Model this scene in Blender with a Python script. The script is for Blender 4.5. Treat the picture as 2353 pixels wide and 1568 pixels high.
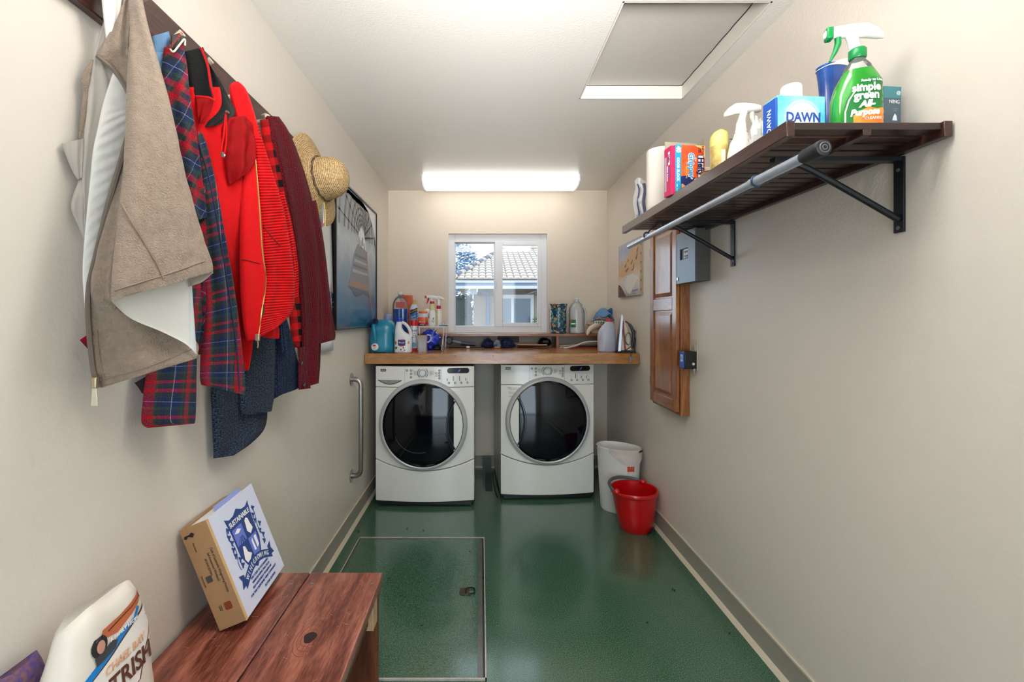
import bpy, bmesh, math, random
from mathutils import Vector, Matrix, noise as mnoise
random.seed(7)
for _o in list(bpy.data.objects): bpy.data.objects.remove(_o)
SC = bpy.context.scene
COL = SC.collection
PI = math.pi
# ---------------------------------------------------------------- camera
F, CX, CY, CZ = 1046.0, 1105.0, 730.0, 1.32      # focal length in pixels, vanishing point, eye height
cam_d = bpy.data.cameras.new('camera'); cam = bpy.data.objects.new('camera', cam_d); COL.objects.link(cam)
cam.location = (0, 0, CZ); cam.rotation_euler = (PI/2, 0, 0)
cam_d.sensor_width = 36; cam_d.lens = F/2353*36
cam_d.shift_x = (1176.5-CX)/2353; cam_d.shift_y = -(784-CY)/2353
cam_d.clip_start = 0.05; cam_d.clip_end = 200
SC.camera = cam
# ---------------------------------------------------------------- light and exposure
SC.view_settings.view_transform = 'Standard'; SC.view_settings.look = 'None'
SC.view_settings.gamma = 1.0; SC.view_settings.exposure = 0.36; SC.view_settings.use_curve_mapping = False
SC.cycles.use_denoising = True
SC.cycles.max_bounces = 10; SC.cycles.diffuse_bounces = 5; SC.cycles.transparent_max_bounces = 24
SC.cycles.sample_clamp_indirect = 6.0
SC.cycles.caustics_reflective = False; SC.cycles.caustics_refractive = False
W = bpy.data.worlds.new('sky'); SC.world = W; W.use_nodes = True
_bg = W.node_tree.nodes['Background']; _bg.inputs[0].default_value = (0.70, 0.86, 1.0, 1); _bg.inputs[1].default_value = 3.4
sun_d = bpy.data.lights.new('sun', 'SUN'); sun_d.energy = 1.3; sun_d.angle = 0.01; sun_d.color = (1, .95, .86)
sun = bpy.data.objects.new('sun', sun_d); COL.objects.link(sun); sun.rotation_euler = (math.radians(32), math.radians(12), 0); sun.location = (0, -6, 12)
LAMP_FAR, LAMP_NEAR, DOOR_E = 2.4, 9.0, 12.0
# daylight coming in through the open doorway behind the camera
dl = bpy.data.lights.new('doorway_daylight', 'AREA'); dl.shape = 'RECTANGLE'; dl.size = 1.0; dl.size_y = 2.0; dl.energy = DOOR_E; dl.color = (.86, .93, 1.0)
dlo = bpy.data.objects.new('doorway_daylight', dl); COL.objects.link(dlo); dlo.location = (.2, -1.62, 1.1); dlo.rotation_euler = (PI/2, 0, 0)
# the photographer's flash, aimed at the ceiling from behind the camera
fl = bpy.data.lights.new('bounce_flash', 'AREA'); fl.shape = 'RECTANGLE'; fl.size = .6; fl.size_y = .6; fl.energy = 21; fl.spread = 1.1; fl.color = (1, .97, .93)
flo = bpy.data.objects.new('bounce_flash', fl); COL.objects.link(flo); flo.location = (.12, -.45, 1.45); flo.rotation_euler = (PI-.98, 0, 0)
# window portal (guides sky light through the window, adds none)
pl = bpy.data.lights.new('window_portal', 'AREA'); pl.shape = 'RECTANGLE'; pl.size = .86; pl.size_y = .85; pl.cycles.is_portal = True
plo = bpy.data.objects.new('window_portal', pl); COL.objects.link(plo); plo.location = (.15, 4.14, 1.62); plo.rotation_euler = (-PI/2, 0, 0)

# ---------------------------------------------------------------- materials
def S(r, g, b, a=1.0):
    f = lambda c: (c/255/12.92) if c/255 <= .04045 else ((c/255+.055)/1.055)**2.4
    return (f(r), f(g), f(b), a)
_M = {}
def nodes_of(name):
    m = bpy.data.materials.new(name); m.use_nodes = True
    nt = m.node_tree; b = nt.nodes['Principled BSDF']
    return m, nt, b
def N(nt, t, **kw):
    n = nt.nodes.new(t)
    for k, v in kw.items():
        if k.startswith('i_'):
            n.inputs[k[2:]].default_value = v
        else: setattr(n, k, v)
    return n
def add_bump(nt, b, src, dist, strength=1.0):
    bp = N(nt, 'ShaderNodeBump'); bp.inputs['Distance'].default_value = dist; bp.inputs['Strength'].default_value = strength
    nt.links.new(src, bp.inputs['Height']); nt.links.new(bp.outputs[0], b.inputs['Normal'])
def mat(name, col, rough=.5, metal=0.0, var=0.0, vs=8.0, bump=0.0, bs=150.0, coat=0.0, sheen=0.0, spec=.5, emit=0.0, alpha=None, col2=None, stretch=(1, 1, 1)):
    if name in _M: return _M[name]
    m, nt, b = nodes_of(name)
    b.inputs['Base Color'].default_value = col; b.inputs['Roughness'].default_value = rough; b.inputs['Metallic'].default_value = metal
    b.inputs['Specular IOR Level'].default_value = spec
    if coat: b.inputs['Coat Weight'].default_value = coat; b.inputs['Coat Roughness'].default_value = .08
    if sheen: b.inputs['Sheen Weight'].default_value = sheen
    if emit: b.inputs['Emission Color'].default_value = col; b.inputs['Emission Strength'].default_value = emit
    if var or bump:
        tc = N(nt, 'ShaderNodeTexCoord'); mp = N(nt, 'ShaderNodeMapping'); mp.inputs['Scale'].default_value = stretch
        nt.links.new(tc.outputs['Object'], mp.inputs[0])
    if var:
        nz = N(nt, 'ShaderNodeTexNoise'); nz.inputs['Scale'].default_value = vs; nz.inputs['Detail'].default_value = 5; nz.inputs['Roughness'].default_value = .65
        nt.links.new(mp.outputs[0], nz.inputs['Vector'])
        rp = N(nt, 'ShaderNodeValToRGB'); rp.color_ramp.elements[0].position = .3; rp.color_ramp.elements[1].position = .7
        c2 = col2 if col2 else tuple(c*(1-var) for c in col[:3])+(1,)
        rp.color_ramp.elements[0].color = c2; rp.color_ramp.elements[1].color = col
        nt.links.new(nz.outputs[0], rp.inputs[0]); nt.links.new(rp.outputs[0], b.inputs['Base Color'])
    if bump:
        n2 = N(nt, 'ShaderNodeTexNoise'); n2.inputs['Scale'].default_value = bs; n2.inputs['Detail'].default_value = 3
        nt.links.new(mp.outputs[0], n2.inputs['Vector']); add_bump(nt, b, n2.outputs[0], bump)
    if alpha is not None: see_through(nt, b, alpha)
    _M[name] = m; return m
def see_through(nt, b, alpha, tint=(1, 1, 1, 1)):
    tr = N(nt, 'ShaderNodeBsdfTransparent'); tr.inputs[0].default_value = tint
    mx = N(nt, 'ShaderNodeMixShader'); mx.inputs[0].default_value = alpha
    out = nt.nodes['Material Output']
    nt.links.new(tr.outputs[0], mx.inputs[1]); nt.links.new(b.outputs[0], mx.inputs[2]); nt.links.new(mx.outputs[0], out.inputs[0])
def glass(name, tint=(1, 1, 1, 1), haze=.04, hazecol=(.9, .95, 1, 1), rough=.02):
    """thin pane or clear plastic: sees straight through, reflects by Fresnel, a little haze"""
    if name in _M: return _M[name]
    m = bpy.data.materials.new(name); m.use_nodes = True; nt = m.node_tree; nt.nodes.remove(nt.nodes['Principled BSDF'])
    tr = N(nt, 'ShaderNodeBsdfTransparent'); tr.inputs[0].default_value = tint
    gl = N(nt, 'ShaderNodeBsdfGlossy'); gl.inputs['Roughness'].default_value = rough
    fr = N(nt, 'ShaderNodeFresnel'); fr.inputs[0].default_value = 1.45
    df = N(nt, 'ShaderNodeBsdfDiffuse'); df.inputs[0].default_value = hazecol
    m1 = N(nt, 'ShaderNodeMixShader'); m1.inputs[0].default_value = haze
    nt.links.new(tr.outputs[0], m1.inputs[1]); nt.links.new(df.outputs[0], m1.inputs[2])
    m2 = N(nt, 'ShaderNodeMixShader'); nt.links.new(fr.outputs[0], m2.inputs[0]); nt.links.new(m1.outputs[0], m2.inputs[1]); nt.links.new(gl.outputs[0], m2.inputs[2])
    nt.links.new(m2.outputs[0], nt.nodes['Material Output'].inputs[0]); _M[name] = m; return m
def wood(name, c1, c2, axis='Y', scale=1.0, rough=.4, coat=0.0, rings=14.0, c3=None, bump=.0004):
    """planks with grain running along one axis"""
    if name in _M: return _M[name]
    m, nt, b = nodes_of(name)
    tc = N(nt, 'ShaderNodeTexCoord'); mp = N(nt, 'ShaderNodeMapping')
    st = {'X': (.12, 1, 1), 'Y': (1, .12, 1), 'Z': (1, 1, .12)}[axis]
    mp.inputs['Scale'].default_value = tuple(s*scale for s in st)
    info = N(nt, 'ShaderNodeObjectInfo'); ad = N(nt, 'ShaderNodeVectorMath', operation='ADD')
    sc = N(nt, 'ShaderNodeVectorMath', operation='SCALE'); cb = N(nt, 'ShaderNodeCombineXYZ')
    for k in range(3): nt.links.new(info.outputs['Random'], cb.inputs[k])
    nt.links.new(cb.outputs[0], sc.inputs[0]); sc.inputs['Scale'].default_value = 7.0
    nt.links.new(tc.outputs['Object'], ad.inputs[0]); nt.links.new(sc.outputs[0], ad.inputs[1]); nt.links.new(ad.outputs[0], mp.inputs[0])
    nz = N(nt, 'ShaderNodeTexNoise'); nz.inputs['Scale'].default_value = 9; nz.inputs['Detail'].default_value = 2; nz.inputs['Distortion'].default_value = .6
    nt.links.new(mp.outputs[0], nz.inputs[0])
    mu = N(nt, 'ShaderNodeMath', operation='MULTIPLY'); mu.inputs[1].default_value = rings
    sn = N(nt, 'ShaderNodeMath', operation='SINE'); nt.links.new(nz.outputs[0], mu.inputs[0]); nt.links.new(mu.outputs[0], sn.inputs[0])
    fine = N(nt, 'ShaderNodeTexNoise'); fine.inputs['Scale'].default_value = 90; fine.inputs['Detail'].default_value = 4
    nt.links.new(mp.outputs[0], fine.inputs[0])
    mx = N(nt, 'ShaderNodeMath', operation='MULTIPLY_ADD'); mx.inputs[1].default_value = .28; mx.inputs[2].default_value = .1
    nt.links.new(sn.outputs[0], mx.inputs[0])
    a2 = N(nt, 'ShaderNodeMath', operation='ADD'); nt.links.new(mx.outputs[0], a2.inputs[0]); nt.links.new(fine.outputs[0], a2.inputs[1])
    rp = N(nt, 'ShaderNodeValToRGB'); rp.color_ramp.elements[0].position = .25; rp.color_ramp.elements[1].position = .9
    rp.color_ramp.elements[0].color = c1; rp.color_ramp.elements[1].color = c2
    if c3: e = rp.color_ramp.elements.new(.55); e.color = c3
    nt.links.new(a2.outputs[0], rp.inputs[0]); nt.links.new(rp.outputs[0], b.inputs['Base Color'])
    b.inputs['Roughness'].default_value = rough
    if coat: b.inputs['Coat Weight'].default_value = coat; b.inputs['Coat Roughness'].default_value = .15
    add_bump(nt, b, fine.outputs[0], bump); _M[name] = m; return m
def plaid(name, su, sv, period=.12, rot=0.0, rough=.9, weave=.12):
    """woven check: colour bands along u and v of the cloth, su/sv = [(pos,color)...]"""
    if name in _M: return _M[name]
    m, nt, b = nodes_of(name)
    uv = N(nt, 'ShaderNodeUVMap'); mp = N(nt, 'ShaderNodeMapping'); mp.inputs['Rotation'].default_value = (0, 0, rot); mp.inputs['Scale'].default_value = (1/period, 1/period, 1)
    nt.links.new(uv.outputs[0], mp.inputs[0]); sp = N(nt, 'ShaderNodeSeparateXYZ'); nt.links.new(mp.outputs[0], sp.inputs[0])
    outs = []
    for k, stops in ((0, su), (1, sv)):
        fr = N(nt, 'ShaderNodeMath', operation='FRACT'); nt.links.new(sp.outputs[k], fr.inputs[0])
        rp = N(nt, 'ShaderNodeValToRGB'); rp.color_ramp.interpolation = 'CONSTANT'
        rp.color_ramp.elements[0].position = 0; rp.color_ramp.elements[0].color = stops[0][1]
        rp.color_ramp.elements[1].position = stops[1][0]; rp.color_ramp.elements[1].color = stops[1][1]
        for p, c in stops[2:]:
            e = rp.color_ramp.elements.new(p); e.color = c
        nt.links.new(fr.outputs[0], rp.inputs[0]); outs.append(rp.outputs[0])
    mx = N(nt, 'ShaderNodeMix', data_type='RGBA'); mx.inputs[0].default_value = .5
    nt.links.new(outs[0], mx.inputs[6]); nt.links.new(outs[1], mx.inputs[7])
    nz = N(nt, 'ShaderNodeTexNoise'); nz.inputs['Scale'].default_value = 500; nt.links.new(uv.outputs[0], nz.inputs[0])
    rr = N(nt, 'ShaderNodeMapRange'); rr.inputs[1].default_value = .35; rr.inputs[2].default_value = .65; rr.inputs[3].default_value = 1-weave*3; rr.inputs[4].default_value = 1+weave
    nt.links.new(nz.outputs[0], rr.inputs[0])
    mm = N(nt, 'ShaderNodeMix', data_type='RGBA', blend_type='MULTIPLY'); mm.inputs[0].default_value = 1
    nt.links.new(mx.outputs[2], mm.inputs[6]); nt.links.new(rr.outputs[0], mm.inputs[7]); nt.links.new(mm.outputs[2], b.inputs['Base Color'])
    b.inputs['Roughness'].default_value = rough; b.inputs['Sheen Weight'].default_value = .05; b.inputs['Specular IOR Level'].default_value = .2
    add_bump(nt, b, nz.outputs[0], .0008); _M[name] = m; return m
def knit(name, c1, c2, pitch=.006, rough=.95, horiz=False, depth=.0018, noise=260.0):
    """ribbed wool or quilting: ribs run along the cloth's v (or u when horiz)"""
    if name in _M: return _M[name]
    m, nt, b = nodes_of(name)
    uv = N(nt, 'ShaderNodeUVMap'); sp = N(nt, 'ShaderNodeSeparateXYZ'); nt.links.new(uv.outputs[0], sp.inputs[0])
    mu = N(nt, 'ShaderNodeMath', operation='MULTIPLY'); mu.inputs[1].default_value = 2*PI/pitch; nt.links.new(sp.outputs[1 if horiz else 0], mu.inputs[0])
    sn = N(nt, 'ShaderNodeMath', operation='SINE'); nt.links.new(mu.outputs[0], sn.inputs[0])
    nz = N(nt, 'ShaderNodeTexNoise'); nz.inputs['Scale'].default_value = noise; nz.inputs['Detail'].default_value = 3; nt.links.new(uv.outputs[0], nz.inputs[0])
    rp = N(nt, 'ShaderNodeValToRGB'); rp.color_ramp.elements[0].position = .38; rp.color_ramp.elements[1].position = .66
    rp.color_ramp.elements[0].color = c1; rp.color_ramp.elements[1].color = c2
    nt.links.new(nz.outputs[0], rp.inputs[0]); nt.links.new(rp.outputs[0], b.inputs['Base Color'])
    b.inputs['Roughness'].default_value = rough; b.inputs['Sheen Weight'].default_value = .04; b.inputs['Specular IOR Level'].default_value = .15
    ad = N(nt, 'ShaderNodeMath', operation='MULTIPLY_ADD'); ad.inputs[1].default_value = .5; nt.links.new(sn.outputs[0], ad.inputs[0]); nt.links.new(nz.outputs[0], ad.inputs[2])
    add_bump(nt, b, ad.outputs[0], depth); _M[name] = m; return m

# ---------------------------------------------------------------- mesh helpers
class MB:
    """collects shapes; build() links them as one mesh object"""
    def __init__(s): s.v = []; s.f = []; s.uv = None
    def add(s, vs, fs):
        o = len(s.v); s.v += [Vector(p) for p in vs]; s.f += [tuple(i+o for i in f) for f in fs]; return s
    def box(s, x0, x1, y0, y1, z0, z1, M=None):
        vs = [Vector((x, y, z)) for z in (z0, z1) for y in (y0, y1) for x in (x0, x1)]
        if M: vs = [M @ p for p in vs]
        return s.add(vs, [(0, 2, 3, 1), (4, 5, 7, 6), (0, 1, 5, 4), (2, 6, 7, 3), (0, 4, 6, 2), (1, 3, 7, 5)])
    def prism(s, pts, d, M=None):
        """closed 2-D outline in XY extruded 0..d along Z, then placed by M"""
        n = len(pts); vs = [Vector((p[0], p[1], 0)) for p in pts]+[Vector((p[0], p[1], d)) for p in pts]
        if M: vs = [M @ p for p in vs]
        fs = [tuple(range(n-1, -1, -1)), tuple(range(n, 2*n))]+[(i, (i+1) % n, n+(i+1) % n, n+i) for i in range(n)]
        return s.add(vs, fs)
    def tube(s, pts, r, seg=8, cap=True, closed=False):
        pts = [Vector(p) for p in pts]; n = len(pts); rs = r if isinstance(r, (list, tuple)) else [r]*n
        vs = []; up = None
        for i, p in enumerate(pts):
            if closed: t = pts[(i+1) % n]-pts[i-1]
            else: t = pts[min(i+1, n-1)]-pts[max(i-1, 0)]
            t = t.normalized() if t.length > 1e-9 else Vector((0, 0, 1))
            if up is None:
                up = Vector((0, 0, 1)) if abs(t.z) < .9 else Vector((1, 0, 0))
            a = (up-t*up.dot(t)); a = a.normalized() if a.length > 1e-6 else t.orthogonal().normalized(); up = a; b = t.cross(a)
            for k in range(seg):
                an = 2*PI*k/seg; vs.append(p+(a*math.cos(an)+b*math.sin(an))*rs[i])
        fs = []; m = n if closed else n-1
        for i in range(m):
            j = (i+1) % n
            for k in range(seg): fs.append((i*seg+k, i*seg+(k+1) % seg, j*seg+(k+1) % seg, j*seg+k))
        if cap and not closed: fs += [tuple(range(seg-1, -1, -1)), tuple((n-1)*seg+k for k in range(seg))]
        return s.add(vs, fs)
    def loft(s, secs, seg=24, cap0=True, cap1=True, M=None):
        """sections (z, cx, cy, rx, ry, exponent): superellipse rings stacked along Z"""
        vs = []; n = len(secs)
        for q in secs:
            z, cx, cy, rx, ry = q[:5]; e = q[5] if len(q) > 5 else 2.0
            for k in range(seg):
                a = 2*PI*k/seg; c, sn = math.cos(a), math.sin(a)
                x = cx+rx*math.copysign(abs(c)**(2/e), c); y = cy+ry*math.copysign(abs(sn)**(2/e), sn)
                p = Vector((x, y, z)); vs.append(M @ p if M else p)
        fs = []
        for i in range(n-1):
            for k in range(seg): fs.append((i*seg+k, i*seg+(k+1) % seg, (i+1)*seg+(k+1) % seg, (i+1)*seg+k))
        if cap0: fs.append(tuple(range(seg-1, -1, -1)))
        if cap1: fs.append(tuple((n-1)*seg+k for k in range(seg)))
        return s.add(vs, fs)
    def lathe(s, prof, seg=28, M=None, cap0=False, cap1=False):
        return s.loft([(z, 0, 0, r, r) for r, z in prof], seg, cap0, cap1, M)
    def grid(s, P, nu, nv, uvs=None):
        vs = [P(i/(nu-1), j/(nv-1)) for j in range(nv) for i in range(nu)]
        fs = [(j*nu+i, j*nu+i+1, (j+1)*nu+i+1, (j+1)*nu+i) for j in range(nv-1) for i in range(nu-1)]
        return s.add(vs, fs)
    def blob(s, c, r, seg=16, rings=10, amp=.15, freq=3.0, seed=0, flat=None):
        c = Vector(c); vs = []
        r = Vector(r) if not isinstance(r, (int, float)) else Vector((r, r, r))
        for j in range(rings+1):
            th = PI*j/rings
            for k in range(seg):
                ph = 2*PI*k/seg; d = Vector((math.sin(th)*math.cos(ph), math.sin(th)*math.sin(ph), math.cos(th)))
                w = 1+amp*mnoise.noise(d*freq+Vector((seed*3.1, seed*1.7, seed)))+.5*amp*mnoise.noise(d*freq*2.7+Vector((seed, 5, 2)))
                p = Vector((d.x*r.x, d.y*r.y, d.z*r.z))*w
                if flat is not None and p.z < flat: p.z = flat
                vs.append(c+p)
        fs = [(j*seg+k, j*seg+(k+1) % seg, (j+1)*seg+(k+1) % seg, (j+1)*seg+k) for j in range(rings) for k in range(seg)]
        return s.add(vs, fs)
    def build(s, name, m, parent=None, smooth=.7, bevel=0.0, bseg=2, world=False, kind=None, merge=False):
        vs = s.v
        if world and parent: 
            L = parent_world(parent); vs = [p-L for p in vs]
        me = bpy.data.meshes.new(name); me.from_pydata([tuple(p) for p in vs], [], s.f)
        if s.uv:
            ul = me.uv_layers.new(name='UVMap')
            for poly in me.polygons:
                for li in poly.loop_indices: ul.data[li].uv = s.uv[me.loops[li].vertex_index]
        bm = bmesh.new(); bm.from_mesh(me)
        if merge: bmesh.ops.remove_doubles(bm, verts=bm.verts, dist=1e-5)
        bmesh.ops.recalc_face_normals(bm, faces=bm.faces)
        if smooth:
            for fc in bm.faces: fc.smooth = True
            for e in bm.edges:
                if len(e.link_faces) == 2 and e.calc_face_angle(0) > smooth: e.smooth = False
        bm.to_mesh(me); bm.free()
        if m: me.materials.append(m)
        o = bpy.data.objects.new(name, me); COL.objects.link(o)
        if parent: o.parent = parent
        if bevel:
            bv = o.modifiers.new('bevel', 'BEVEL'); bv.width = bevel; bv.segments = bseg; bv.limit_method = 'ANGLE'; bv.angle_limit = .6
        if kind: o['kind'] = kind
        return o
_PW = {}
def parent_world(p):
    v = Vector((0, 0, 0)); q = p
    while q is not None: v = v+Vector(q.location); q = q.parent
    return v
def thing(name, label, cat, loc=(0, 0, 0), rotz=0.0, group=None):
    o = bpy.data.objects.new(name, None); COL.objects.link(o); o.location = loc; o.rotation_euler = (0, 0, rotz)
    o.empty_display_size = .05; o['label'] = label; o['category'] = cat
    if group: o['group'] = group
    return o
def tag(o, label, cat, group=None):
    o['label'] = label; o['category'] = cat
    if group: o['group'] = group
    return o
def structure(o, label=None):
    o['kind'] = 'structure'
    if label: o['label'] = label
    return o
def part_copy(o, parent, loc=None):
    c = o.copy(); COL.objects.link(c); c.parent = parent
    if loc is not None: c.location = loc
    return c
def at(x, y, Y): return Vector(((x-CX)/F*Y, Y, CZ-(y-CY)/F*Y))           # pixel at a known distance from the eye
def on_x(x, y, X): Y = X*F/(x-CX); return Vector((X, Y, CZ-(y-CY)/F*Y))   # pixel on a known vertical plane along the room
def T(x, y, z): return Matrix.Translation((x, y, z))
def RX(a): return Matrix.Rotation(a, 4, 'X')
def RY(a): return Matrix.Rotation(a, 4, 'Y')
def RZ(a): return Matrix.Rotation(a, 4, 'Z')
TOFRONT = RX(PI/2)            # XY outline -> XZ plane, extruding towards -Y (towards the camera)
def lettering(body, size, m, parent, M, name='lettering', align='CENTER', shear=0.0, wide=1.0, bold=0.0, ext=.0004):
    """flat lettering; text lies in the XY plane of M"""
    cu = bpy.data.curves.new('txt', 'FONT'); cu.body = body; cu.size = size; cu.align_x = align; cu.align_y = 'CENTER'; cu.shear = shear
    cu.offset = bold; cu.extrude = ext; cu.resolution_u = 3; cu.space_line = .95
    tmp = bpy.data.objects.new('txt', cu); me = bpy.data.meshes.new_from_object(tmp); bpy.data.objects.remove(tmp); bpy.data.curves.remove(cu)
    for v in me.vertices: v.co = Vector((v.co.x*wide, v.co.y, v.co.z))
    me.transform(M); me.name = name; me.materials.clear(); me.materials.append(m)
    o = bpy.data.objects.new(name, me); COL.objects.link(o); o.parent = parent
    return o
def circle(r, n=32, a0=0.0, a1=2*PI, rz=None):
    rz = rz or r
    full = abs(a1-a0-2*PI) < 1e-6
    k = n if full else n+1
    return [(r*math.cos(a0+(a1-a0)*i/n), rz*math.sin(a0+(a1-a0)*i/n)) for i in range(k)]
def rrect(x0, x1, y0, y1, r, n=5):
    o = []
    for cx, cy, a in ((x1-r, y1-r, 0), (x0+r, y1-r, PI/2), (x0+r, y0+r, PI), (x1-r, y0+r, 1.5*PI)):
        for i in range(n+1): o.append((cx+r*math.cos(a+PI/2*i/n), cy+r*math.sin(a+PI/2*i/n)))
    return o
def spline(pts, n):
    """Catmull-Rom through tuples"""
    out = []; m = len(pts)
    for k in range(n):
        t = k/(n-1)*(m-1); i = min(int(t), m-2); u = t-i
        p0 = pts[max(i-1, 0)]; p1 = pts[i]; p2 = pts[i+1]; p3 = pts[min(i+2, m-1)]
        out.append(tuple(.5*((2*b)+(-a+c)*u+(2*a-5*b+4*c-d)*u*u+(-a+3*b-3*c+d)*u**3) for a, b, c, d in zip(p0, p1, p2, p3)))
    return out
from mathutils.bvhtree import BVHTree
def drape_print(nm, outline, m, parent, surf, MM, lift=.0008, step=.012):
    """print laid on a curved body: outline in the XY plane of MM, pressed along MM's -Z onto the body's mesh"""
    bvh = BVHTree.FromPolygons([v.co.copy() for v in surf.data.vertices], [tuple(p.vertices) for p in surf.data.polygons])
    bm = bmesh.new(); vs = [bm.verts.new((a, b, 0)) for a, b in outline]; bm.faces.new(vs)
    bmesh.ops.triangulate(bm, faces=bm.faces)
    for _ in range(4):
        es = [e for e in bm.edges if e.calc_length() > step]
        if not es: break
        bmesh.ops.subdivide_edges(bm, edges=es, cuts=1); bmesh.ops.triangulate(bm, faces=bm.faces)
    me = bpy.data.meshes.new(nm); bm.to_mesh(me); bm.free(); return press(nm, me, m, parent, bvh, MM, lift)
def press(nm, me, m, parent, bvh, MM, lift):
    d = (MM.to_3x3() @ Vector((0, 0, -1))).normalized()
    last = None
    for v in me.vertices:
        z0 = v.co.z
        p = MM @ Vector((v.co.x, v.co.y, 0)); h = bvh.ray_cast(p-d*.5, d)
        if h[0] is not None: v.co = h[0]-d*(lift+z0); last = v.co
        else:
            h2 = bvh.find_nearest(p); v.co = (h2[0] if h2[0] is not None else p)-d*(lift+z0)
    me.materials.clear(); me.materials.append(m); o = bpy.data.objects.new(nm, me); COL.objects.link(o); o.parent = parent
    for pl_ in me.polygons: pl_.use_smooth = True
    return o
def drape_text(body, size, m, parent, surf, MM, lift=.0015, **k):
    o = lettering(body, size, m, parent, Matrix.Identity(4), **k); me = o.data; nm = o.name
    bvh = BVHTree.FromPolygons([v.co.copy() for v in surf.data.vertices], [tuple(p.vertices) for p in surf.data.polygons])
    bpy.data.objects.remove(o); return press('lettering', me, m, parent, bvh, MM, lift)
# shared plain materials
BLACK = mat('black_plastic', S(18, 18, 20), .35); WHITE = mat('white_plastic', S(232, 231, 226), .35)
CHROME = mat('chrome', S(200, 202, 205), .18, 1.0); STEEL = mat('brushed_steel', S(165, 163, 160), .32, 1.0, var=.15, vs=60)
INK_W = mat('white_ink', S(245, 245, 245), .5); INK_K = mat('black_ink', S(22, 22, 26), .5); INK_B = mat('blue_ink', S(24, 55, 130), .5)
RED_P = mat('red_plastic', S(205, 20, 28), .35); GREY_P = mat('grey_plastic', S(90, 92, 95), .45)
# ================================================================ the room
XL, XR, YB, YF, H = -.815, 1.111, 4.01, -1.7, 2.44
WALL = mat('cream_wall_paint', S(222, 214, 203), .38, bump=.0009, bs=110, var=.03, vs=2, spec=.35)
CEIL = mat('ceiling_paint', S(214, 212, 208), .26, bump=.001, bs=130, spec=.5)
def floor_mat():
    m, nt, b = nodes_of('green_vinyl')
    tc = N(nt, 'ShaderNodeTexCoord'); nz = N(nt, 'ShaderNodeTexNoise'); nz.inputs['Scale'].default_value = 260; nz.inputs['Detail'].default_value = 2
    n2 = N(nt, 'ShaderNodeTexNoise'); n2.inputs['Scale'].default_value = 2.2; n2.inputs['Detail'].default_value = 4
    nt.links.new(tc.outputs['Object'], nz.inputs[0]); nt.links.new(tc.outputs['Object'], n2.inputs[0])
    rp = N(nt, 'ShaderNodeValToRGB'); rp.color_ramp.elements[0].position = .36; rp.color_ramp.elements[1].position = .66
    b.inputs['Specular IOR Level'].default_value = .6; b.inputs['Coat Weight'].default_value = .6; b.inputs['Coat Roughness'].default_value = .12; rp.color_ramp.elements[0].color = S(34, 70, 52); rp.color_ramp.elements[1].color = S(86, 120, 96)
    e = rp.color_ramp.elements.new(.5); e.color = S(56, 94, 72)
    nt.links.new(nz.outputs[0], rp.inputs[0]); nt.links.new(rp.outputs[0], b.inputs['Base Color'])
    mr = N(nt, 'ShaderNodeMapRange'); mr.inputs[3].default_value = .17; mr.inputs[4].default_value = .22
    nt.links.new(n2.outputs[0], mr.inputs[0]); nt.links.new(mr.outputs[0], b.inputs['Roughness'])
    add_bump(nt, b, nz.outputs[0], .00025); return m
GREEN = floor_mat()
def plane_box(name, m, *a): return structure(MB().box(*a).build(name, m, smooth=0))
# floor with the hole of the trap door left as part of one sheet (the door lies flush in it)
plane_box('floor', GREEN, XL-.1, XR+.1, YF-.1, YB+.1, -.1, 0)
plane_box('wall_left', WALL, XL-.12, XL, YF-.1, YB+.1, 0, H)
plane_box('wall_right', WALL, XR, XR+.12, YF-.1, YB+.1, 0, H)
# back wall with window opening
WX0, WX1, WZ0, WZ1 = (1029.5-CX)/F*YB, (1258.5-CX)/F*YB, 1.188, CZ+(CY-537)/F*YB
wb = MB()
wb.box(XL, WX0, YB, YB+.14, 0, H).box(WX1, XR, YB, YB+.14, 0, H).box(WX0, WX1, YB, YB+.14, 0, WZ0).box(WX0, WX1, YB, YB+.14, WZ1, H)
structure(wb.build('wall_back', mat('cream_wall_paint_back', S(224, 212, 195), .42, bump=.0006, bs=120, var=.03, vs=2, spec=.3), smooth=0))
# front wall behind the camera with an open doorway
wf = MB(); wf.box(XL, -.35, YF-.12, YF, 0, H).box(.75, XR, YF-.12, YF, 0, H).box(-.35, .75, YF-.12, YF, 2.1, H)
structure(wf.build('wall_front', WALL, smooth=0))
# ceiling with the attic hatch opening
HX0, HX1, HY0, HY1 = .504, 1.034, 1.613, 2.334
cb = MB(); cb.box(XL, HX0, YF, YB, H, H+.1).box(HX1, XR, YF, YB, H, H+.1).box(HX0, HX1, YF, HY0, H, H+.1).box(HX0, HX1, HY1, YB, H, H+.1)
structure(cb.build('ceiling', CEIL, smooth=0))
hatch = thing('attic_hatch', 'painted attic access panel recessed in the ceiling above the slatted shelf', 'hatch', (HX0, HY0, H))
PAN = mat('hatch_panel_paint', S(186, 182, 176), .5, bump=.0008, bs=180, var=.05, vs=3)
MB().box(.004, HX1-HX0-.008, .004, HY1-HY0-.008, .066, .09).build('panel', PAN, hatch)
HT = mat('hatch_trim_paint', S(222, 218, 210), .4)
for a in ((-.001, .006, 0, HY1-HY0, .0, .064), (HX1-HX0-.006, HX1-HX0+.001, 0, HY1-HY0, .0, .064), (0, HX1-HX0, -.001, .006, .0, .064), (0, HX1-HX0, HY1-HY0-.006, HY1-HY0+.001, .0, .064)):
    MB().box(*a).build('shaft_board', HT, hatch)
gp = [(.008+.003*math.sin(i*2.1), .008+i*.05, .0655) for i in range(15)]
wd, ln = HX1-HX0, HY1-HY0
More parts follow.
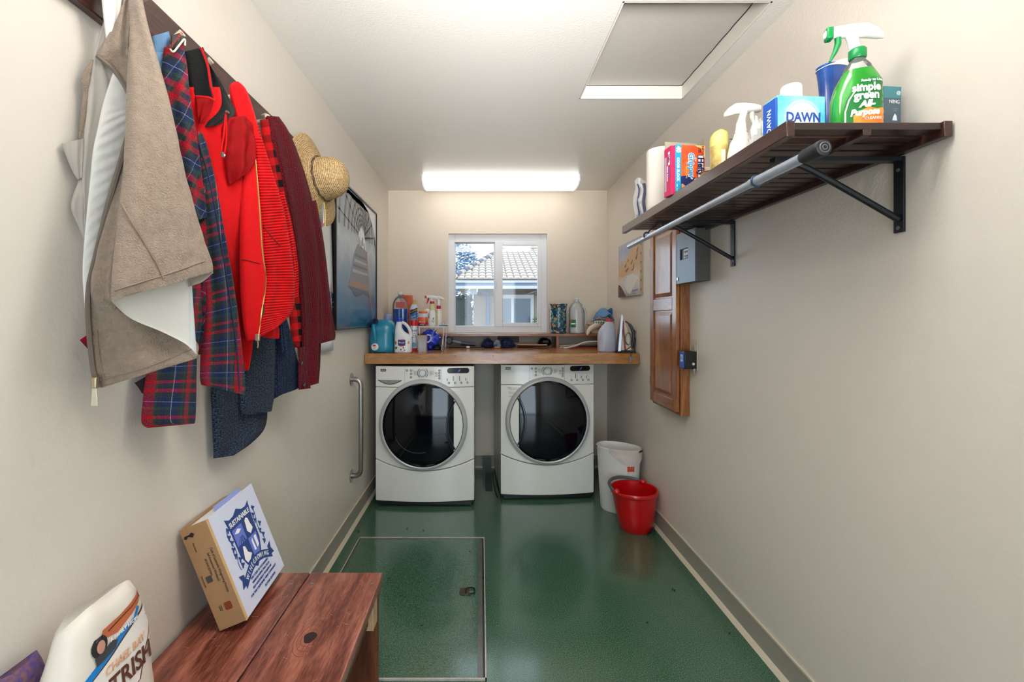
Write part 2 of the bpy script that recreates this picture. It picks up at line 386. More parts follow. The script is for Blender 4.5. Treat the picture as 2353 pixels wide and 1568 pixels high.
MB().tube([(wd-.008+.0015*math.sin(i*2.3), .01+i*(ln-.02)/16, .0655) for i in range(17)], .0022, 5).tube([(.01+i*(wd-.02)/12, ln-.008+.001*math.sin(i*1.7), .0655) for i in range(13)], .0018, 5).build('shadow_gap', BLACK, hatch)
# baseboards: grey cove strip with a cream bead at the floor
BG = mat('grey_cove_base', S(150, 147, 136), .45); BC = mat('cream_bead', S(206, 196, 174), .5)
def cove(name, x, sx, y0, y1):
    b = structure(MB().prism([(0, 0), (.012, 0), (.0075, .012), (.005, .1), (0, .105)], y1-y0, Matrix(((sx, 0, 0, x), (0, 0, 1, y0), (0, 1, 0, 0), (0, 0, 0, 1)))).build(name, BG))
    MB().prism([(0, 0), (.026, 0), (.020, .006), (.010, .014), (0, .02)], y1-y0, Matrix(((sx, 0, 0, x), (0, 0, 1, y0), (0, 1, 0, 0), (0, 0, 0, 1)))).build('bead', BC, b)
    MB().box(min(x, x+sx*.0065), max(x, x+sx*.0065), y0, y1, .1, .107).build('top_edge', BC, b)
cove('baseboard_left', XL, 1, YF, YB); cove('baseboard_right', XR, -1, YF, YB)
bb = structure(MB().box(XL, XR, YB-.008, YB, 0, .105).build('baseboard_back', BG)); MB().box(XL, XR, YB-.02, YB, 0, .016).build('bead', BC, bb)
# ---------------------------------------------------------------- window
VIN = mat('white_vinyl', S(226, 228, 232), .3)
wy = YB+.035
win = structure(bpy.data.objects.new('window_1', None), 'white vinyl sliding window'); COL.objects.link(win); win.location = ((WX0+WX1)/2, wy, WZ0)
def wx(px): return (px-CX)/F*wy-win.location.x
def wz(py): return CZ-(py-CY)/F*wy-win.location.z
def frame(x0, x1, z0, z1, t, y0, y1, name, m=VIN, tl=None):
    tl = tl or (t, t, t, t)   # left right bottom top
    q = MB(); q.box(x0, x0+tl[0], y0, y1, z0, z1).box(x1-tl[1], x1, y0, y1, z0, z1).box(x0+tl[0], x1-tl[1], y0, y1, z0, z0+tl[2]).box(x0+tl[0], x1-tl[1], y0, y1, z1-tl[3], z1)
    return q.build(name, m, win, bevel=.003)
frame(WX0-win.location.x, WX1-win.location.x, 0.003, WZ1-WZ0, .05, 0, .08, 'window_frame', tl=(wx(1045)-WX0+win.location.x, WX1-win.location.x-wx(1243), wz(750), WZ1-WZ0-wz(557)))
frame(wx(1043), wx(1143), wz(751), wz(556), .01, .045, .075, 'fixed_sash', tl=(.012, .03, .008, .008))
sash = frame(wx(1137), wx(1244), wz(751), wz(555), .04, -.005, .03, 'sliding_sash', tl=(wx(1155)-wx(1137), .034, .034, .034))
GP = glass('window_glass', haze=.05)
MB().box(wx(1045), wx(1141), .058, .062, wz(750), wz(557)).build('pane', GP, win)
MB().box(wx(1153), wx(1236), .010, .014, wz(743), wz(563)).build('pane', GP, win)
MB().box(wx(1137.5), wx(1140.5), -.016, -.004, wz(663), wz(646)).build('latch', mat('latch_metal', S(170, 175, 185), .4, .6), win, bevel=.002)
# thin drywall return edges catch the light: jamb liners
q = MB(); q.box(WX0-.004, WX0+.004, YB-.002, YB+.03, WZ0, WZ1).box(WX1-.004, WX1+.004, YB-.002, YB+.03, WZ0, WZ1)
structure(q.build('trim_1', HT))
# ---------------------------------------------------------------- ceiling light (same fitting over the camera, out of frame)
def wrap_light(loc, L, lamp, label):
    t = thing('wraparound_ceiling_light', label, 'ceiling light', loc)
    D, hh = .276, .072
    MB().box(-L/2, L/2, -D/2+.02, D/2-.02, -.012, 0).build('housing', WHITE, t)
    prof = [(-D/2, -.012), (-D/2, -.04), (-D/2+.05, -.064), (0, -.072), (D/2-.05, -.064), (D/2, -.04), (D/2, -.012)]
    MB().prism([(p[0], p[1]) for p in prof], L-.02, Matrix(((0, 0, 1, -L/2+.01), (1, 0, 0, 0), (0, 1, 0, 0), (0, 0, 0, 1)))).build('diffuser', lamp, t, smooth=.9)
    EC = mat('lamp_end_cap', S(205, 206, 208), .35, alpha=.8)
    for x in (-L/2, L/2-.012):
        MB().prism([(p[0]*1.02, p[1]*1.03) for p in prof], .012, Matrix(((0, 0, 1, x), (1, 0, 0, 0), (0, 1, 0, 0), (0, 0, 0, 1)))).build('end_cap', EC, t, bevel=.002)
    return t
def lamp_mat(name, e):
    m, nt, b = nodes_of(name); b.inputs['Base Color'].default_value = S(240, 240, 240); b.inputs['Roughness'].default_value = .3
    b.inputs['Emission Color'].default_value = (1, .965, .925, 1); b.inputs['Emission Strength'].default_value = e; return m
wrap_light((.157, 3.708, H-.0), 1.245, lamp_mat('lamp_diffuser_back', LAMP_FAR), 'long white fluorescent ceiling light above the window')
wrap_light((.157, .95, H-.0), 1.245, lamp_mat('lamp_diffuser_front', LAMP_NEAR), 'long white fluorescent ceiling light overhead at the near end')
# ---------------------------------------------------------------- floor trap door
td = thing('floor_trapdoor', 'green trap door flush in the floor with metal edging and ring pull', 'trapdoor', (-.353, 2.19, 0))
x0, x1, y0, y1 = -.727+.353, .021+.353, 1.652-2.19, 2.724-2.19
MB().box(x0+.012, x1-.03, y0+.012, y1-.012, 0, .003).build('door_panel', GREEN, td)
AL = mat('worn_aluminium', S(206, 200, 190), .35, .2, var=.35, vs=25)
q = MB(); q.box(x0, x1, y1-.008, y1, 0, .006).box(x0, x1, y0, y0+.008, 0, .006).box(x0, x0+.006, y0, y1, 0, .006).box(x1-.005, x1, y0, y1, 0, .006)
q.build('outer_frame', AL, td)
q = MB(); q.box(x1-.034, x1-.014, y0+.01, y1-.01, 0, .005).box(x0+.01, x0+.016, y0+.01, y1-.01, 0, .0045).box(x0+.012, x1-.03, y1-.016, y1-.010, 0, .0045)
q.build('door_edging', mat('dull_aluminium', S(120, 122, 118), .3, .6, var=.3, vs=12), td)
MB().box(x1-.013, x1-.006, y0+.008, y1-.008, 0, .0025).build('gap', BLACK, td); MB().box(x0+.006, x0+.0095, y0+.008, y1-.008, 0, .0025).build('gap', BLACK, td)
rp_ = (-.072+.353, 2.185-2.19)
MB().prism(rrect(-.03, .016, -.027, .027, .008), .004, T(rp_[0], rp_[1], .003)).build('pull_plate', mat('pull_bronze', S(96, 88, 72), .4, .8, var=.3, vs=60), td, bevel=.001)
ringp = [(.005, -.024, .009), (.03, -.024, .009), (.041, -.016, .009), (.041, .016, .009), (.03, .024, .009), (.005, .024, .009), (.0, .012, .009), (.0, -.012, .009)]
MB().tube([(rp_[0]+a, rp_[1]+b, c) for a, b, c in ringp], .0035, 8, closed=True).build('pull_ring', mat('pull_dark', S(60, 56, 48), .35, .9), td)
# bits of debris on the floor
DB = mat('dirt', S(40, 34, 28), .9)
for i, (px, py) in enumerate([(824, 1222), (936, 1216), (973, 1220), (1080, 1269), (969, 1440), (1545, 1356), (1550, 1358), (1488, 1433), (1676, 1458), (1110, 1330), (894, 1332), (1432, 1275)]):
    s_ = (py-CY)/CZ; X = (px-CX)/s_; Y = F/s_
    o = MB().blob((X, Y, .004), (.005+.003*random.random(), .004, .003), 6, 4, .5, 2, i).build('floor_crumb', DB)
    tag(o, 'small dark crumb of dirt on the green floor', 'debris', 'crumbs on the floor')
# ================================================================ worktop and back shelf
OAK = wood('oak_worktop', S(160, 104, 46), S(206, 150, 84), 'X', 1.6, .25, coat=.5, rings=9)
OAKD = wood('oak_shelf', S(132, 78, 40), S(186, 120, 66), 'X', 1.6, .3, coat=.4, rings=9)
OAKV = wood('oak_post', S(132, 78, 40), S(186, 120, 66), 'Z', 1.6, .3, coat=.4, rings=9)
CT, CF = 1.068, 3.18
wt = thing('worktop', 'long varnished oak worktop spanning the room above the washers', 'worktop', (.148, CF, CT-.073))
MB().box(XL+.002-.148, XR-.002-.148, .02, YB-CF-.001, .035, .073).build('top_board', OAK, wt)
MB().box(XL+.002-.148, XR-.002-.148, 0, .02, 0, .0735).build('front_edge', OAK, wt, bevel=.002)
for px in (845, 947, 1046, 1133, 1236, 1350):
    MB().prism(circle(.004, 10), .001, T((px-CX)/F*CF-.148, 0, .055) @ TOFRONT).build('screw_plug', mat('plug_wood', S(110, 68, 30), .5), wt)
SH, SF = 1.186, 3.74
bs_ = thing('back_shelf', 'low oak shelf under the window standing on the worktop', 'shelf', (.148, SF, CT))
MB().box(XL+.002-.148, XR-.002-.148, 0, YB-SF-.001, SH-CT-.02, SH-CT).build('shelf_board', OAKD, bs_, bevel=.0015)
for X in (-.333, .63):
    MB().box(X-.148-.010, X-.148+.010, .002, YB-SF-.002, 0, SH-CT-.02).build('divider', OAKV, bs_)
# wall outlet behind the shelf
ol = thing('wall_outlet', 'dark wall outlet plate under the back shelf', 'outlet', ((1168-CX)/F*YB, YB-.006, 1.128))
MB().prism(rrect(-.095, .095, -.03, .03, .005), .006, T(0, .006, .0) @ TOFRONT).build('plate', mat('outlet_brown', S(96, 78, 68), .5), ol)
MB().prism(circle(.008, 12), .002, TOFRONT).build('screw', BLACK, ol)
# ================================================================ washer and dryer
APP = mat('white_enamel', S(236, 235, 229), .22, coat=.3, spec=.5)
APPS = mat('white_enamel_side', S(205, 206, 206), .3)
RINGM = mat('door_ring_grey', S(196, 197, 198), .3, .15)
DGL = mat('dark_door_glass', S(5, 8, 16), .06, spec=.45)
SEAM = mat('dark_seam', S(70, 70, 70), .6)
def appliance(name, label, loc, rotz, w, mirror, drawer, dep=.70):
    t = thing(name, label, name.split('_')[0], loc, rotz)
    hw, top, z0, cz_ = w/2, .978, .035, .832
    bul = lambda x: -.035*(1-(x/hw)**2)
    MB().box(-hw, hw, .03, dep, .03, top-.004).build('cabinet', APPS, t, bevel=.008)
    def panel(nm, zb, zt, m, nx=28):
        q = MB(); P = lambda u, v: Vector((-hw+2*hw*u, bul(-hw+2*hw*u), zb(-hw+2*hw*u)*(1-v)+zt(-hw+2*hw*u)*v))
        q.grid(P, nx, 2); n = len(q.v)
        q.grid(lambda u, v: P(u, v)+Vector((0, .05-bul(-hw+2*hw*u)*.0, 0)), nx, 2)
        for i in range(nx-1): q.f += [(i, i+1, n+i+1, n+i), (nx+i, n+nx+i, n+nx+i+1, nx+i+1)]
        q.f += [(0, n, n+nx, nx), (nx-1, 2*nx-1, n+2*nx-1, n+nx-1)]
        return q.build(nm, m, t, bevel=.004, bseg=2)
    curve = lambda x: .327-.075*(1-(x/hw)**2)
    panel('toe_panel', lambda x: z0, lambda x: curve(x)-.003, APP)
    panel('front_panel', lambda x: curve(x)+.003, lambda x: cz_-.0015, APP)
    panel('control_panel', lambda x: cz_+.0015, lambda x: top, APP)
    MB().box(-hw+.01, hw-.01, .012, .06, .02, top-.01).build('seam_backing', SEAM, t)
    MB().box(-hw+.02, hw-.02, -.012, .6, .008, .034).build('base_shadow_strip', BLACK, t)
    for x in (-hw+.05, hw-.05):
        MB().lathe([(.018, 0), (.018, .012), (.01, .014), (.01, .03)], 12, T(x, .035, 0), True, True).build('foot', GREY_P, t)
    # control panel seams and trims
    for x in (-.137, .119):
        MB().box(x-.0008, x+.0008, bul(x)-.0008, bul(x)+.01, cz_+.03, top-.002).build('panel_seam', mat('fine_seam', S(150, 150, 148), .6), t)
    F_ = lambda x, z: T(x, bul(x)-.0005, z) @ RZ(math.atan(.07*x/hw**2)) @ TOFRONT
    def plate(nm, pts, d, m, x, z, **k): return MB().prism(pts, d, F_(x, z)).build(nm, m, t, **k)
    lg = plate('logo_plate', rrect(-.02, .02, -.009, .009, .001), .0012, BLACK, -.29, .951)
    lettering('KENMORE', .0095, INK_W, t, F_(-.29, .951) @ T(0, 0, .0013), 'logo_lettering', wide=.8)
    kb = plate('knob', circle(.027, 28), .014, mat('knob_silver', S(186, 188, 190), .28, .6), -.011, .934, bevel=.004)
    kf = plate('knob_cap', circle(.019, 24), .017, mat('knob_white', S(226, 226, 222), .3), -.011, .934, bevel=.003)
    for a0 in (-.9, PI-.9):
        MB().tube([F_(-.011, .934) @ Vector((.036*math.cos(a0+i*.15), .036*math.sin(a0+i*.15), .0015)) for i in range(13)], .0017, 6).build('knob_arc', BLACK, t)
    bt = mat('button_ring', S(58, 58, 62), .4)
    spots = [(-.121, .951), (-.092, .951), (-.092, .928), (-.093, .904), (.105, .951), (.105, .933), (.105, .914), (.105, .896)]
    b0 = MB().lathe([(.0075, 0), (.0075, .003), (.0048, .004), (.0045, .0025)], 16).build('button', bt, t)
    c0 = MB().lathe([(.0045, 0), (.0045, .0035), (.001, .0045)], 12).build('button_cap', mat('cap_white', S(220, 220, 216), .35), t)
    for i, (x, z) in enumerate(spots):
        for o in (b0, c0):
            c = o if i == 0 else part_copy(o, t)
            c.matrix_local = F_(x, z)
    plate('display', rrect(-.077, .077, -.0185, .0185, .017, 8), .0015, mat('display_glass', S(14, 16, 22), .12), .235, .949)
    plate('display_glow', [(-.012, -.013), (.004, -.008), (.012, .012), (.0, .006)], .0018, mat('display_glow', S(50, 120, 200), .4), .24, .949)
    leds = [.171, .213, .256, .299]
    for i, x in enumerate(leds):
        if i == 3 or True:
            c = part_copy(b0, t); c.matrix_local = F_(x, .864) @ Matrix.Scale(.95, 4)
            c = part_copy(c0, t); c.matrix_local = F_(x, .864) @ Matrix.Scale(.95, 4)
        hgt = (.018, .034, .034, .02)[i] if drawer else (.0, .036, .02, .02)[i]
        if hgt: plate('level_mark', [(-.0018, 0), (.0018, 0), (.0018, hgt), (-.0018, hgt)], .0008, BLACK, x-.012, .877)
        lettering('|\n|\n|', .008, GREY_P, t, F_(x-.002, .888) @ T(0, 0, .0005), 'scale_print')
    fine = 'Normal\nHeavy\nDelicate\nQuick'
    lettering(fine, .0085, GREY_P, t, F_(.037, .934) @ T(0, 0, .0005), 'cycle_print', align='LEFT')
    lettering('Whites\nCasual\nColors\nRinse', .0085, GREY_P, t, F_(-.052, .934) @ T(0, 0, .0005), 'cycle_print', align='RIGHT')
    lettering('Signal\nExtra\nSpin\nDelay', .0085, GREY_P, t, F_(.094, .924) @ T(0, 0, .0005), 'option_print', align='RIGHT')
    lettering('- -', .012, GREY_P, t, F_(.325, .955) @ T(0, 0, .0005), 'model_print')
    lettering('- - - -   - - -', .007, mat('faint_print', S(165, 165, 162), .5), t, F_(-.225, .949) @ T(0, 0, .0005), 'model_print')
    if drawer:
        cx_ = -.243
        arc = [(-.085+.17*i/16, -.028*math.sin(PI*i/16)) for i in range(17)]
        plate('drawer_grip', arc, .001, mat('grip_shadow', S(150, 150, 148), .5), cx_, .881)
        MB().tube([F_(cx_, .881) @ Vector((a, b, .001)) for a, b in arc], .0022, 6).build('grip_edge', BLACK, t)
        MB().tube([F_(cx_, .881) @ Vector((a, 0, .0005)) for a in (-.088, 0, .088)], .0012, 6).build('drawer_line', SEAM, t)
    else:
        lettering('WARNING  To reduce the risk of fire\nor injury read the instructions\n\nDo not store or use gasoline or\nother flammable vapors near this\n\nKeep area around clean and free\n                      of lint', .0105, mat('label_print', S(150, 142, 110), .6), t, F_(-.245, .775) @ T(0, 0, .0005), 'warning_label', wide=.62)
    # door
    dx, dz = -.006, .575
    sx = -1 if mirror else 1
    Mo = T(dx, -.034, dz) @ TOFRONT
    R, E = .306, 1.035
    ring = MB(); prof = [(.306, -.02), (.306, .012), (.298, .026), (.286, .032), (.279, .028), (.276, .015), (.276, -.005)]
    ring.loft([(z, 0, 0, r, r*E) for r, z in prof], 56, False, False, Mo); ring.build('door_ring', RINGM, t)
    ch = MB(); ch.loft([(z, 0, 0, r, r*E) for r, z in [(.280, .026), (.2775, .031), (.275, .028), (.275, .01)]], 56, False, False, Mo); ch.build('chrome_trim', mat('trim_dark', S(30, 30, 34), .2, .6), t)
    cut = .212
    g = MB(); rr, aa = 20, 56; vs = []; fs = []
    dome = lambda x, y: .014+.030*(1-min(1, (x*x+(y/E)**2)/.275**2))
    # dark glass disc clipped by the chord at the grip side
    rows_ = 33
    for j in range(rows_):
        y = -.275*E+2*.275*E*j/(rows_-1); hx = math.sqrt(max(0, .275**2-(y/E)**2))
        xa, xb = -hx, min(hx, cut) if hx > 0 else 0
        if xb < xa: xb = xa
        for i in range(25):
            x = xa+(xb-xa)*i/24; vs.append(Mo @ Vector((sx*x, y, dome(x, y))))
    fs = [(j*25+i, j*25+i+1, (j+1)*25+i+1, (j+1)*25+i) for j in range(rows_-1) for i in range(24)]
    g.add(vs, fs).build('door_glass', DGL, t, merge=True)
    g = MB(); vs = []
    for j in range(17):
        yy = math.sqrt(.275**2-cut**2)*E*.995; y = -yy+2*yy*j/16; hx = math.sqrt(max(cut**2, .275**2-(y/E)**2))
        for i in range(4): vs.append(Mo @ Vector((sx*(cut+(hx-cut)*i/3), y, .022)))
    g.add(vs, [(j*4+i, j*4+i+1, (j+1)*4+i+1, (j+1)*4+i) for j in range(16) for i in range(3)]).build('door_grip', APP, t)
    # recess arcs beside the grip
    for k, (off, m_) in enumerate(((.0, CHROME), (.014, BLACK))):
        pts = [Mo @ Vector((sx*(cut-.052+off+.045*(abs(a)/1.0)**2), a*.165, dome(cut-.05, a*.165)+.0005)) for a in [-1+i/8 for i in range(17)]]
        MB().tube(pts, .0022 if k == 0 else .006, 6).build('grip_arc', mat('arc_blue_grey', S(70, 84, 104), .25, .7) if k == 0 else BLACK, t)
    if drawer:
        MB().tube([Mo @ Vector((-.03+.17*math.cos(a), -.02+.17*math.sin(a), dome(.17, 0)+.0002)) for a in [3.5+i*.1 for i in range(16)]], .0011, 6).build('tub_edge', mat('tub_edge', S(120, 124, 128), .3, .5), t)
    return t
appliance('washer', 'white front-loading washer with detergent drawer, door grip on its right', (-.3935, 3.20, 0), 0, .693, False, True)
appliance('dryer', 'white front-loading dryer turned slightly right, door grip on its left', (.487, 3.325, 0), .05, .685, True, False, .62)
# a dark green vinyl offcut between the machines, and one behind the bin
off = MB(); c = at(1130, 1085, 3.75)
off.box(-.02, .055, 0, .006, .0, .13).box(-.0, .055, -.40, 0, .001, .004)
o = off.build('vinyl_offcut', mat('dark_green_vinyl', S(24, 48, 40), .35)); o.location = (.035, 3.86, 0); tag(o, 'dark green vinyl offcut on the floor between washer and dryer', 'vinyl sheet')
o = MB().tube([(.100, 3.84, .006), (.098, 3.7, .006), (.105, 3.55, .006), (.11, 3.42, .006), (.125, 3.34, .006)], .004, 6).build('power_cable', BLACK); tag(o, 'black power cable on the floor beside the dryer', 'cable')
o = MB().box(0, .06, 0, .3, 0, .19).build('drain_box', mat('dark_grey_box', S(38, 44, 42), .5), bevel=.004); o.location = (.845, 3.62, 0); tag(o, 'dark box in the gap between dryer and white bin', 'box')
# ================================================================ bin and bucket
def oval_can():
    t = thing('waste_bin', 'tall white oval plastic waste bin with a plastic liner by the right wall', 'bin', (.948, 3.135, 0), -.62)
    PL = mat('bin_white', S(222, 220, 214), .4, var=.04, vs=5)
    outer = [(0, .118, .083), (.012, .124, .088), (.2, .135, .094), (.40, .146, .102), (.418, .146, .102), (.42, .152, .107), (.432, .153, .108), (.436, .150, .105)]
    inner = [(.432, .147, .102), (.40, .141, .097), (.2, .130, .089), (.02, .118, .083)]
    q = MB(); q.loft([(z, 0, 0, a, b, 2.2) for z, a, b in outer+inner], 40, True, True); q.build('body', PL, t)
    for a in (3.7, 1.45, -.15):
        q = MB(); q.tube([(.1545*math.cos(a+d), .109*math.sin(a+d), .428) for d in ((-.03, 0, .03) if a != -.15 else (-.2, -.1, 0, .1, .2))], .006 if a != -.15 else .009, 6)
        q.build('rim_clip', BLACK, t)
    LN = mat('bin_liner_film', S(226, 214, 208), .3, alpha=.72)
    q = MB(); n = 22; vs = []
    for j in range(6):
        for i in range(n):
            a = -1.75+2.1*i/(n-1); s_ = math.sin(PI*i/(n-1)); d = .007+.006*mnoise.noise(Vector((i*.6, j*.8, 2)))
            z = .441-j*(.006+.015*s_); k = 1.0+.02*(j == 0)
            vs.append(Vector(((.151+d)*k*math.cos(a), (.106+d)*k*math.sin(a), z)))
    q.add(vs, [(j*n+i, j*n+i+1, (j+1)*n+i+1, (j+1)*n+i) for j in range(5) for i in range(n-1)]); q.build('liner', LN, t)
    def decal(nm, m, a0, a1, z0, z1, off=.002):
        q = MB(); n = 8
        for j in range(2):
            z = (z0, z1)[j]; ra = .124+(.146-.124)*z/.4+off; rb = .088+(.102-.088)*z/.4+off
            q.v += [Vector((ra*math.cos(a0+(a1-a0)*i/(n-1)), rb*math.sin(a0+(a1-a0)*i/(n-1)), z)) for i in range(n)]
        q.f += [(i, i+1, n+i+1, n+i) for i in range(n-1)]; return q.build(nm, m, t)
    decal('sticker_edge', BLACK, -.95, -.52, .235, .335); decal('sticker', mat('sticker_white', S(210, 208, 200), .5), -.93, -.54, .239, .331, .003)
    decal('sticker_heading', mat('sticker_orange', S(196, 74, 46), .5), -.93, -.54, .296, .331, .0035); decal('sticker_mark', BLACK, -.92, -.72, .262, .266, .0036); decal('lower_label', mat('sticker_pink', S(205, 160, 150), .5), -.95, -.52, .16, .22, .0025)
oval_can()
def bucket():
    t = thing('bucket', 'red plastic mop bucket with grey handle beside the white bin', 'bucket', (.962, 2.86, 0))
    RB = mat('bucket_red', S(196, 8, 16), .28, coat=.3)
    ou = [(0, .098), (.006, .103), (.12, .121), (.215, .134), (.222, .137), (.228, .144), (.243, .146), (.250, .142)]
    inn = [(.247, .134), (.21, .129), (.1, .114), (.01, .098)]
    q = MB(); vs = []; seg = 44
    q.loft([(z, .012*(1-z/.25), 0, r, r*.97) for z, r in ou+inn], seg, True, True)
    for v in q.v:       # pouring lip pulled towards the left front
        a = math.atan2(v.y, v.x)
        if v.z > .2: 
            d = max(0, math.cos(a-3.6))**8*(v.z-.2)*.25; v.x -= d*.9; v.y -= d*.4
    q.build('body', RB, t)
    HD = mat('handle_grey', S(84, 86, 88), .4)
    pts = []
    for i in range(25):
        a = 3.55-(3.55-.95)*i/24; r = .149
        pts.append((r*math.cos(a)-.002, r*.98*math.sin(a), .252+.018*math.sin(PI*i/24)))
    MB().tube(pts, [.006+.005*math.sin(PI*i/24)**.6 for i in range(25)], 8).build('handle', HD, t)
    for a in (3.6, .85):
        MB().blob((.142*math.cos(a), .139*math.sin(a), .248), (.02, .02, .02), 12, 8, .1).build('handle_lug', RB, t)
    # moulded foot hold at the base
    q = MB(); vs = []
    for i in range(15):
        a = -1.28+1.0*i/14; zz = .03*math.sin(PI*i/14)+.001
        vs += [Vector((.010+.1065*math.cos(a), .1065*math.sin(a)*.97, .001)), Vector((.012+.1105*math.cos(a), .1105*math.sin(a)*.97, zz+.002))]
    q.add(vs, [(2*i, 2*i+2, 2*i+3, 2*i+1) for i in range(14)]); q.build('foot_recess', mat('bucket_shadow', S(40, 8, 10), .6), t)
bucket()
# ================================================================ left wall fittings
gb = thing('grab_bar', 'vertical stainless steel grab bar on the left wall beside the washer', 'grab bar', (XL, 2.865, .323))
hB = .608; so = .06; r_ = .0155
pts = [(.0, 0, 0), (.02, 0, 0)]+[(.02+.04*math.sin(a), 0, .04-.04*math.cos(a)) for a in [i*PI/2/6 for i in range(1, 7)]]
pts = pts+[(p[0], 0, hB-p[2]) for p in reversed(pts)]
MB().tube(pts, r_, 14).build('bar', STEEL, gb)
for z in (0, hB): MB().prism(circle(.04, 24), .004, T(0, 0, z) @ RY(PI/2)).build('flange', STEEL, gb, bevel=.001)
# poster
PY0, PY1, PZ0, PZ1 = 2.475, 3.447, 1.25, 2.108
po = thing('framed_poster', 'framed poster of a train under an arched glass station roof on the left wall', 'poster', (XL, (PY0+PY1)/2, PZ0))
hw, hh = (PY1-PY0)/2, PZ1-PZ0
FB = mat('black_frame', S(16, 16, 18), .3)
for a in ((0, .03, -hw, -hw+.012, 0, hh), (0, .03, hw-.012, hw, 0, hh), (0, .03, -hw+.012, hw-.012, 0, .012), (0, .03, -hw+.012, hw-.012, hh-.012, hh)):
    MB().box(*a).build('frame_rail', FB, po, bevel=.002)
def poster_mat():
    m, nt, b = nodes_of('poster_print')
    tc = N(nt, 'ShaderNodeTexCoord'); sp = N(nt, 'ShaderNodeSeparateXYZ'); nt.links.new(tc.outputs['Object'], sp.inputs[0])
    mr = N(nt, 'ShaderNodeMapRange'); mr.inputs[1].default_value = 0; mr.inputs[2].default_value = hh; nt.links.new(sp.outputs[2], mr.inputs[0])
    nz = N(nt, 'ShaderNodeTexNoise'); nz.inputs['Scale'].default_value = 7; nz.inputs['Detail'].default_value = 6; nt.links.new(tc.outputs['Object'], nz.inputs[0])
    ad = N(nt, 'ShaderNodeMath', operation='MULTIPLY_ADD'); ad.inputs[1].default_value = .22; ad.inputs[2].default_value = -.11; nt.links.new(nz.outputs[0], ad.inputs[0])
    a2 = N(nt, 'ShaderNodeMath', operation='ADD'); nt.links.new(mr.outputs[0], a2.inputs[0]); nt.links.new(ad.outputs[0], a2.inputs[1])
    rp = N(nt, 'ShaderNodeValToRGB'); r = rp.color_ramp
    r.elements[0].position = 0; r.elements[0].color = S(14, 60, 84); r.elements[1].position = 1; r.elements[1].color = S(96, 116, 136)
    for p, c in ((.12, S(30, 110, 150)), (.25, S(66, 120, 160)), (.36, S(110, 140, 168)), (.5, S(150, 165, 180)), (.62, S(176, 190, 204)), (.8, S(120, 142, 162))):
        e = r.elements.new(p); e.color = c
    nt.links.new(a2.outputs[0], rp.inputs[0]); nt.links.new(rp.outputs[0], b.inputs['Base Color']); b.inputs['Roughness'].default_value = .16; b.inputs['Specular IOR Level'].default_value = .35; return m
MB().box(.002, .022, -hw+.01, hw-.01, .01, hh-.01).build('print', poster_mat(), po)
RIB = mat('poster_ribs', S(48, 58, 68), .3); RST = mat('poster_train', S(106, 112, 124), .3); PWH = mat('poster_white', S(224, 228, 232), .25); PBL = mat('poster_dark', S(52, 70, 96), .3)
PM = Matrix(((0, 0, 1, .0222), (1, 0, 0, 0), (0, 1, 0, 0), (0, 0, 0, 1)))     # outline (y, z) on the print, facing the room
def flat_line(q, pts, w):
    for a, b in zip(pts[:-1], pts[1:]):
        dx, dy = b[0]-a[0], b[1]-a[1]; l = math.hypot(dx, dy) or 1; nx, ny = -dy/l*w/2, dx/l*w/2
        q.add([PM @ Vector((a[0]+nx, a[1]+ny, .0002)), PM @ Vector((b[0]+nx, b[1]+ny, .0002)), PM @ Vector((b[0]-nx, b[1]-ny, .0002)), PM @ Vector((a[0]-nx, a[1]-ny, .0002))], [(0, 1, 2, 3)])
vc = (.08, .60)
q = MB()
for k in range(8):
    R_ = .08*1.27**k
    flat_line(q, [(vc[0]+R_*math.cos(a)*1.0-.01*k, vc[1]+R_*1.15*math.sin(a)) for a in [PI*i/20 for i in range(21)] if -hw+.02 < vc[0]+R_*math.cos(a)-.01*k < hw-.02 and vc[1]+R_*1.15*math.sin(a) < hh-.02], .008+.003*k)
for k in range(11):
    a = PI*(k+.5)/11; pts = [(vc[0]+d*math.cos(a), vc[1]+d*1.15*math.sin(a)) for d in (.07+.02*j for j in range(34))]
    flat_line(q, [p for p in pts if abs(p[0]) < hw-.02 and p[1] < hh-.02], .011)
q.build('roof_ribs', RIB, po, smooth=0)
MB().prism([(hw-.013, hh-.24), (hw-.013, hh-.013), (.08, hh-.013), (.25, hh-.045), (.37, hh-.12), (.44, hh-.20)], .0003, PM).build('print_corner', PWH, po, smooth=0)
MB().prism([(-.03, .53), (-.01, .62), (.05, .67), (.12, .64), (.16, .58), (.17, .53)], .0004, PM).build('station_end', PWH, po, smooth=0)
MB().prism([(-.114, .47), (-.03, .545), (.16, .53), (.23, .46), (.29, .24), (.41, .06), (.36, .06), (.24, .25), (-.233, .26)], .0005, PM).build('platform', RST, po, smooth=0)
for i in range(4): MB().prism([(-.09-.02*i, .475-.034*i), (.19+.012*i, .475-.034*i), (.192+.012*i, .463-.034*i), (-.095-.02*i, .455-.034*i)], .0007, PM).build('carriage_roof', PBL if i % 2 == 0 else mat('poster_pale', S(150, 162, 176), .3), po, smooth=0)
MB().prism([(-.25, .26), (.24, .25), (.30, .21), (.1, .225), (-.08, .20), (-.16, .235)], .0008, PM).build('platform_edge', PBL, po, smooth=0)
MB().prism([(.16, .53), (.23, .46), (.29, .24), (.41, .06), (.38, .06), (.26, .24), (.20, .45), (.14, .52)], .0007, PM).build('platform_side', mat('poster_rust', S(150, 106, 84), .3), po, smooth=0)
MB().prism([(-.2, .30), (.24, .29), (.245, .265), (-.23, .265)], .0006, PM).build('engine_side', mat('poster_rust', S(150, 106, 84), .3), po, smooth=0)
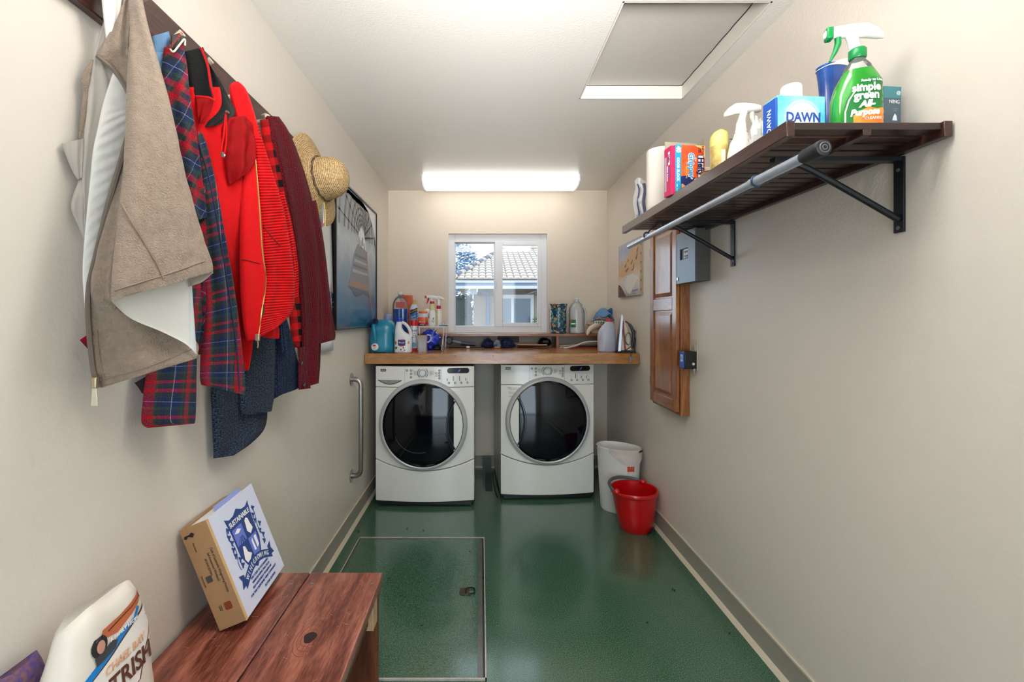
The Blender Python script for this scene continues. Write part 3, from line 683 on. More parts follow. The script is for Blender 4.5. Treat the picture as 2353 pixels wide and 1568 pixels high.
for y, z in ((.0, .57), (.05, .555), (.09, .58), (.13, .55), (.2, .50)):
    MB().prism([(y-.012, z-.03), (y+.012, z-.03), (y+.008, z+.025), (y-.008, z+.025)], .0008, PM).build('figure_print', PBL, po, smooth=0)
# papers pinned on the left wall behind the coats
PAP = mat('paper_white', S(226, 228, 232), .6)
for i, (y0, y1, z0, z1, lb) in enumerate(((2.06, 2.462, 1.45, 1.93, 'white paper sheet pinned on the wall beside the black poster frame'), (2.02, 2.455, 1.142, 1.50, 'white paper sheet with blue scribbles low on the wall behind the maroon cardigan'))):
    t = thing('wall_paper_sheet', lb, 'paper', (XL, (y0+y1)/2, z0))
    q = MB(); q.grid(lambda u, v: Vector((.004+.004*i+.012*(1-v)*u*u, (u-.5)*(y1-y0), v*(z1-z0))), 10, 8); q.build('sheet', PAP, t)
    s_ = t.children[0].modifiers.new('t', 'SOLIDIFY'); s_.thickness = .0008
    if i: lettering('Alli\n M C', .05, INK_B, t, Matrix(((0, 0, 1, .0185), (1, 0, 0, .17), (0, 1, 0, .27), (0, 0, 0, 1))), 'handwriting', shear=.3)
# ================================================================ bench, binder, bags
BW = wood('bench_redwood', S(92, 42, 32), S(168, 104, 84), 'Y', 2.6, .3, coat=.4, rings=7, c3=S(132, 72, 56))
BZ, BX0, BX1, BY0, BY1 = .477, -.803, -.324, .35, 1.505
be = thing('bench', 'reddish plank bench with worn varnish along the left wall', 'bench', (-.56, .93, 0))
ox, oy = .56, -.93
for a, b in ((BX0, -.5655), (-.5625, BX1)):
    MB().box(a+ox, b+ox, BY0+oy, BY1+oy, BZ-.032, BZ).build('seat_plank', BW, be, bevel=.003)
BD = wood('bench_dark', S(60, 26, 14), S(112, 58, 32), 'Z', 1.8, .45, rings=12)
for y in (BY0+.06, BY1-.065):
    MB().box(BX0+.03+ox, BX1-.006+ox, y+oy, y+.035+oy, 0, BZ-.032).build('leg_board', BD, be, bevel=.003)
MB().box(BX1-.05+ox, BX1-.02+ox, BY0+.1+oy, BY1-.10+oy, BZ-.10, BZ-.032).build('apron', BD, be, bevel=.002)
MB().box(BX1-.03+ox, BX1-.004+ox, BY1-.115+oy, BY1-.066+oy, BZ-.115, BZ-.033).build('cleat', wood('pale_cleat', S(176, 142, 104), S(214, 186, 148), 'Z', 1.8, .6, rings=8), be)
for X, Y in ((-.60, 1.44), (-.535, 1.44), (-.345, 1.44), (-.75, 1.44)):
    MB().prism(circle(.005, 12), .0008, T(X+ox, Y+oy, BZ)).build('screw_head', mat('screw_grey', S(140, 140, 150), .35, .8), be)
kn = at(712, 1466, 1.198); 
MB().prism([(.016*math.cos(a)*(1+.15*math.sin(3*a)), .021*math.sin(a)) for a in [2*PI*i/24 for i in range(24)]], .0006, T(kn.x+ox, kn.y+oy, BZ)).build('knot', mat('wood_knot', S(44, 18, 16), .3, var=.5, vs=90, coat=.4), be)
for k in range(3): MB().tube([(kn.x+ox+(.021+.008*k)*math.cos(a), kn.y+oy+(.032+.018*k)*math.sin(a), BZ+.0001) for a in [2*PI*i/32 for i in range(32)]], .0006, 4, closed=True).build('knot_ring', mat('knot_ring', S(120, 56, 36), .4), be)
SCR = mat('scratch', S(190, 140, 116), .6); rnd = random.Random(4); q = MB()
for i in range(80):
    X = rnd.uniform(BX0+.02, BX1-.01); Y = rnd.uniform(.95, 1.48); a = rnd.uniform(0, PI); l = rnd.uniform(.002, .011)
    q.box(-l, l, -.0003, .0003, 0, .0003, T(X+ox, Y+oy, BZ) @ RZ(a))
q.build('scratches', SCR, be, smooth=0, kind='stuff')
# binder leaning on the wall
bi = thing('binder', 'white ring binder with blue winegrowing crest and tan spine leaning on the wall', 'binder', (-.700, 1.2198, BZ+.001))
BM = RZ(.0567) @ RY(-.37) @ RX(-.0289+.029)
hB, wB, tB = .2926, .2706, .0758
CVW = mat('binder_cover', S(214, 220, 240), .45); KRAFT = mat('kraft_spine', S(164, 128, 88), .75, var=.1, vs=40)
MB().box(tB-.0035, tB, .003, wB, 0, hB, BM).build('front_cover', CVW, bi, bevel=.001)
MB().box(0, .0035, .003, wB, 0, hB, BM).build('back_cover', KRAFT, bi, bevel=.001)
MB().box(0, tB, 0, .004, 0, hB, BM).build('spine', KRAFT, bi, bevel=.0015)
MB().box(tB-.002, tB+.0006, .0, .008, 0, hB, BM).build('spine_fold', mat('fold_tan', S(206, 172, 120), .6), bi)
MB().box(.006, tB-.006, .03, wB-.012, .008, hB-.008, BM).build('page_block', mat('pages', S(232, 232, 230), .8), bi)
MB().box(tB*.55, tB*.58, .10, wB-.02, hB-.010, hB+.006, BM).build('tab_divider', mat('tab_blue', S(150, 165, 225), .6), bi)
CM = BM @ Matrix(((0, 0, 1, tB+.0002), (1, 0, 0, 0), (0, 1, 0, 0), (0, 0, 0, 1)))   # outline (y, z) on the cover
NAVY = mat('crest_navy', S(38, 66, 128), .5); PERI = mat('crest_periwinkle', S(104, 122, 205), .5)
def decal(nm, pts, m, lay, MM=CM): return MB().prism(pts, .0002, MM @ T(0, 0, .0002*lay)).build(nm, m, bi, smooth=0)
cxx, top = .139, .262
sh = [(-.072, -.004), (-.05, -.014), (-.025, -.012), (0, .0), (.025, -.012), (.05, -.014), (.072, -.004), (.064, -.05), (.062, -.12), (.045, -.155), (0, -.185), (-.045, -.155), (-.062, -.12), (-.064, -.05)]
decal('crest_shield', [(cxx+a, top+b) for a, b in sh][::-1], NAVY, 0)
for a, b, m_ in ((-.056, -.002, PERI), (.002, .056, NAVY)): decal('crest_quarter', [(cxx+a, top-.045), (cxx+b, top-.045), (cxx+b, top-.095), (cxx+a, top-.095)], m_, 1)
decal('crest_quarter', [(cxx+.002, top-.098), (cxx+.054, top-.098), (cxx+.05, top-.13), (cxx+.034, top-.155), (cxx+.002, top-.165)], PERI, 1)
for cx0, cz0, pts in ((-.03, -.07, [(-.02, .012), (.0, .02), (.018, .012), (.0, .006)]), (.028, -.062, [(-.01, .014), (.0, .02), (.01, .014), (.012, -.002), (.018, -.02), (-.002, -.03), (-.016, -.016), (-.012, 0)]), (-.028, -.125, [(-.02, -.012), (-.008, .022), (.002, .018), (.006, -.002), (.022, -.014), (.006, -.024), (-.012, -.026)]), (.026, -.122, [(-.012, -.02), (-.012, .01), (-.004, .018), (-.002, -.02)]), (.04, -.125, [(-.008, -.016), (-.008, .02), (.006, .02), (.004, -.012)])):
    decal('crest_figure', [(cxx+cx0+a, top+cz0+b) for a, b in pts], INK_W, 2)
for k in range(4): decal('vine_row', [(cxx-.052+.012*k, top-.094), (cxx-.03+.004*k, top-.076), (cxx-.028+.004*k, top-.076), (cxx-.048+.013*k, top-.094)], NAVY, 2)
rib = [(cxx-.088+.176*i/16, top-.150-.028*math.sin(PI*i/16)*-1-.028) for i in range(17)]
rib2 = [(x, z-.026) for x, z in reversed(rib)]
decal('crest_ribbon', rib+rib2, NAVY, 3)
for sx in (-1, 1): decal('ribbon_tail', [(cxx+sx*.08, top-.165), (cxx+sx*.104, top-.158), (cxx+sx*.096, top-.176), (cxx+sx*.106, top-.196), (cxx+sx*.08, top-.192)], NAVY, 2)
rl = random.Random(3)
for sx in (-1, 1):
    q = MB(); q.tube([CM @ Vector((cxx+sx*(.078+.006*math.sin(i*.9)), top-.03-.012*i, .0005)) for i in range(11)], .0009, 4)
    q.build('vine_stem', NAVY, bi)
    for i in range(7):
        a, b = cxx+sx*(.078+rl.uniform(-.012, .012)), top-.035-.018*i
        decal('vine_leaf', [(a+.0075*math.cos(t_)*(1+.45*math.cos(3*t_)), b+.0075*math.sin(t_)*(1+.45*math.cos(3*t_))) for t_ in [2*PI*k/12 for k in range(12)]], NAVY, 1)
txt = lambda s, sz, y, z, m_=NAVY, w=1.0, **k: lettering(s, sz, m_, bi, CM @ T(y, z, .001), wide=w, **k)
txt('SUSTAINABLE', .020, cxx, top-.030, INK_W, .98, bold=.0003)
for i, ch_ in enumerate('WINEGROWING'):
    u = (i+.5)/11; x = cxx-.074+.148*u; z = top-.150+.028*math.sin(PI*(x-cxx+.088)/.176)-.041; sl = .5*math.cos(PI*(x-cxx+.088)/.176)
    lettering(ch_, .019, INK_W, bi, CM @ T(x, z, .0015) @ RZ(sl), 'crest_letter', wide=.8)
for i, s in enumerate(('THE CODE OF SUSTAINABLE', 'WINEGROWING PRACTICES', 'SELF-ASSESSMENT WORKBOOK', 'FOR THE CALIFORNIA WINE COMMUNITY')):
    txt(s, .0092, cxx, .069-.0122*i, NAVY, .98)
txt('SECOND EDITION', .0095, cxx+.03, .016, NAVY, .95)
# spine print: outline (x, z) facing the camera
SM = BM @ Matrix(((1, 0, 0, 0), (0, 0, -1, -.0003), (0, 1, 0, 0), (0, 0, 0, 1)))
vert = lambda s, sz, x, z, m_=INK_K, **k: lettering(s, sz, m_, bi, SM @ T(x, z, 0) @ RZ(-PI/2), wide=.85, **k)
vert('Code of Sustainable Winegrowing Practices', .0085, .060, .155); vert('Self-Assessment Workbook', .0085, .048, .168); vert('SECOND EDITION', .007, .036, .172)
for pts, m_ in (([(.01, .262), (.016, .268), (.028, .262), (.034, .270), (.028, .276), (.02, .272), (.008, .272), (.004, .266)], INK_K), (rrect(.018, .034, .132, .15, .003), mat('spine_grey', S(70, 64, 56), .7)), (rrect(.036, .056, .046, .068, .005), mat('spine_rust', S(126, 52, 24), .6))):
    MB().prism(pts, .0003, SM).build('spine_emblem', m_, bi, smooth=0)
vert('Wine Institute', .0055, .022, .235); vert('California Association', .0045, .010, .14); vert('printed on\nrecycled', .0045, .026, .057)
# pet food bag and the bag beside it on the bench
def sack(name, label, loc, rotz, w, d, h, m, seed, lean=0.0, taper=.82, nz=16, ns=40):
    t = thing(name, label, 'bag', loc, rotz); q = MB(); vs = []
    for j in range(nz+1):
        v = j/nz; z = h*v; rx = w/2*(1-(1-taper)*v**2)*(1-.22*max(0, v-.72)/.28); ry = d/2*(1-.55*v**1.5)*(1 if v < .96 else .5)
        for k in range(ns):
            a = 2*PI*k/ns; c, s = math.cos(a), math.sin(a)
            n_ = 1+.045*mnoise.noise(Vector((c*2.2, s*2.2, v*3.5+seed)))+.02*mnoise.noise(Vector((c*6, s*6, v*11+seed)))
            vs.append(Vector((rx*math.copysign(abs(c)**.7, c)*n_+lean*v*v, ry*math.copysign(abs(s)**.8, s)*n_, z+.02*v*mnoise.noise(Vector((c*1.5+seed, s, 0))))))
    q.add(vs, [(j*ns+k, j*ns+(k+1) % ns, (j+1)*ns+(k+1) % ns, (j+1)*ns+k) for j in range(nz) for k in range(ns)]+[tuple(range(ns-1, -1, -1)), tuple(nz*ns+k for k in range(ns))])
    q.build('sack', m, t, smooth=1.2); return t
SACKW = mat('paper_sack_white', S(226, 218, 206), .45, var=.05, vs=9)
ba = sack('pet_food_bag', 'crumpled white pet food bag with brown lettering on the bench', (-.715, .850, BZ+.001), PI/2, .225, .12, .315, SACKW, 3)
bag_body = ba.children[0]
BGM = T(0, -.5, 0) @ TOFRONT
def bag_decal(nm, pts, m, lift=0.0): return drape_print(nm, [(a_, b_+(.066 if b_ > .187 else .086)) for a_, b_ in pts], m, ba, bag_body, BGM, lift+.0008)
BR = mat('bag_brown', S(92, 52, 40), .5); BBL = mat('bag_blue', S(20, 128, 205), .45); CAR = mat('bag_salmon', S(190, 104, 66), .5)
bag_decal('label_border', [(-.11, .10), (-.06, .125), (.05, .168), (.085, .172), (.098, .155), (.09, .12), (.06, .09), (.04, .05), (-.11, .03)], BR, .0005)
bag_decal('label_field', [(-.11, .104), (-.06, .122), (.05, .164), (.083, .168), (.093, .154), (.086, .122), (.056, .092), (.036, .052), (-.11, .034)], mat('bag_field', S(238, 234, 228), .45), .0010)
bag_decal('label_band', [(-.11, .112), (-.06, .138), (.0, .160), (.04, .170), (.055, .184), (.062, .178), (.048, .168), (-.06, .124), (-.11, .1)], BBL, .0008)
bag_decal('salmon_print', [(-.035, .198), (.0, .188), (.06, .205), (.095, .215), (.1, .226), (.05, .222), (.01, .214), (-.03, .212)], CAR, .0004)
bag_decal('salmon_line', [(-.02, .202), (.095, .219), (.095, .221), (-.02, .205)], BR, .0008)
bag_decal('portrait_hair', [(-.040+.016*math.cos(a), .170+.018*math.sin(a)) for a in [2*PI*i/18 for i in range(18)]], mat('print_dark', S(44, 38, 42), .5), .0012)
bag_decal('portrait_coat', [(-.050, .140), (-.052, .156), (-.036, .158), (-.014, .164), (-.002, .156), (-.010, .146)], mat('print_slate', S(62, 66, 72), .5), .0014)
bag_decal('portrait_face', [(-.038+.0085*math.cos(a), .168+.011*math.sin(a)) for a in [2*PI*i/16 for i in range(16)]], mat('print_skin', S(196, 146, 122), .5), .0016)
def on_bag(s, sz, x, z, m_, **k): return drape_text(s, sz, m_, ba, bag_body, T(x, -.5, z+.086) @ TOFRONT, .0035, **k)
on_bag('TRISH', .046, .022, .086, BR, bold=.0008, wide=.9); on_bag('CHAEL RAY', .022, .012, .120, mat('bag_peach', S(226, 170, 130), .5), wide=.85)
on_bag('A FAMILY RECIPE', .009, .015, .1655, INK_W)
bb_ = sack('patterned_bag', 'small blue speckled bag with a green corner between the wall and the pet food bag', (-.784, .755, BZ+.001), PI/2, .16, .05, .25, mat('speckled_blue', S(34, 60, 150), .35, var=.9, vs=110, col2=S(150, 104, 84)), 9)
q = MB(); q.box(-.084, -.03, -.041, .034, .14, .205); q.build('green_corner', mat('lime_print', S(150, 190, 60), .4), bb_, bevel=.012, bseg=3)
# ================================================================ slatted shelf on the right wall
DW = wood('dark_stained_wood', S(36, 18, 14), S(74, 42, 34), 'Y', 1.5, .35, coat=.3, rings=9)
DWX = wood('dark_stained_slat', S(34, 17, 13), S(70, 40, 32), 'X', 1.5, .38, coat=.25, rings=9)
SZ = 1.782; SX0, SX1, SY0, SY1 = .716, 1.106, 1.066, 2.31
sh_ = thing('slatted_shelf', 'dark stained slatted wall shelf on black iron brackets', 'shelf', ((SX0+SX1)/2, (SY0+SY1)/2, SZ-.037))
ox, oy = -(SX0+SX1)/2, -(SY0+SY1)/2
for a, b in ((SX0, SX0+.02), (SX1-.02, SX1)):
    MB().box(a+ox, b+ox, SY0+oy, SY1+oy, 0, .037).build('rail', DW, sh_, bevel=.002)
MB().box(.899+ox, .918+ox, SY0+.004+oy, SY1-.004+oy, 0.004, .018).build('centre_rail', DW, sh_, bevel=.001)
sl = MB().box(SX0+.02+ox, SX1-.02+ox, -.018, .018, .018, .035).build('slat', DWX, sh_, bevel=.0015)
nsl = 26
for i in range(nsl):
    c = sl if i == 0 else part_copy(sl, sh_)
    c.location = (0, SY0+.024+i*(SY1-SY0-.048)/(nsl-1)+oy, 0)
IRON = mat('black_iron', S(30, 32, 36), .4, .4)
def bracket(Y):
    t = thing('shelf_bracket', 'x', 'bracket', (XR, Y, 1.545))
    MB().box(-.007, -.0005, -.0145, .0145, 0, .198).build('wall_bar', IRON, t, bevel=.001)
    MB().box(-.34, -.005, -.012, .012, .186, .198).build('arm', IRON, t, bevel=.001)
    pts = spline([(-.008, 0, .035), (-.10, 0, .088), (-.21, 0, .150), (-.265, 0, .177), (-.31, 0, .188)], 14)
    MB().tube(pts, .0085, 8).build('brace', IRON, t)
    for z in (.012, .165): MB().prism(circle(.005, 10), .002, T(-.007, 0, z) @ RY(-PI/2)).build('screw', GREY_P, t)
    MB().tube([(-.33, 0, .19), (-.362, 0, .165), (-.378, 0, .148)], .0028, 6).build('hook_wire', IRON, t)
    MB().tube([(XRD+.0125*math.cos(a), 0, RDZ+.0125*math.sin(a)) for a in [2*PI*i/20 for i in range(20)]], .0042, 6, closed=True).build('rod_collar', mat('collar_blue_grey', S(60, 78, 104), .3, .6), t)
    return t
RX_, RZ_ = .729, 1.6815
XRD, RDZ = RX_-XR, RZ_-1.545
b1 = bracket(1.204); b1['label'] = 'black iron shelf bracket nearest the viewer'; b2 = bracket(2.0); b2['label'] = 'black iron shelf bracket at the far end beside the electrical panel'
rod = thing('hanging_rod', 'grey metal hanging rod with black end cap under the slatted shelf', 'rod', (RX_, .967, RZ_-.0165))
MB().tube([(0, .03, .0165), (0, .26, .0165)], .0125, 18).build('outer_tube', mat('rod_steel', S(186, 196, 212), .26, .6, var=.12, vs=30), rod)
MB().tube([(0, .24, .0165), (0, 1.275, .0165-.012)], .0108, 18).build('inner_tube', mat('rod_steel', S(150, 158, 168), .28), rod)
RB_ = mat('black_rubber', S(22, 24, 28), .55)
MB().lathe([(.011, -.002), (.0165, 0), (.018, .004), (.018, .012), (.0172, .012), (.0165, .055), (.0135, .062)], 24, T(0, 0, .0165) @ RX(-PI/2), True, True).build('end_cap', RB_, rod)
for r in (.005, .0105): MB().tube([(r*math.cos(a), -.0025, .0165+r*math.sin(a)) for a in [2*PI*i/18 for i in range(18)]], .0012, 5, closed=True).build('cap_ring', GREY_P, rod)
# ================================================================ things on the slatted shelf
ST = SZ-.002    # top of slats
def place(px, Y, Z): return Vector(((px-CX)/F*Y, Y, Z))
def trigger_head(t, z, m_top, m_trig, k=1.0, sx=-1):
    """pump head: shroud pointing to sx along local x"""
    q = MB(); secs = []
    for u, a, b, dz in ((-.062, .004, .006, .044), (-.058, .009, .010, .046), (-.04, .010, .013, .047), (-.01, .011, .015, .046), (.02, .012, .016, .042), (.04, .010, .012, .032), (.052, .004, .006, .024)):
        secs.append((u*k, 0, 0, b*k, a*k, 2.6, dz*k))
    vs = []; seg = 14
    for u, cx, cy, rz, ry, e, dz in secs:
        for i in range(seg):
            an = 2*PI*i/seg; c, s = math.cos(an), math.sin(an)
            vs.append(Vector((-sx*u, ry*math.copysign(abs(c)**.8, c), z+dz+rz*math.copysign(abs(s)**.8, s))))
    q.add(vs, [(i*seg+j, i*seg+(j+1) % seg, (i+1)*seg+(j+1) % seg, (i+1)*seg+j) for i in range(len(secs)-1) for j in range(seg)]+[tuple(range(seg)), tuple((len(secs)-1)*seg+j for j in range(seg))])
    q.build('spray_head', m_top, t)
    q = MB(); q.loft([(z, 0, 0, .012*k, .010*k), (z+.02*k, sx*.004*k, 0, .011*k, .009*k), (z+.04*k, sx*.010*k, 0, .014*k, .009*k)], 14); q.build('head_neck', m_top, t)
    MB().tube([(sx*.034*k, 0, z+.034*k), (sx*.034*k, 0, z+.02*k), (sx*.040*k, 0, z+.002*k), (sx*.050*k, 0, z-.018*k)], [.007*k, .007*k, .005*k, .0025*k], 8).build('trigger', m_trig, t)
# green all-purpose spray
p = place(1966, 1.165, ST)
sg = thing('spray_bottle', 'large green all-purpose cleaner spray bottle at the near end of the shelf', 'spray bottle', p, -.30)
CLR = glass('clear_plastic', haze=.10, rough=.08); GRN = mat('green_liquid', S(26, 150, 30), .12, coat=.6, var=.25, vs=9)
body = [(0, .050, .034), (.006, .053, .037), (.05, .0535, .0375), (.10, .053, .037), (.135, .048, .034), (.155, .038, .029), (.167, .032, .026)]
MB().loft([(z, .004 if z > .1 else 0, 0, a, b, 2.8) for z, a, b in body], 36).build('bottle', GRN, sg); gb_ = sg.children[0]
MB().loft([(z, .004, 0, a, b, 2.2) for z, a, b in ((.167, .032, .026), (.18, .028, .023), (.194, .017, .016), (.20, .0145, .0145), (.212, .0145, .0145))], 28).build('clear_shoulder', CLR, sg)
GCAP = mat('green_cap', S(0, 128, 62), .35)
MB().lathe([(.0175, .2), (.019, .203), (.019, .222), (.016, .226)], 24, T(.004, 0, 0), True, True).build('collar', GCAP, sg)
trigger_head(sg, .224, WHITE, GCAP, 1.12)
MB().box(-.066, -.050, -.0125, .0125, .259, .290).build('nozzle_band', GCAP, sg, bevel=.004)
GM_ = T(0, -.3, 0) @ TOFRONT
gp_ = lambda nm, pts, m_, l=.0008: drape_print(nm, pts, m_, sg, gb_, GM_, l, .010)
gp_('label', [(-.040, .002), (.052, .002), (.052, .132), (.02, .138), (-.005, .127), (-.022, .104), (-.034, .082), (-.040, .056)], mat('label_green', S(20, 128, 52), .35, var=.35, vs=16))
gp_('label_orange', [(-.020, .002), (.052, .002), (.052, .062), (.03, .056), (.01, .062), (-.012, .05), (-.020, .044)], mat('label_orange', S(235, 96, 36), .35, var=.4, vs=25, col2=S(240, 170, 60)), .0014)
gp_('label_stripe', [(-.037, .006), (-.034, .006), (-.034, .056), (-.027, .083), (-.016, .102), (0, .118), (-.002, .121), (-.018, .105), (-.030, .084), (-.037, .056)], mat('label_pale', S(210, 235, 190), .4), .0016)
gt_ = lambda s_, sz, x, z, m_=INK_W, **k: drape_text(s_, sz, m_, sg, gb_, T(x, -.3, z) @ TOFRONT, .0022, **k)
gt_('simple', .028, .008, .111, bold=.0010, wide=.84); gt_('green', .028, .008, .091, bold=.0010, wide=.84); gt_('Ready to Use', .0085, .020, .129, bold=.0003)
gt_('All-', .022, .008, .069, bold=.0012, shear=.25); gt_('Purpose', .0215, .004, .049, bold=.0012, shear=.2, wide=.85); gt_('CLEANER', .009, .022, .033); gt_('safer choice formula', .006, .016, .011)
# blue wipes canister
p = place(1912, 1.33, ST)
bw = thing('blue_bottle', 'dark blue contoured bottle with white lid behind the green sprayer', 'bottle', p, .2)
BLUEB = mat('deep_blue_plastic', S(16, 92, 176), .22, coat=.5, var=.3, vs=7, col2=S(10, 52, 130))
MB().loft([(z, 0, 0, r, r*.75, 2.3) for z, r in ((0, .036), (.005, .039), (.13, .036), (.19, .034), (.225, .037), (.27, .043))], 30).build('bottle', BLUEB, bw)
q = MB(); q.loft([(.262, 0, 0, .0435, .033, 2.3), (.274, 0, 0, .044, .0335, 2.3), (.279, 0, 0, .040, .03, 2.3)], 30); q.v = [Vector((v.x, v.y, v.z+.32*v.x)) if v.z > .27 else v for v in q.v]; q.build('lid', WHITE, bw)
lettering('A', .03, mat('pale_blue_ink', S(180, 215, 240), .5), bw, T(0, -.0285, .095) @ TOFRONT)
# dish soap box
p = place(1826, 1.205, ST)
db = thing('dish_soap_box', 'turquoise and white DAWN box standing on the shelf front', 'box', p, .06)
DBL = mat('dawn_turquoise', S(60, 178, 206), .35, var=.45, vs=14, col2=S(150, 220, 232)); DNV = mat('dawn_navy', S(22, 78, 168), .35)
MB().box(-.0615, .068, -.02, .03, 0, .118).build('carton', DBL, db, bevel=.0015)
MB().box(-.0665, -.0615, -.02, .03, 0, .112).build('side_flap', DNV, db, bevel=.001)
DF = lambda x, z, l=0: T(x, -.0202-l, z+.008) @ TOFRONT
for i, (r, m_) in enumerate(((.05, mat('dawn_swirl', S(186, 224, 236), .4, var=.3, vs=60)), (.044, DBL), (.042, mat('dawn_white', S(236, 242, 244), .4)), (.034, mat('dawn_sky', S(160, 208, 236), .4)), (.032, mat('dawn_white', S(236, 242, 244), .4)))):
    MB().prism([(a, max(-.056, b)) for a, b in circle(r, 40)], .0003, DF(.006, .05, .0003*i)).build('badge_ring', m_, db, smooth=0)
lettering('DAWN', .034, mat('dawn_lettering', S(20, 70, 150), .4), db, DF(.007, .052, .002), bold=.0009, wide=.86); lettering('ULTRA', .007, DNV, db, DF(.010, .033, .002))
lettering('DAWN', .022, INK_W, db, Matrix(((0, 0, -1, -.0668), (-1, 0, 0, .005), (0, 1, 0, .058), (0, 0, 0, 1))) @ RZ(PI/2), 'side_lettering', wide=.9)
for i in range(3):
    pass
p = place(1818, 1.30, ST)
wc = thing('white_cap_bottle', 'white round-topped bottle hidden behind the DAWN box', 'bottle', p)
MB().loft([(z, 0, 0, r, r) for z, r in ((0, .03), (.01, .034), (.14, .034), (.15, .030), (.152, .028), (.195, .027), (.2, .024))], 26).build('bottle', WHITE, wc)
# grey card box on the right
p = place(2046, 1.19, ST)
gc = thing('card_box', 'grey-blue packet with white print at the wall end of the shelf', 'box', p, .1)
MB().box(-.028, .022, -.008, .008, 0, .14).build('packet', mat('slate_card', S(84, 100, 112), .5), gc, bevel=.001)
MB().box(-.028, .022, -.0084, -.007, .11, .14).build('teal_band', mat('teal_card', S(70, 132, 140), .5), gc)
lettering('NING', .0135, INK_W, gc, T(.002, -.0087, .100) @ TOFRONT, wide=.9); lettering('- - - - -\n- - -', .005, INK_W, gc, T(.004, -.0087, .080) @ TOFRONT); lettering('@', .012, INK_W, gc, T(.014, -.0087, .124) @ TOFRONT)
MB().prism([(-.006, 0), (.008, 0), (.006, .012), (.002, .018), (-.003, .01)], .0004, T(.002, -.0082, .052) @ TOFRONT).build('figure_print', INK_W, gc, smooth=0)
# white plain spray bottle
p = place(1703, 1.425, ST)
ws = thing('spray_bottle', 'plain white spray bottle leaning out in the middle of the shelf', 'spray bottle', p, PI+.1)
WPL = mat('milky_white', S(226, 224, 216), .4)
MB().loft([(z, 0, 0, r, r*.8, 2.3) for z, r in ((0, .036), (.006, .040), (.05, .040), (.085, .032), (.105, .022), (.115, .020), (.118, .0165), (.125, .018), (.13, .0155), (.15, .0145))], 28).build('bottle', WPL, ws)
trigger_head(ws, .148, WPL, WPL, 1.05, sx=-1)
# crumpled film beside the DAWN box, blister pack behind
p = place(1741, 1.36, ST)
cf = thing('crumpled_plastic', 'crumpled white plastic film wedged beside the DAWN box', 'plastic film', p)
MB().blob((0, 0, .062), (.026, .022, .066), 18, 14, .55, 2.6, 4, flat=-.0615).build('film', mat('white_film', S(222, 220, 216), .3, alpha=.85), cf, smooth=.35)
p = place(1712, 1.62, ST)
bp_ = thing('blister_pack', 'clear blister pack with black printed card behind the white sprayer', 'packet', p)
MB().box(-.05, .055, .012, .013, 0, .172).build('card', mat('grey_card', S(150, 148, 144), .5), bp_)
MB().box(-.05, .055, .0112, .0122, 0, .09).build('dark_print', mat('dark_card', S(96, 94, 94), .5), bp_)
lettering('H', .034, INK_K, bp_, T(-.022, .0105, .130) @ TOFRONT, bold=.001); lettering('Replacement', .0125, INK_K, bp_, T(.0, .0105, .098) @ TOFRONT)
MB().box(-.055, .06, 0, .0115, 0, .178).build('blister', CLR, bp_, bevel=.004)
# gold aerosol and gold tin
p = place(1652, 1.475, ST)
ga = thing('aerosol_can', 'gold aerosol can with pale yellow cap on the shelf front', 'aerosol can', p)
GOLD = mat('gold_print', S(176, 148, 74), .32, .35, var=.35, vs=45, col2=S(214, 196, 128))
MB().lathe([(.024, 0), (.026, .004), (.0255, .055), (.0275, .075), (.0275, .092)], 28, None, True, True).build('can', GOLD, ga)
q = MB(); q.lathe([(.0275, .092), (.0278, .096), (.0275, .125), (.025, .137), (.016, .145), (.004, .147)], 28, None, True, True); q.v = [Vector((v.x, v.y, v.z-max(0, -v.x-.004)*.45 if v.z > .11 else v.z)) for v in q.v]; q.build('cap', mat('pale_yellow_cap', S(204, 190, 110), .4), ga)
MB().box(-.006, .006, -.0276, -.02, .012, .075).build('label_band', mat('pale_gold_ink', S(235, 228, 190), .4), ga)
p = place(1633, 1.71, ST)
gt = thing('tin_can', 'short gold tin between the trash bag box and the aerosol can', 'tin', p)
MB().lathe([(.037, 0), (.0385, .002), (.037, .005), (.037, .078), (.0385, .081), (.0385, .084), (.035, .084)], 30, None, True, True).build('tin', mat('tin_gold', S(196, 160, 104), .35, .3), gt); MB().box(.0, .026, -.0385, -.02, .016, .060).build('label', mat('tin_label', S(204, 190, 120), .45), gt, bevel=.004); MB().tube([(.0385*math.cos(a), .0385*math.sin(a), .082) for a in [2*PI*i/30 for i in range(30)]], .0014, 5, closed=True).build('rim', mat('rim_brown', S(110, 78, 50), .3, .7), gt)
for i, (px, Y, lb) in enumerate(((1610, 1.80, 'white paper roll standing behind the trash bag box'), (1640, 1.93, 'white paper roll standing behind the gold aerosol can'))):
    o = MB().lathe([(.018, .115), (.018, .0), (.046, 0), (.05, .004), (.05, .116), (.046, .12), (.018, .12), (.018, .1)], 28).build('paper_roll', mat('tissue_white', S(228, 226, 222), .9)); o.location = place(px, Y, ST); tag(o, lb, 'paper roll')
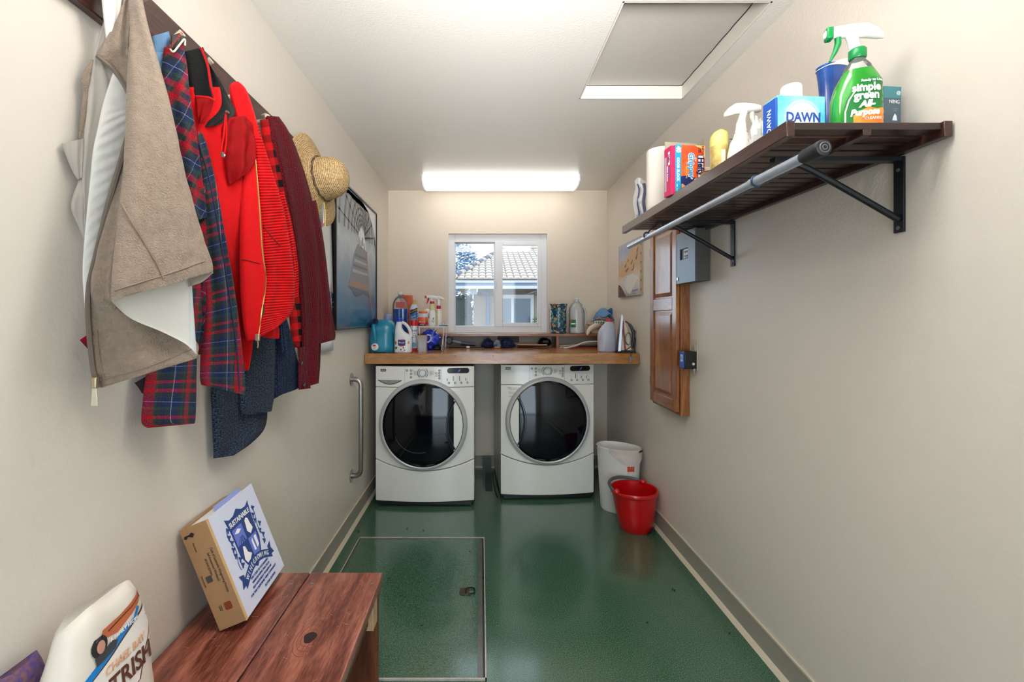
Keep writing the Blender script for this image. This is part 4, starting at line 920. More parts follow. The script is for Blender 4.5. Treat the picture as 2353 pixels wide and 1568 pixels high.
# trash bag carton
p = place(1576, 1.735, ST)
hb = thing('trash_bag_box', 'open red and blue Hefty trash bag carton on the shelf', 'box', p, .12)
hx, hd, hz = .0615, .025, .188
HB = mat('hefty_blue', S(28, 150, 190), .4); HR = mat('hefty_red', S(222, 48, 26), .4, var=.12, vs=14, col2=S(236, 110, 40)); HM = mat('hefty_magenta', S(196, 30, 90), .4); HN = mat('hefty_navy', S(22, 34, 92), .4)
MB().box(-hx+.004, hx, -hd, hd, 0, hz).build('carton', HR, hb, bevel=.001)
MB().box(-hx-.012, -hx+.004, -hd+.0005, hd, 0, hz-.004).build('carton_side', HM, hb, bevel=.001)
HF = lambda x, z, l=0: T(x, -hd-.0003-l, z) @ TOFRONT
HV = lambda x, z, l=0: HF(x, z, l) @ RZ(-PI/2)
MB().prism([(-hx+.004, 0), (-hx+.026, 0), (-hx+.028, hz), (-hx+.004, hz)], .0003, HF(0, 0)).build('blue_stripe', HB, hb, smooth=0)
MB().prism([(.02, hz), (.045, hz-.012), (hx, hz-.05), (hx, hz)], .0003, HF(0, 0)).build('yellow_corner', mat('hefty_yellow', S(238, 206, 120), .4), hb, smooth=0)
MB().prism([(-hx+.026, 0), (hx, 0), (hx, .05), (.035, .06), (.0, .075), (-hx+.027, .07)], .0003, HF(0, 0)).build('navy_field', HN, hb, smooth=0)
MB().prism([(-.02, 0), (hx-.004, 0), (hx-.006, .05), (.04, .066), (.02, .062), (.0, .03)], .0003, HF(0, 0, .0003)).build('bag_print', mat('hefty_bag', S(222, 222, 220), .4), hb, smooth=0)
MB().prism([(-hx+.03, 0), (-.022, 0), (-.012, .03), (-.028, .042), (-hx+.028, .04)], .0003, HF(0, 0, .0003)).build('hand_print', mat('hefty_skin', S(214, 150, 110), .4), hb, smooth=0)
MB().prism(rrect(.032, .056, .066, .152, .002), .0003, HF(0, 0, .0004)).build('brand_field', HN, hb, smooth=0)
MB().prism(rrect(.034, .054, .068, .150, .002), .0003, HF(0, 0, .0007)).build('brand_panel', mat('brand_white', S(240, 240, 240), .4), hb, smooth=0)
lettering('Hefty', .032, HN, hb, HV(.044, .109, .0012), bold=.0012, wide=.95)
lettering('Gripper', .031, mat('gripper_edge', S(240, 240, 235), .4), hb, HV(.006, .112, .0006), bold=.0028, shear=.15, wide=.95); lettering('Gripper', .031, mat('gripper_blue', S(50, 150, 205), .4), hb, HV(.006, .112, .0012), bold=.0008, shear=.15, wide=.95)
lettering('the', .011, INK_W, hb, HV(.024, .135, .001)); lettering('BIGGER BAG', .008, mat('gold_ink', S(226, 180, 90), .4), hb, HV(-.013, .085, .001))
lettering('40', .024, INK_W, hb, HV(-hx+.016, hz-.018, .0008), bold=.001); lettering('ODOR BLOCK', .0135, INK_W, hb, HV(-hx+.015, .095, .0008), bold=.0005); lettering('bags  13 gal', .006, INK_W, hb, HV(-hx+.012, .026, .0008))
lettering('NEW!', .0125, RED_P, hb, HV(.052, hz-.018, .0008), bold=.0005); lettering('thicker\non seams', .006, INK_K, hb, HV(.040, hz-.018, .0008))
SIDE = Matrix(((0, 0, -1, -hx-.0123), (-1, 0, 0, 0), (0, 1, 0, 0), (0, 0, 0, 1)))     # (-y, z) outline on the left side
MB().prism(rrect(-.020, -.008, .02, .15, .002), .0003, SIDE).build('side_panel', mat('side_pale', S(190, 160, 196), .4), hb, smooth=0)
MB().prism(rrect(.004, .016, .115, .165, .001), .0003, SIDE).build('side_brand', mat('brand_white', S(240, 240, 240), .4), hb, smooth=0)
lettering('Hefty', .014, HN, hb, SIDE @ T(.010, .140, .0006) @ RZ(-PI/2), 'side_lettering', bold=.0004); lettering('Gripper', .013, mat('side_blue', S(90, 120, 200), .4), hb, SIDE @ T(.012, .085, .0006) @ RZ(-PI/2), 'side_lettering'); lettering('ODOR BLOCK', .009, INK_W, hb, SIDE @ T(-.001, .085, .0006) @ RZ(-PI/2), 'side_lettering')
FL = mat('grey_board', S(150, 142, 128), .8)
q = MB(); q.box(-hx-.01, hx, -.001, .001, 0, .030, T(0, hd-.003, hz-.002) @ RX(-.1)); q.build('flap', FL, hb)
MB().prism([(0, 0), (.046, 0), (.02, .04)], .001, T(hx, -hd, hz-.002) @ RZ(PI/2) @ RX(PI/2) @ RX(.15)).build('flap', FL, hb)
# paper towel roll and the plastic packet at the far end
p = place(1517, 2.0, ST)
pt = thing('paper_towel_roll', 'tall white paper towel roll next to the Hefty carton', 'paper towel', p)
MB().lathe([(.02, .24), (.02, .0), (.054, 0), (.058, .004), (.058, .268), (.054, .274), (.02, .276), (.02, .2)], 32).build('roll', mat('towel_white', S(230, 226, 218), .9, bump=.0008, bs=160), pt)
p = place(1475, 2.235, ST)
pk = thing('plastic_packet', 'clear plastic packet with navy stripes at the far end of the shelf', 'packet', p, -.5)
q = MB(); q.grid(lambda u, v: Vector(((u-.5)*.075+.006*math.sin(v*9), -.012*math.sin(PI*u)+.006*mnoise.noise(Vector((u*4, v*5, 1))), v*.215+.012*math.sin(u*6)*v)), 12, 16); o = q.build('film', glass('packet_film', haze=.35, rough=.1), pk)
for i, (x, w, m_) in enumerate(((-.022, .008, HN), (.006, .014, HN), (-.008, .006, mat('packet_white', S(220, 224, 232), .4)))):
    q = MB(); q.grid(lambda u, v, x=x, w=w: Vector((x+(u-.5)*w+.006*math.sin(v*9)+.01*math.sin(v*3), -.014, v*.19+.005)), 3, 16); q.build('stripe', m_, pk)
MB().blob((0, 0, .03), (.026, .014, .03), 14, 10, .4, 3, 2, flat=-.029).build('contents', mat('packet_blue', S(190, 206, 230), .3, var=.8, vs=40, col2=S(40, 80, 160)), pk, smooth=.4)
# ================================================================ right wall: cabinet, electrical panel, plug box, painting
OKC = wood('oak_cabinet', S(128, 72, 30), S(182, 116, 60), 'Z', 1.7, .28, coat=.5, rings=11)
OKCX = wood('oak_cabinet_rail', S(128, 72, 30), S(182, 116, 60), 'Y', 1.7, .28, coat=.5, rings=11)
CY0, CY1, CZ0, CZ1, CXF = 2.421, 2.815, .795, 1.895, 1.047
oc = thing('wall_cabinet', 'tall narrow oak wall cabinet with raised panel door', 'cabinet', (XR, (CY0+CY1)/2, CZ0))
y0, y1, hC = CY0-(CY0+CY1)/2, CY1-(CY0+CY1)/2, CZ1-CZ0
dp = XR-CXF
MB().box(-dp+.016, 0, y0, y1, 0, hC).build('case', OKC, oc, bevel=.002)
dr = bpy.data.objects.new('door', None); COL.objects.link(dr); dr.parent = oc
dx0, dx1, d0, d1, z0, z1 = -dp-.004, -dp+.016, y0+.012, y1-.006, .018, hC-.02
st = .052
for a, b in ((d0, d0+st), (d1-st, d1)): MB().box(dx0, dx1, a, b, z0, z1).build('stile', OKC, dr, bevel=.003)
mid = CZ+(CY-700)/F*2.6-CZ0
for a, b in ((z0, z0+.062), (mid-.035, mid+.035), (z1-.062, z1)): MB().box(dx0, dx1, d0+st, d1-st, a, b).build('rail', OKCX, dr, bevel=.003)
for a, b in ((z0+.062, mid-.035), (mid+.035, z1-.062)):
    MB().box(dx0+.009, dx1, d0+st, d1-st, a, b).build('panel_field', OKC, dr)
    q = MB(); e = .03
    vs = [(dx0+.009, d0+st+.008, a+.008), (dx0+.009, d1-st-.008, a+.008), (dx0+.009, d1-st-.008, b-.008), (dx0+.009, d0+st+.008, b-.008), (dx0+.002, d0+st+e, a+e), (dx0+.002, d1-st-e, a+e), (dx0+.002, d1-st-e, b-e), (dx0+.002, d0+st+e, b-e)]
    q.add(vs, [(4, 5, 6, 7), (0, 1, 5, 4), (1, 2, 6, 5), (2, 3, 7, 6), (3, 0, 4, 7)]); q.build('raised_panel', OKC, dr, smooth=0)
for z in (.11, hC-.2): MB().box(dx0+.002, dx1+.004, d1, d1+.008, z, z+.05).build('hinge', mat('brass_dark', S(90, 64, 40), .4, .7), oc)
# electrical panel
ep = thing('electrical_panel', 'small grey metal electrical panel with breaker window beside the oak cabinet', 'electrical panel', (XR, 2.306, 1.497))
EPM = mat('panel_grey', S(96, 108, 122), .32, .3); EPS = mat('panel_side', S(92, 88, 84), .5, .2, bump=.0004, bs=200)
MB().box(-.068, 0, -.104, .104, 0.002, .257).build('box', EPS, ep, bevel=.002)
q = MB(); q.box(-.076, -.068, -.106, -.032, 0, .26).box(-.076, -.068, .062, .106, 0, .26).box(-.076, -.068, -.032, .062, 0, .12).box(-.076, -.068, -.032, .062, .175, .26); q.build('cover', EPM, ep)
MB().box(-.069, -.0675, -.031, .061, .121, .174).build('window_recess', BLACK, ep)
MB().box(-.074, -.068, -.028, .022, .124, .172).build('breaker', mat('breaker_white', S(225, 228, 232), .4), ep, bevel=.002)
for z in (.134, .156):
    for y in (-.016, .004): MB().box(-.0765, -.073, y-.006, y+.006, z-.0035, z+.0035).build('breaker_switch', BLACK, ep)
MB().prism(circle(.008, 14), .004, T(-.076, .085, .025) @ RY(-PI/2)).build('lock_screw', CHROME, ep)
# outlet with plugged-in box
pz = thing('wall_plate', 'cream outlet plate beside the oak cabinet', 'outlet', (XR, 2.365, 1.018))
MB().box(-.005, 0, -.036, .036, .03, .185).build('plate', mat('ivory_plate', S(196, 188, 172), .4), pz, bevel=.002)
MB().box(-.008, -.004, -.017, .017, .125, .160).build('socket', mat('ivory_socket', S(186, 178, 160), .4), pz, bevel=.002)
for y in (-.006, .006): MB().box(-.0085, -.0075, y-.001, y+.001, .135, .148).build('slot', BLACK, pz)
MB().tube([(-.01, -.03, .06), (-.02, -.034, .03), (-.012, -.02, .012), (-.006, .0, .02), (-.006, .012, .05)], .003, 6).build('cord', mat('clear_cord', S(196, 190, 176), .4), pz)
bx_ = thing('plug_in_device', 'black plug-in box with blue label on the outlet plate', 'plug device', (XR-.006, 2.362, 1.056))
MB().box(-.062, 0, -.033, .031, 0, .09).build('body', mat('device_black', S(14, 14, 16), .3), bx_, bevel=.004)
MB().box(-.0628, -.061, -.028, .026, .004, .086).build('blue_face', mat('device_blue', S(30, 90, 190), .3), bx_)
MB().box(-.0634, -.0622, -.012, .014, .035, .072).build('white_label', mat('device_label', S(190, 206, 226), .4), bx_)
lettering('12 V\n0.5 A', .009, INK_K, bx_, Matrix(((0, 0, -1, -.0636), (-1, 0, 0, .001), (0, 1, 0, .054), (0, 0, 0, 1))))
MB().prism(circle(.007, 12), .003, T(-.018, -.033, .026) @ TOFRONT).build('knob', mat('device_white', S(210, 206, 196), .4), bx_)
# painting
pg = thing('canvas_painting', 'small unframed desert landscape canvas on the right wall', 'painting', (XR, 3.372, 1.478))
PW2, PH2 = .24, .402
q = MB(); q.box(-.018, 0, -PW2, PW2, 0, PH2); q.build('canvas', mat('canvas_edge', S(196, 176, 146), .8), pg)
def paint_mat():
    m, nt, b = nodes_of('landscape_paint'); tc = N(nt, 'ShaderNodeTexCoord'); nz = N(nt, 'ShaderNodeTexNoise'); nz.inputs['Scale'].default_value = 14; nz.inputs['Detail'].default_value = 5; nz.inputs['Distortion'].default_value = 1.5
    nt.links.new(tc.outputs['Object'], nz.inputs[0]); sp = N(nt, 'ShaderNodeSeparateXYZ'); nt.links.new(tc.outputs['Object'], sp.inputs[0])
    mr = N(nt, 'ShaderNodeMapRange'); mr.inputs[2].default_value = PH2; nt.links.new(sp.outputs[2], mr.inputs[0])
    ad = N(nt, 'ShaderNodeMath', operation='MULTIPLY_ADD'); ad.inputs[1].default_value = .3; ad.inputs[2].default_value = -.15; nt.links.new(nz.outputs[0], ad.inputs[0])
    a2 = N(nt, 'ShaderNodeMath', operation='ADD'); nt.links.new(ad.outputs[0], a2.inputs[0]); nt.links.new(mr.outputs[0], a2.inputs[1])
    rp = N(nt, 'ShaderNodeValToRGB'); r = rp.color_ramp; r.elements[0].color = S(150, 148, 152); r.elements[1].color = S(178, 186, 200)
    for p_, c in ((.12, S(196, 196, 198)), (.3, S(212, 206, 196)), (.42, S(208, 186, 158)), (.56, S(206, 172, 136)), (.7, S(190, 192, 200)), (.84, S(164, 178, 202))): e = r.elements.new(p_); e.color = c
    nt.links.new(a2.outputs[0], rp.inputs[0]); nt.links.new(rp.outputs[0], b.inputs['Base Color']); b.inputs['Roughness'].default_value = .6; add_bump(nt, b, nz.outputs[0], .001); return m
MB().box(-.0195, -.018, -PW2, PW2, 0, PH2).build('painted_face', paint_mat(), pg)
GM = Matrix(((0, 0, -1, -.0196), (-1, 0, 0, 0), (0, 1, 0, 0), (0, 0, 0, 1)))
def dab(nm, pts, col, l=0): return MB().prism(pts, .0004, GM @ T(0, 0, .0003*l)).build(nm, mat('dab_%d_%d_%d' % col, S(*col), .6), pg, smooth=0)
dab('mesa', [(-PW2, .17), (-.10, .23), (-.02, .29), (.06, .33), (.16, .37), (PW2, .385), (PW2, .22), (.1, .19), (0, .17), (-.15, .15)], (208, 172, 134), 0)
for a, b, w, h in ((-.06, .235, .05, .02), (.0, .265, .04, .012), (.08, .245, .05, .02), (-.03, .20, .09, .018), (.12, .215, .03, .03), (.18, .275, .05, .03), (.2, .32, .04, .03), (.1, .19, .06, .012)):
    dab('rock_shadow', [(a-w/2, b-h*.4), (a-w/6, b+h*.1), (a+w/4, b+h*.6), (a+w/2, b+h*.5), (a+w/4, b-h*.5), (a-w/5, b-h)], (150, 104, 88), 1)
dab('dark_bank', [(-PW2, 0), (-.05, 0), (-.12, .05), (-.19, .09), (-PW2, .10)], (92, 72, 64), 1); dab('snow_field', [(-.10, .09), (-.02, .15), (.1, .16), (.22, .12), (.1, .05), (.03, .015), (-.02, .03)], (218, 218, 214), 1)
dab('blue_stroke', [(.09, .028), (.21, .03), (.21, .042), (.1, .04)], (112, 136, 170), 2)
for i in range(6): MB().box(-.013, -.009, -PW2-.0012, -PW2, .03+i*.062, .045+i*.062).build('staple', GREY_P, pg)
# ================================================================ things on the worktop, left group
# teal detergent jug with spigot, lying on its back
p = place(880, 3.325, CT)
j = thing('detergent_jug', 'big teal laundry detergent jug with white spigot at the left wall', 'jug', p)
TEAL = mat('teal_plastic', S(28, 138, 170), .3, coat=.25, var=.12, vs=5)
bd = MB().loft([(z, cx, 0, rx, ry, 3.2) for z, cx, rx, ry in ((0, 0, .080, .075), (.008, 0, .082, .085), (.04, 0, .088, .09), (.12, 0, .088, .09), (.18, .003, .083, .085), (.215, .008, .072, .07), (.232, .015, .05, .05), (.238, .018, .03, .03))], 40).build('body', TEAL, j)
MB().tube([(-.045, -.055, .215), (-.05, -.092, .19), (-.038, -.105, .15), (-.034, -.1, .10), (-.03, -.088, .075)], [.013, .014, .014, .013, .01], 10).build('handle', TEAL, j)
MB().lathe([(.014, 0), (.02, .002), (.02, .012), (.01, .014)], 20, T(-.036, -.075, .222) @ RX(PI/2-.5), True, True).build('fill_plug', mat('navy_plug', S(10, 24, 60), .3), j)
MB().lathe([(.024, 0), (.026, .004), (.026, .045), (.023, .05)], 24, T(.028, .02, .225) @ RY(.15), True, True).build('measuring_cup', mat('lilac_cup', S(150, 160, 210), .3, alpha=.75), j)
MB().lathe([(.026, -.01), (.026, .012), (.023, .016), (.012, .018)], 26, T(-.036, -.088, .043) @ TOFRONT, True, True).build('spigot', WHITE, j)
MB().prism(circle(.012, 16, 0, PI), .004, T(-.038, -.106, .049) @ TOFRONT).build('spigot_button', RED_P, j)
MB().prism(circle(.006, 12), .003, T(-.036, -.106, .036) @ TOFRONT).build('spigot_hole', mat('pale_green', S(170, 200, 180), .4), j)
drape_text('PLEASE REUSE\nAND RECYCLE', .011, mat('jug_print', S(40, 60, 110), .5), j, bd, T(.086, -.2, .11) @ TOFRONT @ RZ(PI/2))
# bleach bottle
p = place(927, 3.285, CT)
j = thing('bleach_bottle', 'white bleach bottle with blue cap and looped handle', 'bottle', p)
BWH = mat('bleach_white', S(228, 230, 230), .35)
bd = MB().loft([(z, cx, 0, rx, ry, 2.8) for z, cx, rx, ry in ((0, 0, .058, .042), (.005, 0, .063, .047), (.105, 0, .063, .047), (.125, -.006, .056, .045), (.15, -.026, .034, .04), (.175, -.033, .024, .034), (.2, -.032, .021, .03), (.222, -.029, .019, .02))], 36).build('body', BWH, j)
MB().tube(spline([(-.018, 0, .216), (.004, 0, .212), (.030, 0, .188), (.050, 0, .150), (.053, 0, .112)], 12), [.010, .011, .011, .011, .011, .011, .011, .011, .012, .013, .014, .015], 10).build('handle', BWH, j)
MB().lathe([(.019, .22), (.0215, .222), (.0215, .244), (.018, .247)], 20, T(-.029, 0, 0), True, True).build('cap', mat('cap_blue', S(26, 60, 190), .35), j)
FM = lambda x, z: T(x, -.2, z) @ TOFRONT
drape_print('label', rrect(-.030, .022, .052, .094, .001), mat('label_navy', S(30, 44, 110), .4), j, bd, FM(0, 0)); drape_print('label_ribbon', rrect(-.02, .012, .046, .054, .003), RED_P, j, bd, FM(0, 0), .0012); drape_print('label_top', rrect(-.012, .006, .087, .096, .003), RED_P, j, bd, FM(0, 0), .0012)
drape_text('Bleach', .0155, INK_W, j, bd, FM(-.004, .073))
for i, (x, z) in enumerate(((-.045, .036), (-.01, .024), (.008, .036), (.016, .02), (-.047, .03))): drape_print('dot_print', [(x+a, z+b) for a, b in circle(.0055 if i else .009, 12)], GREY_P, j, bd, FM(0, 0))
drape_print('side_mark', rrect(-.056, -.042, .06, .082, .003), mat('mark_rust', S(190, 90, 70), .5), j, bd, FM(0, 0)); drape_print('side_mark', [(.035, .064), (.05, .064), (.05, .082), (.042, .084)], mat('mark_pink', S(220, 150, 140), .5), j, bd, FM(0, 0))
drape_text('121 FL OZ (3.58 L)', .006, GREY_P, j, bd, FM(-.005, .010))
# red capped aerosol, measuring tub
p = place(951, 3.42, CT)
j = thing('aerosol_can', 'slim white aerosol can with red cap behind the bleach bottle', 'aerosol can', p)
bd = MB().lathe([(.026, 0), (.0275, .003), (.0275, .19), (.026, .196)], 28, None, True, True).build('can', mat('aerosol_white', S(214, 222, 230), .3, .1), j)
MB().lathe([(.0285, .19), (.0285, .228), (.027, .232)], 28, None, True, True).build('cap', RED_P, j)
MB().lathe([(.0278, .0), (.0282, .002), (.0282, .024)], 28).build('red_band', RED_P, j)
drape_print('blue_patch', [(-.02, .045), (.0, .07), (.022, .055), (.02, .03), (-.02, .03)], mat('sky_patch', S(80, 170, 215), .4), j, bd, FM(0, 0)); drape_text('Shuttle', .024, INK_B, j, bd, FM(.002, .155)); drape_text('Heavy\nStarch', .013, INK_K, j, bd, FM(.004, .112)); drape_text('*', .03, RED_P, j, bd, FM(.006, .128))
p = place(970, 3.315, CT)
j = thing('measuring_tub', 'clear plastic measuring tub with brown sponge top beside the aerosol can', 'tub', p)
MB().loft([(z, 0, 0, a, a*.8, 3) for z, a in ((0, .034), (.004, .036), (.085, .038), (.09, .04), (.12, .042), (.122, .043))], 26, True, False).build('tub', glass('tub_plastic', haze=.35, rough=.15), j)
MB().box(-.026, .026, -.02, .02, .096, .124).build('sponge', mat('sponge_brown', S(150, 104, 44), .9, bump=.001, bs=200), j, bevel=.004)
MB().tube([(.036, 0, .125), (.062, -.002, .122), (.066, 0, .095), (.05, 0, .075), (.037, 0, .07)], .006, 8).build('tub_handle', glass('tub_plastic2', haze=.4, rough=.15), j)
# blue plastic bag with black lining
p = place(990, 3.56, CT)
j = thing('blue_plastic_bag', 'shiny bright blue plastic bag slumped under the wire rack', 'plastic bag', p)
MB().blob((0, 0, .072), (.070, .06, .082), 36, 26, .34, 2.2, 21, flat=-.0715).build('bag', mat('blue_film', S(12, 50, 200), .18, coat=.5), j, smooth=.8)
MB().blob((.052, -.018, .026), (.05, .035, .03), 20, 12, .4, 3, 5, flat=-.0255).build('black_cloth', mat('black_cloth', S(10, 12, 26), .5), j, smooth=.5)
# wire rack
RKX0, RKX1, RKY0, RKY1, RKZ = -.462, -.272, 3.38, 3.66, 1.250
rk = thing('wire_rack', 'small white wire rack standing on the worktop holding spray bottles', 'rack', ((RKX0+RKX1)/2, (RKY0+RKY1)/2, CT))
WIRE = mat('white_wire', S(225, 228, 235), .3); a, b = (RKX1-RKX0)/2, (RKY1-RKY0)/2; hz_ = RKZ-CT
MB().tube([(-a, -b, hz_), (a, -b, hz_), (a, b, hz_), (-a, b, hz_)], .003, 6, closed=True).build('top_frame', WIRE, rk)
w0 = MB().tube([(0, -b, hz_), (0, b, hz_)], .0016, 6).build('wire', WIRE, rk)
for i in range(11):
    c = w0 if i == 0 else part_copy(w0, rk); c.location = (-a+a*2*(i+.5)/11, 0, 0)
for sx in (-1, 1):
    for sy in (-1, 1):
        MB().tube([(sx*a, sy*b, hz_), (sx*(a-.02), sy*b, .012), (sx*(a-.016), sy*b, .003), (sx*(a-.010), sy*b, .012), (sx*(a+.0-.004), sy*(b-.004), hz_)], .0024, 6).build('leg', WIRE, rk)
# toothbrush-like tool on the rack
o = MB().tube([(0, 0, .004), (.055, .0, .006)], [.004, .004], 8).build('small_brush', mat('brush_green', S(30, 120, 60), .4)); o.location = (-.305, 3.42, RKZ+.003); tag(o, 'small green and blue brush lying on the wire rack corner', 'brush')
o2 = MB().tube([(0, 0, 0), (.02, 0, .0)], .005, 8).build('brush_head', mat('brush_blue', S(40, 130, 200), .4), o); o2.location = (-.01, 0, .005)
ck = MB().lathe([(.006, 0), (.009, .002), (.012, .03), (.010, .034)], 14, None, True, True).build('clear_clip', mat('clip_pale', S(200, 220, 230), .25, alpha=.7)); ck.location = (-.285, 3.45, RKZ+.003); tag(ck, 'tiny clear plastic cap standing on the wire rack', 'cap')
# two trigger sprayers on the rack
CREAM = mat('cream_band', S(214, 206, 150), .4)
for i, (px, Y, lb, lab) in enumerate(((993, 3.46, 'white trigger sprayer with red nozzle and cream neck on the wire rack', 0), (1008, 3.58, 'white trigger sprayer with red collar behind the red-nozzled one', 1))):
    p = place(px, Y, RKZ+.003)
    j = thing('trigger_sprayer', lb, 'spray bottle', p)
    if i == 0:
        bd = MB().loft([(z, 0, 0, a_, a_*.75, 2.4) for z, a_ in ((0, .026), (.004, .029), (.08, .028), (.11, .022), (.125, .019), (.16, .016), (.172, .015))], 26).build('bottle', WHITE, j)
        MB().loft([(z, 0, 0, a_*1.03, a_*.78, 2.4) for z, a_ in ((.122, .019), (.16, .0162), (.175, .0155))], 26, False, False).build('cream_neck', CREAM, j)
        MB().lathe([(.016, .172), (.0165, .174), (.0165, .188), (.014, .19)], 22, None, True, True).build('collar', RED_P, j); trigger_head(j, .186, WHITE, RED_P, .85)
        MB().box(-.066*.85, -.048*.85, -.010, .010, .215, .232).build('nozzle', RED_P, j, bevel=.003)
        drape_print('heart_print', [(.006, .058), (.012, .066), (.016, .064), (.012, .055), (.008, .05)], INK_K, j, bd, FM(0, 0)); drape_text('zero\nodor\n*', .011, INK_K, j, bd, FM(.009, .036)); drape_print('red_mark', rrect(-.026, -.019, .06, .11, .002), RED_P, j, bd, FM(0, 0))
    else:
        bd = MB().loft([(z, 0, 0, a_, a_*.75, 2.4) for z, a_ in ((0, .026), (.004, .028), (.08, .028), (.115, .022), (.13, .018), (.15, .016))], 26).build('bottle', WHITE, j)
        drape_print('cream_panel', rrect(-.022, -.002, .004, .125, .004), CREAM, j, bd, FM(0, 0))
        MB().lathe([(.0165, .135), (.0175, .137), (.0165, .158), (.014, .16)], 22, None, True, True).build('collar', mat('crimson', S(190, 24, 50), .35), j)
        MB().loft([(.158, 0, 0, .0125, .012), (.19, 0, 0, .012, .011), (.2, 0, 0, .012, .011)], 18).build('throat', WHITE, j); trigger_head(j, .186, WHITE, WHITE, .85)
# orange stain remover tub on the rack with round white top
p = place(972, 3.50, RKZ+.003)
j = thing('stain_remover_tub', 'squat orange and red stain remover tub on the wire rack', 'tub', p)
bd = MB().loft([(z, 0, 0, a_, a_*.8, 3) for z, a_ in ((0, .038), (.004, .041), (.075, .040), (.095, .036), (.10, .034))], 30).build('tub', mat('tub_fade', S(205, 205, 220), .35), j)
drape_print('orange_field', rrect(-.038, .038, .03, .07, .006), mat('tub_orange', S(220, 96, 40), .35), j, bd, FM(0, 0)); drape_print('red_field', rrect(-.04, .04, .002, .042, .004), mat('tub_red', S(196, 34, 26), .35), j, bd, FM(0, 0), .0012); drape_print('black_field', rrect(-.032, .022, .006, .02, .002), INK_K, j, bd, FM(0, 0), .0016)
drape_text('RESOLVE', .013, INK_W, j, bd, FM(-.002, .034), .002); drape_text('LONGER', .009, INK_W, j, bd, FM(-.004, .013), .0022)
MB().lathe([(.034, .098), (.035, .1), (.035, .112), (.03, .116)], 26, None, True, True).build('lid', mat('tub_lid', S(226, 110, 40), .35), j)
p = place(981, 3.62, RKZ+.003)
j = thing('round_dispenser', 'white round-topped dispenser behind the stain remover tub', 'dispenser', p)
MB().lathe([(.03, 0), (.034, .004), (.036, .09), (.030, .118), (.016, .134), (.002, .138)], 24, None, True, True).build('body', WHITE, j); MB().tube([(.02, -.03, .1), (.034, -.034, .085), (.038, -.03, .05)], .005, 8).build('grip', WHITE, j)
# ---- on the back shelf, left
ZS = SH+.001
p = place(920, 3.845, ZS)
j = thing('refill_bottle', 'tall clear bottle half full of blue liquid on the back shelf', 'bottle', p)
MB().loft([(z, 0, 0, a_, a_*.7, 3) for z, a_ in ((0, .058), (.005, .062), (.12, .063), (.205, .064))], 32).build('blue_liquid', mat('blue_liquid', S(8, 74, 160), .12, coat=.6, var=.2, vs=12), j)
MB().loft([(z, 0, 0, a_, a_*.7 if z < .29 else a_, 3 if z < .28 else 2.2) for z, a_ in ((.205, .064), (.24, .063), (.27, .056), (.295, .042), (.31, .024), (.316, .017), (.33, .017))], 32, False, True).build('clear_top', CLR, j)
MB().lathe([(.018, .325), (.02, .327), (.02, .348), (.017, .35)], 20, None, True, True).build('cap', mat('cap_clear_white', S(222, 224, 228), .3), j)
MB().box(-.03, .04, -.0475, -.044, .215, .262).build('red_label', mat('label_red_haze', S(204, 90, 84), .4, alpha=.55), j)
p = place(935, 3.95, ZS)
j = thing('orange_box', 'tall orange carton behind the blue refill bottle', 'box', p)
MB().box(-.055, .045, -.03, .03, 0, .325).build('carton', mat('orange_carton', S(216, 104, 46), .45, var=.35, vs=9, col2=S(190, 50, 30)), j, bevel=.002); MB().box(-.058, -.03, -.032, .03, .31, .33).build('flap', RED_P, j)
p = place(951.5, 3.79, ZS)
j = thing('cleaner_bottle', 'blue and white drain cleaner bottle with tan cap on the back shelf', 'bottle', p)
bd = MB().loft([(z, 0, 0, a_, a_*.7, 2.5) for z, a_ in ((0, .033), (.005, .036), (.18, .036), (.215, .032), (.235, .022), (.245, .018))], 28).build('bottle', mat('bottle_blue_white', S(206, 220, 236), .3), j)
drape_print('blue_label', rrect(-.034, .034, .03, .2, .008), mat('label_blue', S(34, 116, 190), .35, var=.3, vs=20), j, bd, FM(0, 0)); drape_print('black_banner', [(-.032, .155), (.03, .185), (.03, .215), (-.03, .19)], INK_K, j, bd, FM(0, 0), .0014)
drape_text('BLASTER', .018, mat('banner_gold', S(226, 160, 60), .4), j, bd, FM(0, .186) @ RZ(.4), .002); drape_text('OXY\nClean', .02, INK_W, j, bd, FM(0, .13) @ RZ(.15), .002); drape_print('red_dot', [(.018+a_, .075+b_) for a_, b_ in circle(.01, 14)], RED_P, j, bd, FM(0, 0), .002)
MB().lathe([(.018, .242), (.0175, .246), (.0155, .275), (.013, .277)], 20, None, True, True).build('cap', mat('tan_cap', S(196, 168, 100), .4), j)
p = place(996, 3.80, ZS)
j = thing('spotted_dish', 'little white dish with black spots under the wire rack edge', 'dish', p)
bd = MB().loft([(z, 0, 0, a_, a_*.8, 3) for z, a_ in ((0, .034), (.004, .037), (.045, .043), (.047, .042))], 26).build('dish', WHITE, j)
for x, z in ((-.02, .03), (.006, .036), (-.008, .014), (.022, .022), (.012, .008), (-.03, .014), (.034, .034)): drape_print('spot', [(x+.0045*math.cos(t_), z+.0055*math.sin(t_)) for t_ in [2*PI*i/10 for i in range(10)]], INK_K, j, bd, FM(0, 0))
